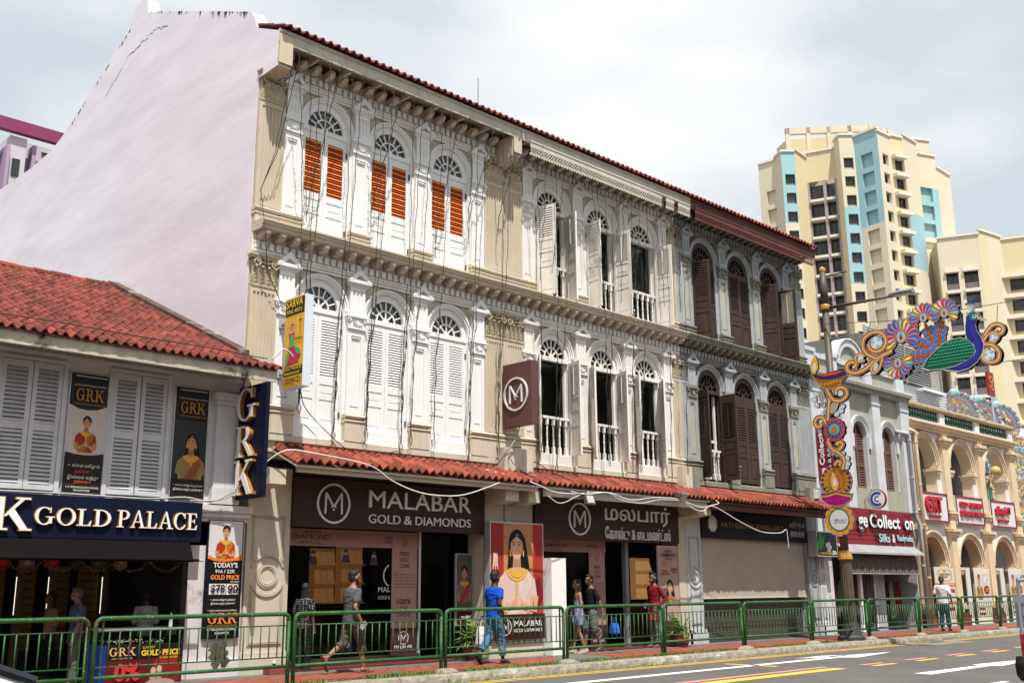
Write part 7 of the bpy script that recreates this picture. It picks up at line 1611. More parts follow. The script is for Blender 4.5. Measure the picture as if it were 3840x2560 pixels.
# man in grey
L1 = (11.18, -1.02, .139); A1 = {'L': ((.04, .22, 1.12), (.16, .23, .90)), 'R': ((-.10, .22, 1.10), (.02, .24, .86))}
person('man in grey T-shirt and khaki cargo shorts striding past the dark shop window', L1, 0.05, 1.74, dict(skin=(.27, .14, .09), shirt=cmat('charcoal_tee', (.085, .088, .095)), trmat=cmat('khaki_cargo', (.085, .074, .055)), trou=1.35, flare=.085, sleeve=.62, arms=A1, legs={'L': ((-.08, .085, .50), (-.44, .085, .27)), 'R': ((.16, .085, .49), (.22, .09, .09))}, footL=1.1, shoe=('sandal', (.12, .06, .04)), beard=True, hyaw=-.15, trname='cargo_shorts', lean=.04))
# man in blue
L2 = (14.40, -1.28, .139)
person('man in royal blue T-shirt and jeans walking past the large poster', L2, .08, 1.74, dict(skin=(.055, .027, .018), shirt=cmat('royal_blue_tee', (.012, .075, .46)), trmat=cmat('mid_blue_jeans', (.075, .15, .27), dirt=(.16, .25, .36)), trou=1.86, flare=.072, sleeve=.5, arms={'L': ((.02, .21, 1.10), (.05, .23, .86)), 'R': ((-.10, .22, 1.11), (.03, .22, .88))}, legs={'L': ((-.04, .085, .49), (-.34, .085, .21)), 'R': ((.10, .085, .50), (.13, .09, .09))}, footL=.9, shoe=('sandal', (.02, .018, .016)), hair='short', hyaw=-.05))
# man in white
L3 = (33.9, -1.56, .139)
mw_ = mat('white_striped_polo', (.62, .62, .64), .9, .06, 7, .2); nd = mw_.node_tree; wv = nd.nodes.new('ShaderNodeTexWave'); wv.bands_direction = 'Z'; wv.inputs['Scale'].default_value = 5; g_ = nd.nodes.new('ShaderNodeNewGeometry'); nd.links.new(g_.outputs['Position'], wv.inputs['Vector']); rp = nd.nodes.new('ShaderNodeValToRGB'); rp.color_ramp.elements[0].color = (.44, .43, .50, 1); rp.color_ramp.elements[0].position = .1; rp.color_ramp.elements[1].color = (.70, .70, .71, 1); rp.color_ramp.elements[1].position = .45; nd.links.new(wv.outputs['Fac'], rp.inputs['Fac']); nd.links.new(rp.outputs['Color'], nd.nodes['Principled BSDF'].inputs['Base Color'])
person('older bald man in white striped polo shirt and dark jeans walking away past the arcade', L3, .15, 1.72, dict(skin=(.075, .038, .026), shirt=mw_, trmat=cmat('dark_jeans', (.028, .055, .11)), trou=1.88, flare=.08, sleeve=.78, w=1.08, arms={'L': ((-.04, .24, 1.12), (.10, .27, .90)), 'R': ((-.06, .24, 1.11), (-.02, .27, .86))}, legs={'L': ((.02, .09, .49), (-.07, .09, .10)), 'R': ((.03, .09, .49), (.06, .10, .09))}, shoe=('sandal', (.03, .018, .014)), hair='bald', hairc=(.05, .045, .04)))
# couple leaving the shop
person('young woman in pale blue playsuit with long dark hair at the shop entrance', (17.92, -.28, .139), pi - .5, 1.60, dict(skin=(.30, .16, .105), shirt=cmat('pale_blue_playsuit', (.20, .29, .52)), shirt_top=1.30, trmat=MATS['pale_blue_playsuit'], trou=.42, flare=.10, sleeve=0, w=.86, arms={'L': ((-.02, .19, 1.12), (.05, .20, .88)), 'R': ((.02, .19, 1.12), (.10, .20, .90))}, legs={'L': ((.02, .08, .49), (-.12, .08, .12)), 'R': ((.06, .08, .49), (.10, .085, .09))}, footL=.2, shoe=('shoe', (.45, .36, .34)), hair='long', trname='shorts', vox=.011))
person('man in black polo and grey shorts behind the woman in blue', (18.55, -.10, .139), pi - .3, 1.70, dict(skin=(.22, .115, .075), shirt=cmat('black_polo', (.016, .014, .016)), trmat=cmat('grey_shorts', (.13, .13, .135)), trou=.95, flare=.095, sleeve=.7, arms={'L': ((-.10, .24, 1.12), (-.16, .28, .88)), 'R': ((-.02, .22, 1.10), (.06, .22, .86))}, legs={'L': ((-.02, .09, .49), (-.20, .09, .13)), 'R': ((.08, .09, .49), (.12, .09, .09))}, footL=.4, shoe=('shoe', (.05, .05, .045)), trname='shorts', hyaw=.2, vox=.011))
person('bearded man in long maroon shirt standing at the shop doorway', (20.75, -.22, .139), pi - .15, 1.76, dict(skin=(.20, .10, .065), shirt=cmat('maroon_kurta', (.19, .016, .022)), shirt_bot=.62, skirt=.03, trmat=cmat('grey_trousers', (.17, .16, .17)), trou=1.9, flare=.075, sleeve=1.85, arms={'L': ((-.14, .24, 1.12), (.04, .22, .98)), 'R': ((-.10, .24, 1.12), (.06, .20, .98))}, legs=STAND, shoe=('shoe', (.10, .05, .03)), beard=True, hyaw=.1, vox=.011))
# inside the left shop
mst = mat('blue_striped_shirt', (.06, .085, .17), .9, .1, 7, .2); nd = mst.node_tree; wv = nd.nodes.new('ShaderNodeTexWave'); wv.bands_direction = 'DIAGONAL'; wv.inputs['Scale'].default_value = 14; g_ = nd.nodes.new('ShaderNodeNewGeometry'); mpp = nd.nodes.new('ShaderNodeMapping'); mpp.inputs['Scale'].default_value = (1, 1, 0); nd.links.new(g_.outputs['Position'], mpp.inputs['Vector']); nd.links.new(mpp.outputs['Vector'], wv.inputs['Vector']); rp = nd.nodes.new('ShaderNodeValToRGB'); rp.color_ramp.elements[0].color = (.022, .034, .085, 1); rp.color_ramp.elements[1].color = (.07, .095, .17, 1); nd.links.new(wv.outputs['Fac'], rp.inputs['Fac']); nd.links.new(rp.outputs['Color'], nd.nodes['Principled BSDF'].inputs['Base Color'])
mk_ = MB().ell((.085, 0, .90 + .545 + .10), (.03, .055, .03), 8, 6)
person('grey haired man in blue striped shirt and olive trousers with a mask at his chin', (6.82, .18, .139), pi - .25, 1.46, dict(skin=(.20, .11, .075), shirt=mst, trmat=cmat('olive_trousers', (.11, .105, .085)), trou=1.9, flare=.085, sleeve=.9, w=1.1, arms={'L': ((-.02, .24, 1.12), (.06, .25, .84)), 'R': ((-.02, .23, 1.12), (.05, .24, .86))}, legs=STAND, shoe=('shoe', (.05, .035, .03)), hairc=(.07, .068, .065), extra=[('face_mask', mk_, mat('mask_blue', (.16, .38, .50), .8))]))
mch = cmat('pale_check_shirt', (.34, .32, .30)); strap = MB().tube([(-.10, -.06, 1.10), (-.09, .0, 1.32), (.02, .11, 1.44), (.12, .07, 1.25)], .022, 5)
person('person in pale checked shirt with a bag strap, back turned in the dark shop', (8.12, .55, .139), 1.2, 1.42, dict(skin=(.06, .035, .025), shirt=mch, trmat=cmat('black_trousers', (.015, .015, .017)), trou=1.9, sleeve=.95, arms=ARM_DOWN, legs=STAND, shoe=('shoe', (.03, .03, .03)), extra=[('bag_strap', strap, MATS['black_trousers'])], vox=.012))
person('dark haired shopper in a tan shirt deep in the dark shop', (6.75, 1.05, .139), pi, 1.40, dict(skin=(.10, .055, .04), shirt=cmat('tan_shirt', (.22, .15, .08)), trmat=MATS['black_trousers'], trou=1.9, sleeve=.95, arms=ARM_DOWN, legs=STAND, shoe=('shoe', (.03, .03, .03)), hair='long', vox=.012))
mpk = mat('polka_dot_blouse', (.02, .02, .022), .9, 0, 7, .2); nd = mpk.node_tree; vo = nd.nodes.new('ShaderNodeTexVoronoi'); vo.inputs['Scale'].default_value = 26; vo.inputs['Randomness'].default_value = .15; g_ = nd.nodes.new('ShaderNodeNewGeometry'); nd.links.new(g_.outputs['Position'], vo.inputs['Vector']); rp = nd.nodes.new('ShaderNodeValToRGB'); rp.color_ramp.elements[0].color = (.5, .5, .5, 1); rp.color_ramp.elements[0].position = .2; rp.color_ramp.elements[1].color = (.014, .014, .016, 1); rp.color_ramp.elements[1].position = .24; nd.links.new(vo.outputs['Distance'], rp.inputs['Fac']); nd.links.new(rp.outputs['Color'], nd.nodes['Principled BSDF'].inputs['Base Color'])
person('woman in black polka dot blouse by the left pier of the dark shop window', (10.86, -.02, .139), .4, 1.52, dict(skin=(.16, .085, .055), shirt=mpk, trmat=MATS['black_trousers'], trou=1.9, sleeve=.9, arms=ARM_DOWN, legs=STAND, shoe=('shoe', (.03, .03, .03)), hair='long', w=1.05, vox=.012))
place_all()
# carried things
def carrier_bag(label, c, w, d, h, m, mh, col=None):
    T = thing('carrier_bag', label, 'bag', c); b = MB(); x, y, z = c
    b.loft([[(x - w / 2 * a, y - d / 2 * a2, z + zz), (x + w / 2 * a, y - d / 2 * a2, z + zz), (x + w / 2 * a, y + d / 2 * a2, z + zz), (x - w / 2 * a, y + d / 2 * a2, z + zz)] for zz, a, a2 in ((0, .9, .9), (h * .1, 1, 1), (h * .6, .97, .8), (h, .88, .35))]); part('sack', fixn(b.mesh('sack', m)), T)
    part('handle', MB().tube([(x - w * .25, y, z + h), (x - w * .1, y, z + h + .12), (x + w * .1, y, z + h + .12), (x + w * .25, y, z + h)], .006, 5).mesh('handle', mh), T); return T
q = carried((.16, .25, .84), .05, L1); T = carrier_bag('navy paper carrier bag with white print held by the man in grey', (q.x - .08, q.y, .46), .24, .12, .30, mat('navy_paper', (.018, .022, .055), .6), mat('cord_tan', (.5, .42, .25), .8)); part('print', MB().disc(q.x - .08, .60, .05, q.y - .063, q.y - .058, 14).mesh('print', M_face), T)
q = carried((.05, .25, .82), .08, L2); T = carrier_bag('white plastic carrier bag with a blue M held by the man in blue', (q.x - .10, q.y + .02, .47), .26, .12, .36, mat('white_plastic', (.72, .72, .73), .5), mat('white_plastic', (.7, .7, .7), .5)); m_ = MB(); bx_, by_ = q.x - .10, q.y - .042; [bar(m_, (bx_ + a[0], .64 + a[1]), (bx_ + c[0], .64 + c[1]), .02, by_ - .002 - .0003 * i, by_) for i, (a, c) in enumerate((((-.06, -.05), (-.05, .06)), ((-.05, .06), (0, 0)), ((0, 0), (.05, .06)), ((.05, .06), (.06, -.05))))]; part('print', fixn(m_.mesh('print', M_cyan)), T)
q = carried((.02, -.25, .80), .05, L1); tag(part('mobile_phone', MB().box(-.038, .038, -.005, .005, -.075, .075).mesh('mobile_phone', mat('phone_rose', (.45, .36, .34), .35)), None, (q.x + .03, q.y - .035, q.z - .0), rot=(.2, .6, 0)), 'rose coloured phone in the hand of the man in grey', 'phone')
q = carried((-.16, -.28, .84), pi - .3, (18.55, -.10, .139), .99); carrier_bag('small blue bag in the hand of the man in black', (19.0, -.42, .52), .2, .16, .24, mat('blue_plastic', (.02, .12, .5), .4), mat('blue_plastic', (.02, .12, .5), .4))
# ---------------------------------------------------------------- green railings
M_rail = mat('green_rail_paint', (0.024, 0.105, 0.028), 0.5, 0.35, 6, 0.3, 50, dirt=(0.055, 0.035, 0.024), speck=(45, 0.66, (0.42, 0.44, 0.36)))
def rail_panel(x0, x1, label):
    y = -2.30; T = thing('railing', label, 'railing', ((x0 + x1) / 2, y, .14), 'green pedestrian railings along the kerb'); r = .10; zt = 1.19
    pts = [(x0, y, .14), (x0, y, zt - r)] + [(x0 + r - r * math.cos(a), y, zt - r + r * math.sin(a)) for a in [pi / 2 * i / 6 for i in range(1, 7)]] + [(x1 - r + r * math.sin(a), y, zt - r + r * math.cos(a)) for a in [pi / 2 * i / 6 for i in range(0, 7)]] + [(x1, y, zt - r), (x1, y, .14)]
    part('frame', MB().tube(pts, .031, 10).mesh('frame', M_rail, True), T)
    w = x1 - x0
    key = round(w, 2)
    part('bottom_rail', shared(('br', key), lambda: MB().tube([(0, 0, 0), (w, 0, 0)], .027, 10).mesh('bottom_rail', M_rail, True)), T, (x0, y, .42))
    thin = shared(('tr', key), lambda: MB().tube([(0, 0, 0), (w, 0, 0)], .011, 6).mesh('thin_rail', M_rail, True))
    part('thin_rail', thin, T, (x0, y, 1.02)); part('thin_rail', thin, T, (x0, y, .555))
    bar_ = shared('rbar', lambda: MB().tube([(0, 0, .555), (0, 0, 1.02)], .011, 6).mesh('bar', M_rail, True)); stub = shared('rstub', lambda: MB().box(-.005, .005, -.02, .02, .42, 1.17).mesh('stay', M_rail))
    n = 19
    for k in range(n): part('bar', bar_, T, (x0 + .20 + k * (w - .40) / (n - 1), y, 0))
    for xx in (x0 + .10, x1 - .10): part('stay', stub, T, (xx, y, 0))
posts = [2.96, 6.03, 9.15, 12.22, 15.32, 18.38, 21.42, 24.44, 27.43, 30.46, 33.40, 36.40, 39.45]
RL = ['before the GRK counter, cut by the left picture edge', 'before the gold price poster and cream pier', 'before the man in grey', 'before the man in blue and the large poster', 'before the couple at the open shop entrance', 'before the pot plant at the Tamil-signed shop', 'before the closed roller blind', 'with the lamp post behind it', 'before the clothing shop racks', 'before the man in white', 'before the middle arch of the arcade', 'nearest the grey truck at the right']
for a, c, lb in zip(posts[:-1], posts[1:], RL): rail_panel(a + .05, c - .05, 'green pedestrian railing ' + lb)
for k, x in enumerate(posts[1:]):
    if k in (0, 1, 4): continue
    b = MB(); rg = random.Random(k); b.loft([[(x + rr * (1 + .12 * math.sin(3 * a + k)) * 1.5 * math.cos(a), -2.34 + rr * .8 * math.sin(a), z) for a in [2 * pi * i / 12 for i in range(12)]] for rr, z in ((.20, .125), (.17, .18), (.10, .215), (.03, .225))]); part('post_footing', fixn(b.mesh('post_footing', M_conc, True)), pav)
# ---------------------------------------------------------------- lamp post
LP = thing('lamp_post', 'tall brown street lamp post with gold rings, carrying festival ornaments', 'lamp post', (26.72, -2.15, .14))
M_post = mat('brown_post', (.085, .070, .056), .5, .12, 4, .1); M_pg = mat('gold_ring', (.42, .24, .04), .5, .2, 8); cx, cy = 26.72, -2.15
part('base', MB().lathe([(.36, 0), (.36, .10), (.30, .16), (.21, .42), (.18, .50)], 16, (cx, cy, .12)).mesh('base', mat('black_cast_base', (.035, .035, .038), .55, .15), False), LP)
fl = MB(); n = 32; fl.loft([[(cx + (r * (1 if i % 2 else .9)) * math.cos(2 * pi * i / n), cy + (r * (1 if i % 2 else .9)) * math.sin(2 * pi * i / n), z) for i in range(n)] for r, z in ((.175, .60), (.155, 2.24))]); part('fluted_shaft', fl.mesh('fluted_shaft', M_post), LP)
part('shaft', MB().lathe([(.115, 2.48), (.11, 3.4), (.095, 9.3)], 14, (cx, cy, 0)).mesh('shaft', M_post, True), LP); part('upper_shaft', MB().lathe([(.12, 9.45), (.085, 10.45)], 14, (cx, cy, 0)).mesh('upper_shaft', M_post, True), LP)
part('gold_collar', MB().lathe([(.16, 2.24), (.20, 2.27), (.19, 2.36), (.17, 2.46), (.13, 2.50)], 16, (cx, cy, 0)).mesh('gold_collar', M_pg), LP)
part('gold_ring', MB().lathe([(.10, 9.28), (.15, 9.31), (.15, 9.40), (.12, 9.45)], 14, (cx, cy, 0)).mesh('gold_ring', M_pg), LP); part('finial', MB().lathe([(.09, 10.43), (.10, 10.46), (.10, 10.52), (.07, 10.56), (.02, 10.60)], 14, (cx, cy, 0)).mesh('finial', M_pg), LP)
part('lamp_arm', MB().tube([(cx, cy - .1, 9.34), (cx, -4.2, 9.29)], [.05, .035], 8).mesh('lamp_arm', M_post, True), LP)
lh = part('lamp_head', MB().loft([[(cx - .10 * a, y, 9.27), (cx + .10 * a, y, 9.27), (cx + .12 * a, y, 9.33), (cx + .05 * a, y, 9.40), (cx - .05 * a, y, 9.40), (cx - .12 * a, y, 9.33)] for y, a in ((-4.1, .6), (-4.25, 1.1), (-4.5, 1.3), (-4.78, .9))]).mesh('lamp_head', mat('lamp_grey', (.22, .22, .23), .4)), LP); part('lens', MB().box(cx - .09, cx + .09, -4.7, -4.3, 9.255, 9.268).mesh('lens', M_face), lh); part('sensor', MB().lathe([(.05, 9.40), (.05, 9.46), (.03, 9.47)], 10, (cx, -4.35, 0)).mesh('sensor', MATS['lamp_grey']), lh)
for z, l_ in ((10.29, .75), (8.40, .65)): part('flag_bracket', MB().tube([(cx, cy - .08, z), (cx, cy - l_, z - .01)], .025, 6).mesh('flag_bracket', mat('dark_bracket', (.06, .065, .06), .5)), LP)
for i, s_ in enumerate('U25'): 
    me = text_mesh(s_, 'number', mat('red_number', (.5, .02, .02), .6), .5, .02); xs_ = [v.co.x for v in me.vertices]; ys_ = [v.co.y for v in me.vertices]
    for v in me.vertices: u = (v.co.x - min(xs_)) / (max(xs_) - min(xs_)); w_ = (v.co.y - min(ys_)) / (max(ys_) - min(ys_)); v.co = (cx - .117 - .006 * (v.co.z + .5), cy + .045 - u * .09, 2.86 - i * .15 + w_ * .12)
    part('number', me, LP)
# ---------------------------------------------------------------- festival ornaments (flat painted plates on wire frames)
PUR = (.055, .018, .11); MAG = (.36, .010, .16); ORG = (.62, .22, .02); YEL = (.75, .50, .03); TEA = (.03, .34, .36); BLU = (.015, .08, .42); SIL = (.55, .54, .52); CRY = (.52, .62, .70)
class PL(FP):
    def __init__(s, x): FP.__init__(s, 0, 1, 0, 1, x, 'x')
    def scroll(s, pts, w=.055):
        P = []
        for i in range(len(pts) - 1):                    # smooth the polyline
            p0, p1, p2, p3 = pts[max(i - 1, 0)], pts[i], pts[i + 1], pts[min(i + 2, len(pts) - 1)]
            for t in [q / 6 for q in range(6)]:
                P.append(tuple(.5 * (2 * b_ + (c_ - a_) * t + (2 * a_ - 5 * b_ + 4 * c_ - d_) * t * t + (3 * b_ - a_ - 3 * c_ + d_) * t ** 3) for a_, b_, c_, d_ in zip(p0, p1, p2, p3)))
        P.append(pts[-1])
        for ww, c in ((w * 1.25, SIL), (w * 1.12, (.20, .045, .015)), (w * .85, (.45, .15, .01)), (w * .5, (.66, .34, .04)), (w * .16, (.78, .66, .42))): s.stroke(P, ww, c)
    def gem(s, y, z, r):
        s.ell(y, z, r * 1.06, r * 1.06, (.20, .25, .30), 12); s.ell(y, z, r, r, CRY, 12)
        for k in range(6):
            a = k * pi / 3; s.poly([(y, z), (y + r * .95 * math.cos(a), z + r * .95 * math.sin(a)), (y + r * .95 * math.cos(a + .5), z + r * .95 * math.sin(a + .5))], (.74, .80, .86) if k % 2 else (.34, .42, .50))
        s.ell(y, z, r * .4, r * .4, (.70, .78, .84), 6)
    def petal(s, y, z, a, l, w, cols):
        ca, sa = math.cos(a), math.sin(a)
        for g, c in cols:
            P = []
            for t in [q / 6 for q in range(7)]:
                ww = w * g * math.sin(pi * t ** 1.5); P.append((t * l * (.6 + .4 * g), ww))
            for t in [q / 6 for q in range(5, 0, -1)]: P.append((t * l * (.6 + .4 * g), -w * g * math.sin(pi * t ** 1.5)))
            o_ = l * (1 - g) * .3
            s.poly([(y + (p[0] + o_) * ca - p[1] * sa, z + (p[0] + o_) * sa + p[1] * ca) for p in P], c)
def plate_thing(name, label, loc, f, dz=.0, cat='ornament'):
    T = thing(name, label, cat, loc); o = f.done('painted_plate', T, GLOSSP)
    b = MB(); vs = f.b.v; 
    # the plate has thickness: pale back sheet a few centimetres behind the painted face
    back = MB(); keep = 0
    for fc in f.b.f: back.add([(f.y + .07, vs[i][1], vs[i][2]) for i in fc], [tuple(range(len(fc)))]); 
    part('back_sheet', back.mesh('back_sheet', mat('plate_back', (.50, .48, .47), .6, .05)), T); return T
X_ = 26.45
f = PL(X_)     # lower mandala lamp and sponsor disc
for k in range(12): a = 2 * pi * k / 12; f.ell(-2.21 + .33 * math.cos(a), 3.31 + .33 * math.sin(a), .112, .112, SIL, 12); f.ell(-2.21 + .33 * math.cos(a), 3.31 + .33 * math.sin(a), .10, .10, (.65, .18, .01), 12); f.ell(-2.21 + .36 * math.cos(a), 3.31 + .36 * math.sin(a), .06, .06, (.72, .33, .01), 10)
f.ell(-2.21, 3.31, .315, .315, (.02, .16, .06), 24); f.ell(-2.21, 3.31, .275, .275, SIL, 24); f.ell(-2.21, 3.31, .265, .265, (.66, .67, .69), 24)
T = plate_thing('sponsor_disc', 'white round sponsor disc SBI Singapore ringed by orange petals on the lamp post', (X_, -2.2, 3), f)
for s_, y0, y1, z0, z1, m in (('SBI', -2.08, -2.18, 3.28, 3.335, mat('sbi_blue', (.02, .03, .22), .5, 0)), ('Singapore', -2.20, -2.44, 3.265, 3.335, mat('sbi_light', (.08, .30, .52), .5, 0))): text('lettering', s_, T, -y0, -y1, z0, z1, X_ - .02, m, .002, .015, face='x')
f = PL(X_)
f.ell(-2.21, 4.36, .46, .46, SIL, 40); f.ell(-2.21, 4.36, .45, .45, (.50, .20, .02), 40)
for k in range(20):
    a = 2 * pi * k / 20; f.petal(-2.21 + .12 * math.cos(a), 4.36 + .12 * math.sin(a), a, .30, .035, ((1, (.55, .26, .02)),)); f.ell(-2.21 + .25 * math.cos(a), 4.36 + .25 * math.sin(a), .020, .020, PUR, 8); f.ell(-2.21 + .32 * math.cos(a), 4.36 + .32 * math.sin(a), .012, .012, PUR, 6); f.petal(-2.21 + .36 * math.cos(a + .157), 4.36 + .36 * math.sin(a + .157), a + .157, .10, .045, ((1, PUR),))
f.ell(-2.20, 4.30, .12, .24, MAG)
for g, c in ((1, SIL), (.95, YEL), (.72, (.72, .34, .02)), (.5, (.72, .70, .66))): f.poly([(-2.17 + (y - 2.17 * -1 + 0 if False else (y + 2.17)) * g, 4.34 + (z - 4.34) * g) for y, z in [(-2.12, 4.62), (-2.24, 4.47), (-2.29, 4.31), (-2.25, 4.16), (-2.17, 4.09), (-2.08, 4.18), (-2.06, 4.36)]], c)
bw = [(-1.71, 4.07), (-1.97, 4.08), (-2.19, 4.12), (-2.42, 4.05), (-2.67, 4.0), (-2.60, 3.82), (-2.40, 3.70), (-2.17, 3.67), (-1.90, 3.74), (-1.73, 3.88)]
f.poly(bw, SIL); f.poly([(-2.19 + (y + 2.19) * .96, 3.88 + (z - 3.88) * .95) for y, z in bw], MAG); f.poly([(-1.75, 4.05), (-1.97, 4.06), (-2.19, 4.09), (-2.42, 4.03), (-2.64, 3.99), (-2.62, 3.93), (-2.40, 3.96), (-2.19, 4.02), (-1.97, 3.98), (-1.75, 3.97)], (.20, .07, .03)); f.stroke([(-1.76, 3.96), (-1.97, 3.98), (-2.19, 4.03), (-2.40, 3.97), (-2.62, 3.92)], .022, (.60, .34, .04))
for k in range(7): f.ell(-1.92 - k * .09, 3.84 - .03 * math.sin(k), .025, .025, (.50, .03, .26), 8)
plate_thing('lamp_ornament', 'orange and purple mandala with an oil lamp in a magenta bowl on the lamp post', (X_, -2.2, 4), f)
f = PL(X_)
f.poly([(-2.35, 6.9), (-2.62, 6.9), (-2.78, 6.7), (-2.6, 6.5), (-2.3, 6.55)], PUR)
for y, z, r in [(-1.8, 6.85, .075), (-1.73, 6.7, .085), (-1.8, 6.53, .085), (-1.98, 6.51, .085), (-2.08, 6.63, .07), (-2.26, 6.29, .075), (-2.39, 6.21, .08), (-2.53, 6.28, .08), (-2.58, 6.4, .08), (-1.83, 5.81, .07), (-1.85, 5.68, .06), (-2.09, 5.25, .075), (-2.2, 5.13, .065), (-2.31, 5.06, .05), (-2.49, 5.09, .06), (-2.6, 4.95, .075), (-2.61, 4.8, .075), (-2.57, 4.7, .06)]: f.gem(y, z, r)
f.ell(-1.98, 6.75, .10, .19, SIL, rot=-.15); f.ell(-1.98, 6.75, .085, .17, (.40, .33, .24), rot=-.15); f.ell(-2.35, 6.42, .10, .19, SIL, rot=.6); f.ell(-2.35, 6.42, .085, .17, (.42, .36, .26), rot=.6)
f.scroll([(-2.17, 6.95), (-2.21, 6.67), (-2.17, 6.39), (-2.11, 6.05)]); f.scroll([(-2.19, 6.85), (-2.33, 6.62), (-2.56, 6.56), (-2.75, 6.69), (-2.73, 6.85), (-2.59, 6.93), (-2.45, 6.88), (-2.42, 6.74)]); f.gem(-2.57, 6.76, .085)
f.scroll([(-2.06, 5.95), (-1.98, 6.14), (-1.81, 6.17), (-1.71, 6.04), (-1.79, 5.91), (-1.90, 5.94), (-1.88, 6.03)]); f.scroll([(-2.07, 5.50), (-2.17, 5.26), (-2.37, 5.21), (-2.5, 5.32), (-2.46, 5.41), (-2.36, 5.40), (-2.34, 5.33)]); f.scroll([(-2.20, 5.22), (-2.40, 5.10), (-2.52, 4.90), (-2.44, 4.66)]); f.scroll([(-2.22, 4.78), (-2.30, 4.90), (-2.40, 4.86), (-2.36, 4.78)], .04)
for R0, n_, w_, l_, c, c2 in ((.22, 12, .095, .16, MAG, (.50, .05, .10)), (.15, 12, .07, .12, (.03, .04, .30), BLU), (.10, 12, .05, .09, TEA, (.10, .50, .50)), (.05, 12, .035, .07, (.62, .14, .02), (.70, .24, .03))):
    for k in range(n_): a = 2 * pi * k / n_ + (R0 * 9); f.petal(-2.30 + R0 * .8 * math.cos(a), 5.78 + R0 * .8 * math.sin(a), a, l_, w_, ((1, (.60, .42, .08)), (.88, c), (.5, c2)))
f.ell(-2.30, 5.78, .065, .065, (.32, .20, .04))
plate_thing('scroll_ornament', 'gold scroll ornament with crystals and a magenta flower on the lamp post', (X_, -2.2, 5), f)
f = PL(X_)
bo = [(-1.70, 7.46), (-1.91, 7.36), (-2.25, 7.33), (-2.60, 7.36), (-2.86, 7.42), (-2.80, 7.20), (-2.63, 7.04), (-2.39, 6.93), (-2.18, 6.93), (-1.95, 7.04), (-1.78, 7.27)]
f.poly(bo, SIL); f.poly([(-2.26 + (y + 2.26) * .97, 7.18 + (z - 7.18) * .94) for y, z in bo], (.36, .13, .01))
f.poly([(-1.72, 7.45), (-2.0, 7.40), (-2.3, 7.42), (-2.6, 7.45), (-2.86, 7.43), (-2.80, 7.27), (-2.5, 7.20), (-2.2, 7.20), (-1.95, 7.25), (-1.80, 7.33)], PUR); f.poly([(-1.85, 7.39), (-2.2, 7.40), (-2.55, 7.41), (-2.72, 7.38), (-2.45, 7.32), (-2.1, 7.32)], (.55, .10, .03))
for k in range(16): f.ell(-1.86 - k * .062, 7.245 - .05 * math.sin(pi * k / 15), .010, .010, (.26, .14, .42), 6)
for k in range(7): f.petal(-1.98 - k * .10, 7.05 - .02 * math.sin(k), pi / 2 + .3 * math.sin(k), .10, .032, ((1, (.62, .38, .04)),))
for g, c in ((1, SIL), (.96, YEL), (.75, (.70, .40, .02)), (.5, (.72, .71, .68))): f.poly([(-1.82 + (y + 1.82) * g, 7.58 + (z - 7.58) * g) for y, z in [(-1.86, 8.0), (-1.94, 7.73), (-1.93, 7.56), (-1.81, 7.42), (-1.71, 7.49), (-1.68, 7.68), (-1.76, 7.86)]], c)
plate_thing('oil_lamp_ornament', 'purple and gold oil lamp ornament with a yellow flame high on the lamp post', (X_, -2.2, 7), f)
# peacock strung over the road
f = PL(X_)
OUT = (.45, .17, .02)
def fan(y, z, r, a0, a1, n, rg):
    f.ell(y, z, r * .30, r * .36, SIL)
    for k in range(n):
        a = a0 + (a1 - a0) * k / (n - 1); c = [BLU, BLU, (.40, .34, .55), (.03, .36, .40), BLU, (.50, .02, .06), (.66, .46, .03)][(k * 3 + n) % 7]
        f.petal(y + r * .22 * math.cos(a), z + r * .22 * math.sin(a), a, r * .86, r * .21, ((1.25, SIL), (1.1, (.30, .05, .02)), (.95, OUT), (.78, (.50, .02, .03)), (.62, c), (.3, tuple(min(1, v * 1.8 + .05) for v in c))))
    f.ell(y, z, r * .28, r * .34, OUT); f.ell(y, z, r * .24, r * .30, (.40, .50, .54)); f.poly([(y - r * .1, z), (y, z + r * .26), (y + r * .12, z), (y, z - r * .26)], (.05, .30, .35)); f.ell(y, z - r * .05, r * .09, r * .12, (.45, .03, .05))
def stem(pts, n=6, l=.22):
    for i in range(n):
        t = (i + .3) / n * (len(pts) - 1); k = min(int(t), len(pts) - 2); q = t - k; y = pts[k][0] + (pts[k + 1][0] - pts[k][0]) * q; z = pts[k][1] + (pts[k + 1][1] - pts[k][1]) * q; d = math.atan2(pts[k + 1][1] - pts[k][1], pts[k + 1][0] - pts[k][0]) + pi
        for s_ in (-1, 1): f.petal(y, z, d + s_ * .85, l, l * .30, ((1.25, SIL), (1.1, (.30, .05, .02)), (.92, OUT), (.72, BLU), (.35, (.06, .25, .60))))
    f.stroke(pts, .035, (.35, .03, .02)); f.stroke(pts, .015, OUT)
rg = random.Random(5)
stem([(-5.40, 7.50), (-5.25, 7.89), (-5.12, 8.28)], 6); stem([(-5.45, 7.62), (-5.48, 7.9), (-5.60, 8.26)], 6); stem([(-5.32, 7.46), (-5.03, 7.69), (-4.75, 7.88)], 5, .23); stem([(-5.22, 7.42), (-4.9, 7.42), (-4.55, 7.38)], 5, .23)
fan(-4.46, 8.03, .50, R_(-30), R_(215) , 13, rg); fan(-5.12, 8.44, .38, R_(-15), R_(195), 11, rg); fan(-5.69, 8.45, .37, R_(-20), R_(210), 11, rg); fan(-4.32, 7.33, .40, R_(20), R_(-195), 11, rg)
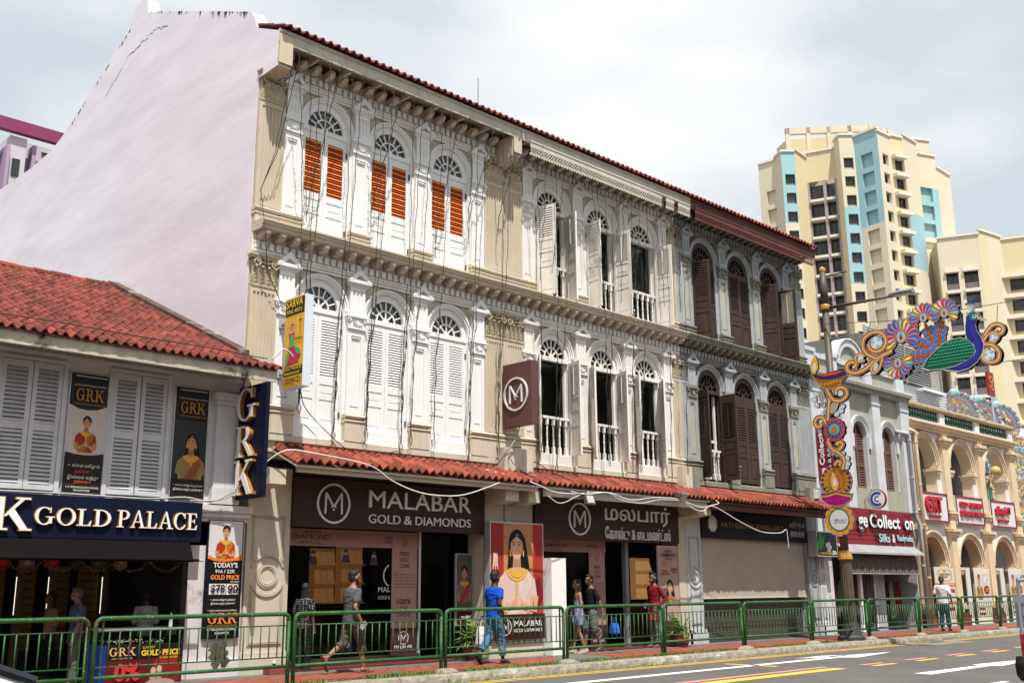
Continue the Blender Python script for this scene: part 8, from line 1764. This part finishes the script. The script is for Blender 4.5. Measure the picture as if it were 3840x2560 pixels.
f.scroll([(-4.20, 7.70), (-3.75, 7.54), (-3.37, 7.31), (-3.07, 7.25), (-2.87, 7.35), (-2.88, 7.52), (-3.02, 7.57), (-3.14, 7.48), (-3.06, 7.42)], .06); f.scroll([(-3.75, 7.54), (-3.48, 7.72), (-3.37, 7.94), (-3.45, 8.18), (-3.71, 8.29), (-3.95, 8.22), (-4.05, 8.0), (-3.95, 7.80), (-3.75, 7.74), (-3.58, 7.84), (-3.54, 8.0)], .055); f.gem(-3.78, 7.98, .17); f.scroll([(-3.40, 7.55), (-3.17, 7.55), (-3.13, 7.68), (-3.27, 7.76), (-3.40, 7.66)], .04); f.gem(-3.28, 7.64, .085); f.scroll([(-3.92, 7.58), (-3.80, 7.28), (-3.62, 7.16), (-3.58, 7.32), (-3.78, 7.52)], .04); f.ell(-3.70, 7.32, .06, .12, CRY, rot=.4)
f.scroll([(-6.55, 7.50), (-6.72, 7.76), (-6.89, 7.9), (-7.06, 7.87), (-7.12, 7.75), (-7.05, 7.65), (-6.95, 7.68), (-6.94, 7.77)], .05); f.scroll([(-6.58, 7.5), (-6.72, 7.66), (-6.9, 7.70), (-6.97, 7.58), (-6.86, 7.47), (-6.75, 7.54)], .04); f.gem(-6.86, 7.58, .09); f.scroll([(-6.58, 7.45), (-6.8, 7.40), (-6.95, 7.2), (-6.9, 7.0), (-6.69, 6.97), (-6.55, 7.09), (-6.58, 7.26), (-6.70, 7.32)], .05); f.gem(-6.71, 7.15, .14)
br = [(-6.20, 8.0), (-6.27, 8.26), (-6.36, 8.35), (-6.5, 8.34), (-6.57, 8.23), (-6.53, 8.12), (-6.47, 8.0), (-6.48, 7.84), (-6.57, 7.66), (-6.62, 7.45), (-6.57, 7.24), (-6.41, 7.02), (-6.17, 6.88), (-5.9, 6.85), (-5.61, 6.92), (-5.40, 7.0), (-5.62, 7.05), (-5.91, 7.06), (-6.12, 7.14), (-6.28, 7.24), (-6.33, 7.33), (-6.30, 7.46), (-6.22, 7.61), (-6.19, 7.78)]
f.poly(br, SIL); f.poly([(-6.2 + (y + 6.2) * .965, 7.55 + (z - 7.55) * .97) for y, z in br], (.018, .022, .20)); f.poly([(-6.30, 7.3), (-6.40, 7.6), (-6.30, 7.9), (-6.38, 8.1), (-6.46, 7.7), (-6.52, 7.4), (-6.40, 7.1), (-6.1, 6.95), (-5.8, 6.95), (-6.1, 7.08)], (.03, .03, .32))
f.ell(-6.43, 8.22, .11, .12, (.01, .16, .20)); f.poly([(-6.52, 8.24), (-6.72, 8.07), (-6.53, 8.10)], (.45, .40, .26)); f.ell(-6.46, 8.20, .06, .05, (.55, .55, .45)); f.ell(-6.455, 8.21, .025, .025, (.01, .01, .01))
for k in range(7): a = R_(70 + k * 9); f.stroke([(-6.36, 8.33), (-6.36 + .22 * math.cos(a), 8.33 + .22 * math.sin(a))], .007, SIL); f.ell(-6.36 + .235 * math.cos(a), 8.33 + .235 * math.sin(a), .026, .035, (.01, .14, .22), 8)
wg = [(-4.97, 7.08), (-5.10, 7.29), (-5.33, 7.47), (-5.55, 7.63), (-5.79, 7.72), (-6.05, 7.73), (-6.25, 7.63), (-6.37, 7.47), (-6.40, 7.3), (-6.29, 7.16), (-6.08, 7.08), (-5.85, 7.0), (-5.62, 6.98), (-5.39, 6.98), (-5.14, 7.0)]
f.poly(wg, SIL); f.poly([(-5.75 + (y + 5.75) * .965, 7.34 + (z - 7.34) * .95) for y, z in wg], (.006, .10, .06))
def inside(p, poly):
    r_ = False; j = len(poly) - 1
    for i in range(len(poly)):
        if (poly[i][1] > p[1]) != (poly[j][1] > p[1]) and p[0] < (poly[j][0] - poly[i][0]) * (p[1] - poly[i][1]) / (poly[j][1] - poly[i][1]) + poly[i][0]: r_ = not r_
        j = i
    return r_
for r in range(9):
    for c in range(17):
        y = -5.05 - c * .082 - (r % 2) * .04; z = 7.02 + r * .082
        if inside((y, z), [(-5.75 + (a + 5.75) * .90, 7.34 + (b_ - 7.34) * .86) for a, b_ in wg]):
            t = (7.7 - z) / .7; f.petal(y, z, pi * .88, .13, .045, ((1, (.004, .055, .04)), (.85, (.01, .15 + .08 * (1 - t), .10)), (.4, (.05, .36, .22))))
T = plate_thing('peacock_ornament', 'large painted peacock ornament with jewelled tail hung on wires over the road', (X_, -5, 7), f)
wb = MB()
for p in ([(26.6, -2.1, 8.87), (26.5, -4.5, 8.50), (26.5, -7.6, 8.45), (26.6, -14, 9.0)], [(26.55, -2.6, 7.24), (26.5, -5, 7.0), (26.5, -7.4, 6.95), (26.6, -14, 7.3)], [(26.5, -3.37, 8.1), (26.5, -3.6, 8.62)], [(26.5, -6.92, 7.9), (26.5, -7.0, 8.42)], [(26.5, -4.3, 8.5), (26.5, -4.28, 8.56)]): wb.tube(p, .010, 5)
part('wire', wb.mesh('wire', mat('steel_wire', (.10, .10, .10), .5, metal=.5)), T)
FP2 = thing('lamp_post', 'distant opposite kerb lamp post carrying the far end of the peacock wires', 'lamp post', (26.6, -29.0, 0)); part('shaft', MB().lathe([(.16, 0), (.10, 10)], 10, (26.6, -29.0, 0)).mesh('shaft', M_post), FP2); part('wire', MB().tube([(26.6, -14, 9.0), (26.6, -29, 9.6)], .01, 5).tube([(26.6, -14, 7.3), (26.6, -29, 7.6)], .01, 5).mesh('wire', MATS['steel_wire']), FP2)
# ---------------------------------------------------------------- strings of fairy lights on the facades
M_wire = mat('fairy_wire', (.022, .020, .014), .7)
def fairy(xt, xb, zb, label, grp, zt=11.72, yt=-.70, yb=-.22, seed=0, knot=True):
    rg = random.Random(seed); T = thing('fairy_light_string', label, 'fairy lights', (xb, yb, zb), grp); n = 34; pts = []
    for i in range(n + 1):
        t = i / n; e = t ** .75; pts.append((xt + (xb - xt) * e + .012 * math.sin(i * 1.3 + seed), yt + (yb - yt) * min(1, t * 1.25) - .28 * max(0, .5 - abs(t - .5)) * .6 + .012 * math.sin(i * 1.7 + seed), zt + (zb - zt) * t))
    b = MB().tube(pts, .008, 4)
    if knot:
        b.tube([(xb + .05 * math.cos(a), yb, zb - .06 + .07 * math.sin(a)) for a in [2 * pi * q / 10 for q in range(11)]], .006, 4); b.tube([(xb + .03 * math.cos(a) + .02, yb + .02, zb - .10 + .09 * math.sin(a)) for a in [2 * pi * q / 10 for q in range(11)]], .006, 4)
        lo = [p for p in pts if p[2] < 7.5]
        if len(lo) > 2: b.tube([(p[0] + .02 * math.sin(i * 2), p[1] - .01, p[2]) for i, p in enumerate(lo)], .008, 4)
    part('wire', b.mesh('wire', M_wire), T); bb = MB()
    for i in range(len(pts) - 1):
        for q in range(2):
            t = rg.random(); p = [a + (c - a) * t for a, c in zip(pts[i], pts[i + 1])]; a = rg.uniform(0, 2 * pi); bb.tube([p, (p[0] + .045 * math.cos(a), p[1] + .02 * math.sin(a), p[2] + rg.uniform(-.02, .02))], .004, 3)
    o = part('bulbs', bb.mesh('bulbs', mat('tiny_bulb', (.20, .18, .10), .4)), T); o['kind'] = 'stuff'
ends1 = [(9.62, 5.9), (10.44, 4.9), (11.22, 4.45), (11.98, 4.55), (12.84, 4.38), (13.09, 4.55), (13.69, 4.55), (14.66, 4.2), (15.53, 4.55), (16.24, 4.62)]
nt1 = 24; ORD = 'first second third fourth fifth sixth seventh eighth ninth tenth'.split(); cnt_ = {}
for k in range(nt1):
    xt = 9.78 + k * .262; e = min(ends1[1:], key=lambda q: abs(q[0] - xt)); zb = e[1] if k % 3 == 0 or abs(e[0] - xt) < .2 else random.Random(k).uniform(8.3, 9.6)
    bay = 'left shutters' if xt < 11.7 else 'middle shutters' if xt < 13.4 else 'right shutters' if xt < 15.1 else 'joint pilaster'
    cnt_[bay] = cnt_.get(bay, -1) + 1
    fairy(xt, e[0], zb, '%s fairy light string from the left before the %s of the beige shophouse' % (ORD[cnt_[bay]], bay), 'fairy lights on the beige shophouse', seed=k, knot=zb < 5)
ends2 = [(16.62, 4.65), (17.07, 4.25), (18.91, 4.55), (19.52, 4.55), (19.77, 4.45), (20.09, 4.47), (21.3, 4.1), (22.0, 4.55)]
for k in range(17):
    xt = 16.35 + k * .355; e = min(ends2, key=lambda q: abs(q[0] - xt)); zb = e[1] if k % 2 == 0 else random.Random(k + 50).uniform(8.2, 9.4)
    bay = 'left window' if xt < 18.3 else 'middle window' if xt < 20.2 else 'right window'
    cnt_[bay] = cnt_.get(bay, -1) + 1
    fairy(xt, e[0], zb, '%s fairy light string from the left before the %s of the cream shophouse' % (ORD[cnt_[bay]], bay), 'fairy lights on the cream shophouse', seed=k + 40, yt=-.66, yb=-.5, knot=zb < 5)
# slanting string at the left end
T = thing('fairy_light_string', 'dark fairy light string slanting along the left edge pilaster of the beige shophouse', 'fairy lights', (9.4, -.3, 8)); part('wire', MB().tube([(9.85, -.7, 11.6), (9.62, -.4, 9.6), (9.46, -.15, 8.9), (9.40, -.5, 7.9), (9.62, -.25, 7.3), (9.98, -.2, 6.75)], .009, 4).tube([(9.72, -.7, 11.6), (9.58, -.4, 9.6), (9.45, -.15, 8.85)], .007, 4).mesh('wire', M_wire), T)
# ---------------------------------------------------------------- loose cables along the canopies
M_cw = mat('white_cable', (.62, .61, .58), .5); M_cb = mat('black_cable', (.02, .02, .02), .6); M_cg = mat('grey_cable', (.36, .35, .33), .6)
def cable(label, pts, m, r=.013):
    P = []
    for i in range(len(pts) - 1):
        p0, p1, p2, p3 = pts[max(i - 1, 0)], pts[i], pts[i + 1], pts[min(i + 2, len(pts) - 1)]
        for t in [q / 5 for q in range(5)]: P.append(tuple(.5 * (2 * b_ + (c_ - a_) * t + (2 * a_ - 5 * b_ + 4 * c_ - d_) * t * t + (3 * b_ - a_ - 3 * c_ + d_) * t ** 3) for a_, b_, c_, d_ in zip(p0, p1, p2, p3)))
    P.append(pts[-1]); tag(part('cable', MB().tube(P, r, 5).mesh('cable', m, True)), label, 'cable')
Yc = -.98
cable('white cable sagging across the MALABAR sign from its tiled canopy', [(9.55, -.6, 3.70), (9.84, -.8, 3.93), (10.32, Yc, 3.90), (11.51, Yc, 3.78), (12.03, Yc, 3.54), (12.56, Yc, 3.38), (13.1, Yc, 3.32), (13.86, Yc, 3.37), (14.83, Yc, 3.67)], M_cw)
cable('white cable looping along the canopy edge over the Tamil sign', [(14.9, -.5, 3.98), (15.6, -.7, 3.86), (15.92, Yc, 3.71), (16.45, Yc, 3.58), (17.06, Yc, 3.57), (17.61, Yc, 3.62), (18.32, Yc, 3.66), (19.06, Yc, 3.54), (19.83, Yc, 3.63), (20.8, Yc, 3.66), (21.76, Yc, 3.51), (22.36, Yc, 3.59), (22.6, Yc, 3.64), (22.55, -.92, 3.72)], M_cw)
cable('second white cable drooping between the two floodlights', [(17.0, Yc, 3.62), (17.5, -1.0, 3.58), (18.2, -1.0, 3.66), (18.7, -1.0, 3.52), (19.4, -1.0, 3.48), (20.1, -1.0, 3.60), (20.9, -1.0, 3.62)], M_cw, .010); cable('short white cable end curling left of the first floodlight', [(16.27, Yc, 3.48), (16.57, Yc, 3.35), (16.83, Yc, 3.38), (17.15, Yc, 3.51), (17.61, Yc, 3.65)], M_cw, .010)
cable('long white cable drooping across the ARTHESDAM sign with a hanging tail', [(21.08, Yc, 3.64), (21.46, Yc, 3.46), (21.87, Yc, 3.41), (22.35, Yc, 3.55), (23.55, Yc, 3.20), (24.51, Yc, 2.98), (25.4, Yc, 2.98), (25.72, Yc, 3.08), (25.78, Yc, 3.0), (25.82, Yc, 2.54)], M_cw)
cable('thin black wire drooping from the dance school sign to the canopy', [(10.42, -.3, 5.12), (10.64, -.15, 4.84), (11.2, -.15, 4.40), (11.67, -.2, 4.12), (12.29, -.2, 4.10), (12.78, -.2, 4.22), (13.06, -.25, 4.10), (14.71, -.25, 4.08), (15.37, -.3, 4.14), (15.7, -.36, 4.50), (16.1, -.36, 4.58)], M_cb, .009)
cable('grey cable dropping from the brown M sign onto the canopy', [(15.9, -.5, 5.0), (15.85, -.45, 4.75), (15.70, -.40, 4.5), (15.75, -.40, 4.25), (16.1, -.45, 4.02), (16.5, -.6, 3.92)], M_cg, .014); cable('black cable dropping beside the corner block above the Tamil sign', [(16.75, -.2, 4.3), (17.0, -.4, 4.1), (17.35, -.7, 3.9), (17.45, -1.0, 3.72), (17.4, -1.0, 3.5), (17.1, -.9, 3.45)], M_cb, .010)
cable('grey cables bundled along the top of the navy gold shop sign', [(5.2, -.2, 3.01), (6.4, -.2, 3.02), (7.6, -.22, 3.01), (8.3, -.2, 3.07), (8.8, -.2, 3.03), (9.2, -.3, 3.25), (9.30, -.5, 3.45)], M_cg, .016); cable('second grey cable rising to the projecting GRK sign', [(8.4, -.2, 3.02), (8.9, -.22, 3.05), (9.15, -.3, 3.18), (9.26, -.35, 3.5)], M_cg, .012)
cable('thin wire lying across the pantile roof of the low shophouse', [(4.9, -.5, 5.60), (6.0, -.48, 5.62), (7.2, -.5, 5.60), (8.4, -.52, 5.60), (9.2, -.6, 5.56), (9.42, -.75, 5.52)], M_cb, .010); cable('thin wire crossing the street edge to the lamp post', [(22.7, -.95, 3.9), (24.0, -1.2, 3.7), (26.6, -2.1, 3.8)], M_cb, .006)
cable('curl of white tape at the corner of the pantile roof', [(9.45, -.85, 5.50), (9.55, -.9, 5.62), (9.62, -.9, 5.70), (9.75, -.9, 5.68), (9.85, -.9, 5.60)], M_cw, .016)
def flood(x, z, label, tilt):
    T = thing('floodlight', label, 'floodlight', (x, -1.0, z)); M = Matrix.Translation((x, -1.02, z)) @ Matrix.Rotation(tilt, 4, 'X')
    part('housing', MB().box(-.14, .14, -.04, .04, -.12, .10).xf(M).mesh('housing', mat('flood_grey', (.10, .10, .10), .5)), T); part('lens', MB().box(-.11, .11, -.048, -.04, -.09, .07).xf(M).mesh('lens', mat('flood_lens', (.5, .48, .42), .3)), T); part('bracket', MB().box(x - .15, x - .14, -1.0, -.85, z, z + .10).box(x + .14, x + .15, -1.0, -.85, z, z + .10).mesh('bracket', MATS['flood_grey']), T)
flood(17.55, 3.47, 'square floodlight with pale lens under the canopy of the Tamil sign', -.3); flood(21.0, 3.72, 'tilted dark floodlight at the right end of the Tamil sign canopy', .9)
T = thing('junction_box', 'small white junction box on the grey corner block', 'box', (28.2, -.4, 4.3)); part('box', MB().box(28.55, 28.75, -.40, -.30, 4.12, 4.38).mesh('box', M_face), T); part('lid', MB().box(28.57, 28.73, -.412, -.40, 4.14, 4.36).mesh('lid', M_alu), T)
# ---------------------------------------------------------------- potted palms, bottle, books of bricks
def palm(x, y, label, seed):
    T = thing('potted_palm', label, 'plant', (x, y, .14)); rg = random.Random(seed)
    part('pot', MB().lathe([(.17, 0), (.20, .12), (.215, .30), (.20, .345), (.17, .345)], 16, (x, y, .14)).mesh('pot', mat('barrel_wood', (.16, .055, .035), .7, .3, 9, .3)), T); part('pot_band', MB().lathe([(.205, .09), (.205, .12)], 16, (x, y, .14)).lathe([(.219, .25), (.219, .28)], 16, (x, y, .14)).mesh('pot_band', mat('band_brown', (.09, .035, .022), .6)), T)
    b = MB()
    for k in range(26):
        a = rg.uniform(0, 2 * pi); l = rg.uniform(.28, .50); up = rg.uniform(.35, 1.0); pts = []
        for i in range(7): t = i / 6; pts.append(Vector((x + math.cos(a) * l * t * (1.1 - up * .5), y + math.sin(a) * l * t * (1.1 - up * .5), .47 + l * 1.25 * up * t - .30 * t * t * (1.2 - up))))
        for i in range(1, 7):
            p = pts[i]; d = (pts[i] - pts[i - 1]).normalized(); s_ = d.cross(Vector((0, 0, 1)));
            if s_.length < .1: s_ = Vector((1, 0, 0))
            s_.normalize()
            for q in (-1, 1): tip = p + s_ * q * .13 * (1.1 - i / 9) + d * .09 - Vector((0, 0, .03)); b.add([p, p + d * .022, tip, p - d * .012 + s_ * q * .03], [(0, 1, 2, 3)], rg.choice([(.10, .20, .03), (.14, .25, .04), (.07, .15, .03), (.22, .26, .05)]))
        b.tube(pts, .004, 3, (.12, .18, .04))
    part('fronds', b.mesh('fronds', CLOTH), T)
palm(14.72, -.28, 'potted palm in a wooden barrel beside the large poster', 1); palm(21.45, -.45, 'potted palm in a wooden tub beside the man in maroon', 2)
T = thing('plastic_bottle', 'small clear bottle lying on the pavement by the kerb', 'bottle', (11.0, -2.25, .14)); part('body', MB().lathe([(.03, 0), (.032, .03), (.030, .13), (.014, .16)], 10).xf(Matrix.Translation((11.2, -2.2, .175)) @ Matrix.Rotation(R_(80), 4, 'Y')).mesh('body', MATS['clear_plastic']), T); part('cap', MB().lathe([(.015, .16), (.015, .18)], 8).xf(Matrix.Translation((11.2, -2.2, .175)) @ Matrix.Rotation(R_(80), 4, 'Y')).mesh('cap', M_face), T)
T = thing('brick', 'red brick block at the foot of the cream pier with a small bottle on it', 'brick', (10.0, -.4, .14)); part('block', MB().box(9.95, 10.30, -.42, -.20, .14, .24).mesh('block', mat('red_brick', (.22, .06, .04), .85, .2)), T)
T = thing('plastic_bottle', 'small bottle standing on the red brick at the cream pier', 'bottle', (10.1, -.3, .24)); part('body', MB().lathe([(.028, 0), (.03, .10), (.012, .15), (.012, .17)], 8, (10.1, -.3, .24)).mesh('body', MATS['clear_plastic']), T); part('label_band', MB().lathe([(.031, .04), (.031, .08)], 8, (10.1, -.3, .24)).mesh('label_band', M_navy), T)
# ---------------------------------------------------------------- vehicles cut by the picture edges
PU = thing('pickup_truck', 'grey pickup truck with a 70 speed disc, cut off by the right picture edge', 'truck', (17.5, -11.8, 0)); M_tray = mat('grey_tray', (.26, .28, .30), .45, .12, 4, .05, metal=.2); M_blk = mat('black_bumper', (.012, .012, .013), .3)
part('tray', MB().box(15.0, 17.6, -12.75, -10.95, .98, 1.36).box(14.96, 15.02, -12.78, -10.92, 1.30, 1.39).box(14.97, 15.0, -11.12, -10.93, .98, 1.3).mesh('tray', M_tray), PU)
part('tailgate_frame', MB().tube([(14.97, -10.98, .94), (14.97, -12.7, .94)], .03, 6).tube([(14.94, -11.0, .80), (14.94, -11.0, 1.30)], .025, 6).mesh('tailgate_frame', M_tray), PU)
part('rack', MB().tube([(15.0, -11.0, 1.36), (15.0, -11.0, 1.62), (15.1, -11.0, 1.66), (17.5, -11.0, 1.66)], .025, 6).tube([(15.0, -11.0, 1.60), (15.0, -12.7, 1.60)], .025, 6).tube([(15.0, -12.7, 1.36), (15.0, -12.7, 1.62)], .025, 6).mesh('rack', M_tray), PU)
part('tail_light', MB().box(14.90, 15.0, -11.16, -10.98, .56, .90).mesh('tail_light', mat('tail_red', (.30, .008, .008), .2, .3, 8, spec=.6)), PU); part('tail_light', MB().box(14.90, 15.0, -12.72, -12.54, .56, .90).mesh('tail_light', MATS['tail_red']), PU)
part('reverse_lens', MB().box(14.893, 14.90, -11.14, -11.0, .70, .78).mesh('reverse_lens', mat('smoke_lens', (.10, .02, .02), .2)), PU)
part('bumper', MB().loft([[(14.82 + dx, y, z) for dx, z in ((.0, .62), (-.06, .52), (-.04, .38), (.10, .30), (.22, .30), (.22, .62))] for y in (-12.8, -12.6, -11.1, -10.93)]).mesh('bumper', M_blk, True), PU); part('body', MB().box(15.0, 17.6, -12.7, -10.98, .42, .96).box(17.6, 20.2, -12.75, -10.95, .40, 1.15).box(17.7, 19.4, -12.6, -11.1, 1.15, 1.75).mesh('body', M_blk), PU)
for x in (16.0, 19.3):
    for y in (-12.6, -11.05): w = part('wheel', MB().tube([(x, y - .1, .34), (x, y + .1, .34)], .34, 20).mesh('wheel', mat('tyre', (.015, .015, .015), .85)), PU); part('rim', MB().tube([(x, y - .105, .34), (x, y + .105, .34)], .20, 14).mesh('rim', M_alu), w)
d = MB().disc(0, 0, .085, 0, .004, 20, (.015, .015, .015)); d.ann(0, 0, .088, .098, 0, 2 * pi, -.001, .004, 20, (.7, .7, .7)); d.v = [(14.962 + v[1], -11.14 + v[0], 1.16 + v[2]) for v in d.v]; part('speed_disc', fixn(d.mesh('speed_disc', PAINT)), PU)
text('lettering', '70', PU, 11.085, 11.195, 1.12, 1.20, 14.958, M_face, .002, .02, face='x')
part('load', MB().ell((15.5, -11.4, 1.48), (.35, .3, .14), 8, 6).mesh('load', mat('white_sheet', (.6, .6, .6), .8)), PU)
CA = thing('car', 'white car corner with dark window trim at the bottom left picture edge', 'car', (.6, -9.3, 0)); M_car = mat('white_car_paint', (.66, .65, .62), .25, .03, 2, 0, spec=.5)
def carsec(x, zb, zt, hw, hr): return [(x, -9.3 - hw, zb), (x, -9.3 - hw, zt * .62), (x, -9.3 - hr, zt), (x, -9.3 + hr, zt), (x, -9.3 + hw, zt * .62), (x, -9.3 + hw, zb)]
part('body', MB().loft([carsec(-1.6, .3, .80, .82, .70), carsec(-.6, .25, .92, .86, .78), carsec(.6, .25, .98, .87, .80), carsec(2.2, .25, 1.0, .86, .80), carsec(2.95, .3, .98, .82, .74), carsec(3.15, .35, .80, .78, .65)]).mesh('body', M_car, True), CA)
part('cabin', MB().loft([[(x, -9.3 - w_, z) for w_, z in ((.78, .96), (.78 - k_, zt), (-.78 + k_, zt), (-.78, .96))] for x, zt, k_ in ((-.5, .99, .02), (.5, 1.44, .20), (1.7, 1.44, .20), (2.85, 1.0, .02))]).mesh('cabin', M_car), CA)
part('rear_window', MB().add([(1.85, -9.86, 1.405), (1.85, -8.74, 1.405), (2.75, -8.6, 1.06), (2.75, -10.0, 1.06)], [(0, 1, 2, 3)]).xf(Matrix.Translation((.012, 0, .02))).mesh('rear_window', mat('car_glass', (.01, .012, .016), .1, 0, spec=.6)), CA); part('window_trim', MB().tube([(1.78, -9.90, 1.44), (2.85, -10.06, 1.03)], .03, 6).mesh('window_trim', mat('dark_trim', (.012, .016, .028), .4)), CA)
for x in (-.8, 2.1):
    for y in (-10.1, -8.5): w = part('wheel', MB().tube([(x, y - .09, .31), (x, y + .09, .31)], .31, 20).mesh('wheel', MATS['tyre']), CA); part('rim', MB().tube([(x, y - .095, .31), (x, y + .095, .31)], .2, 14).mesh('rim', M_alu), w)

for o in CA.children: o.location.x -= .40
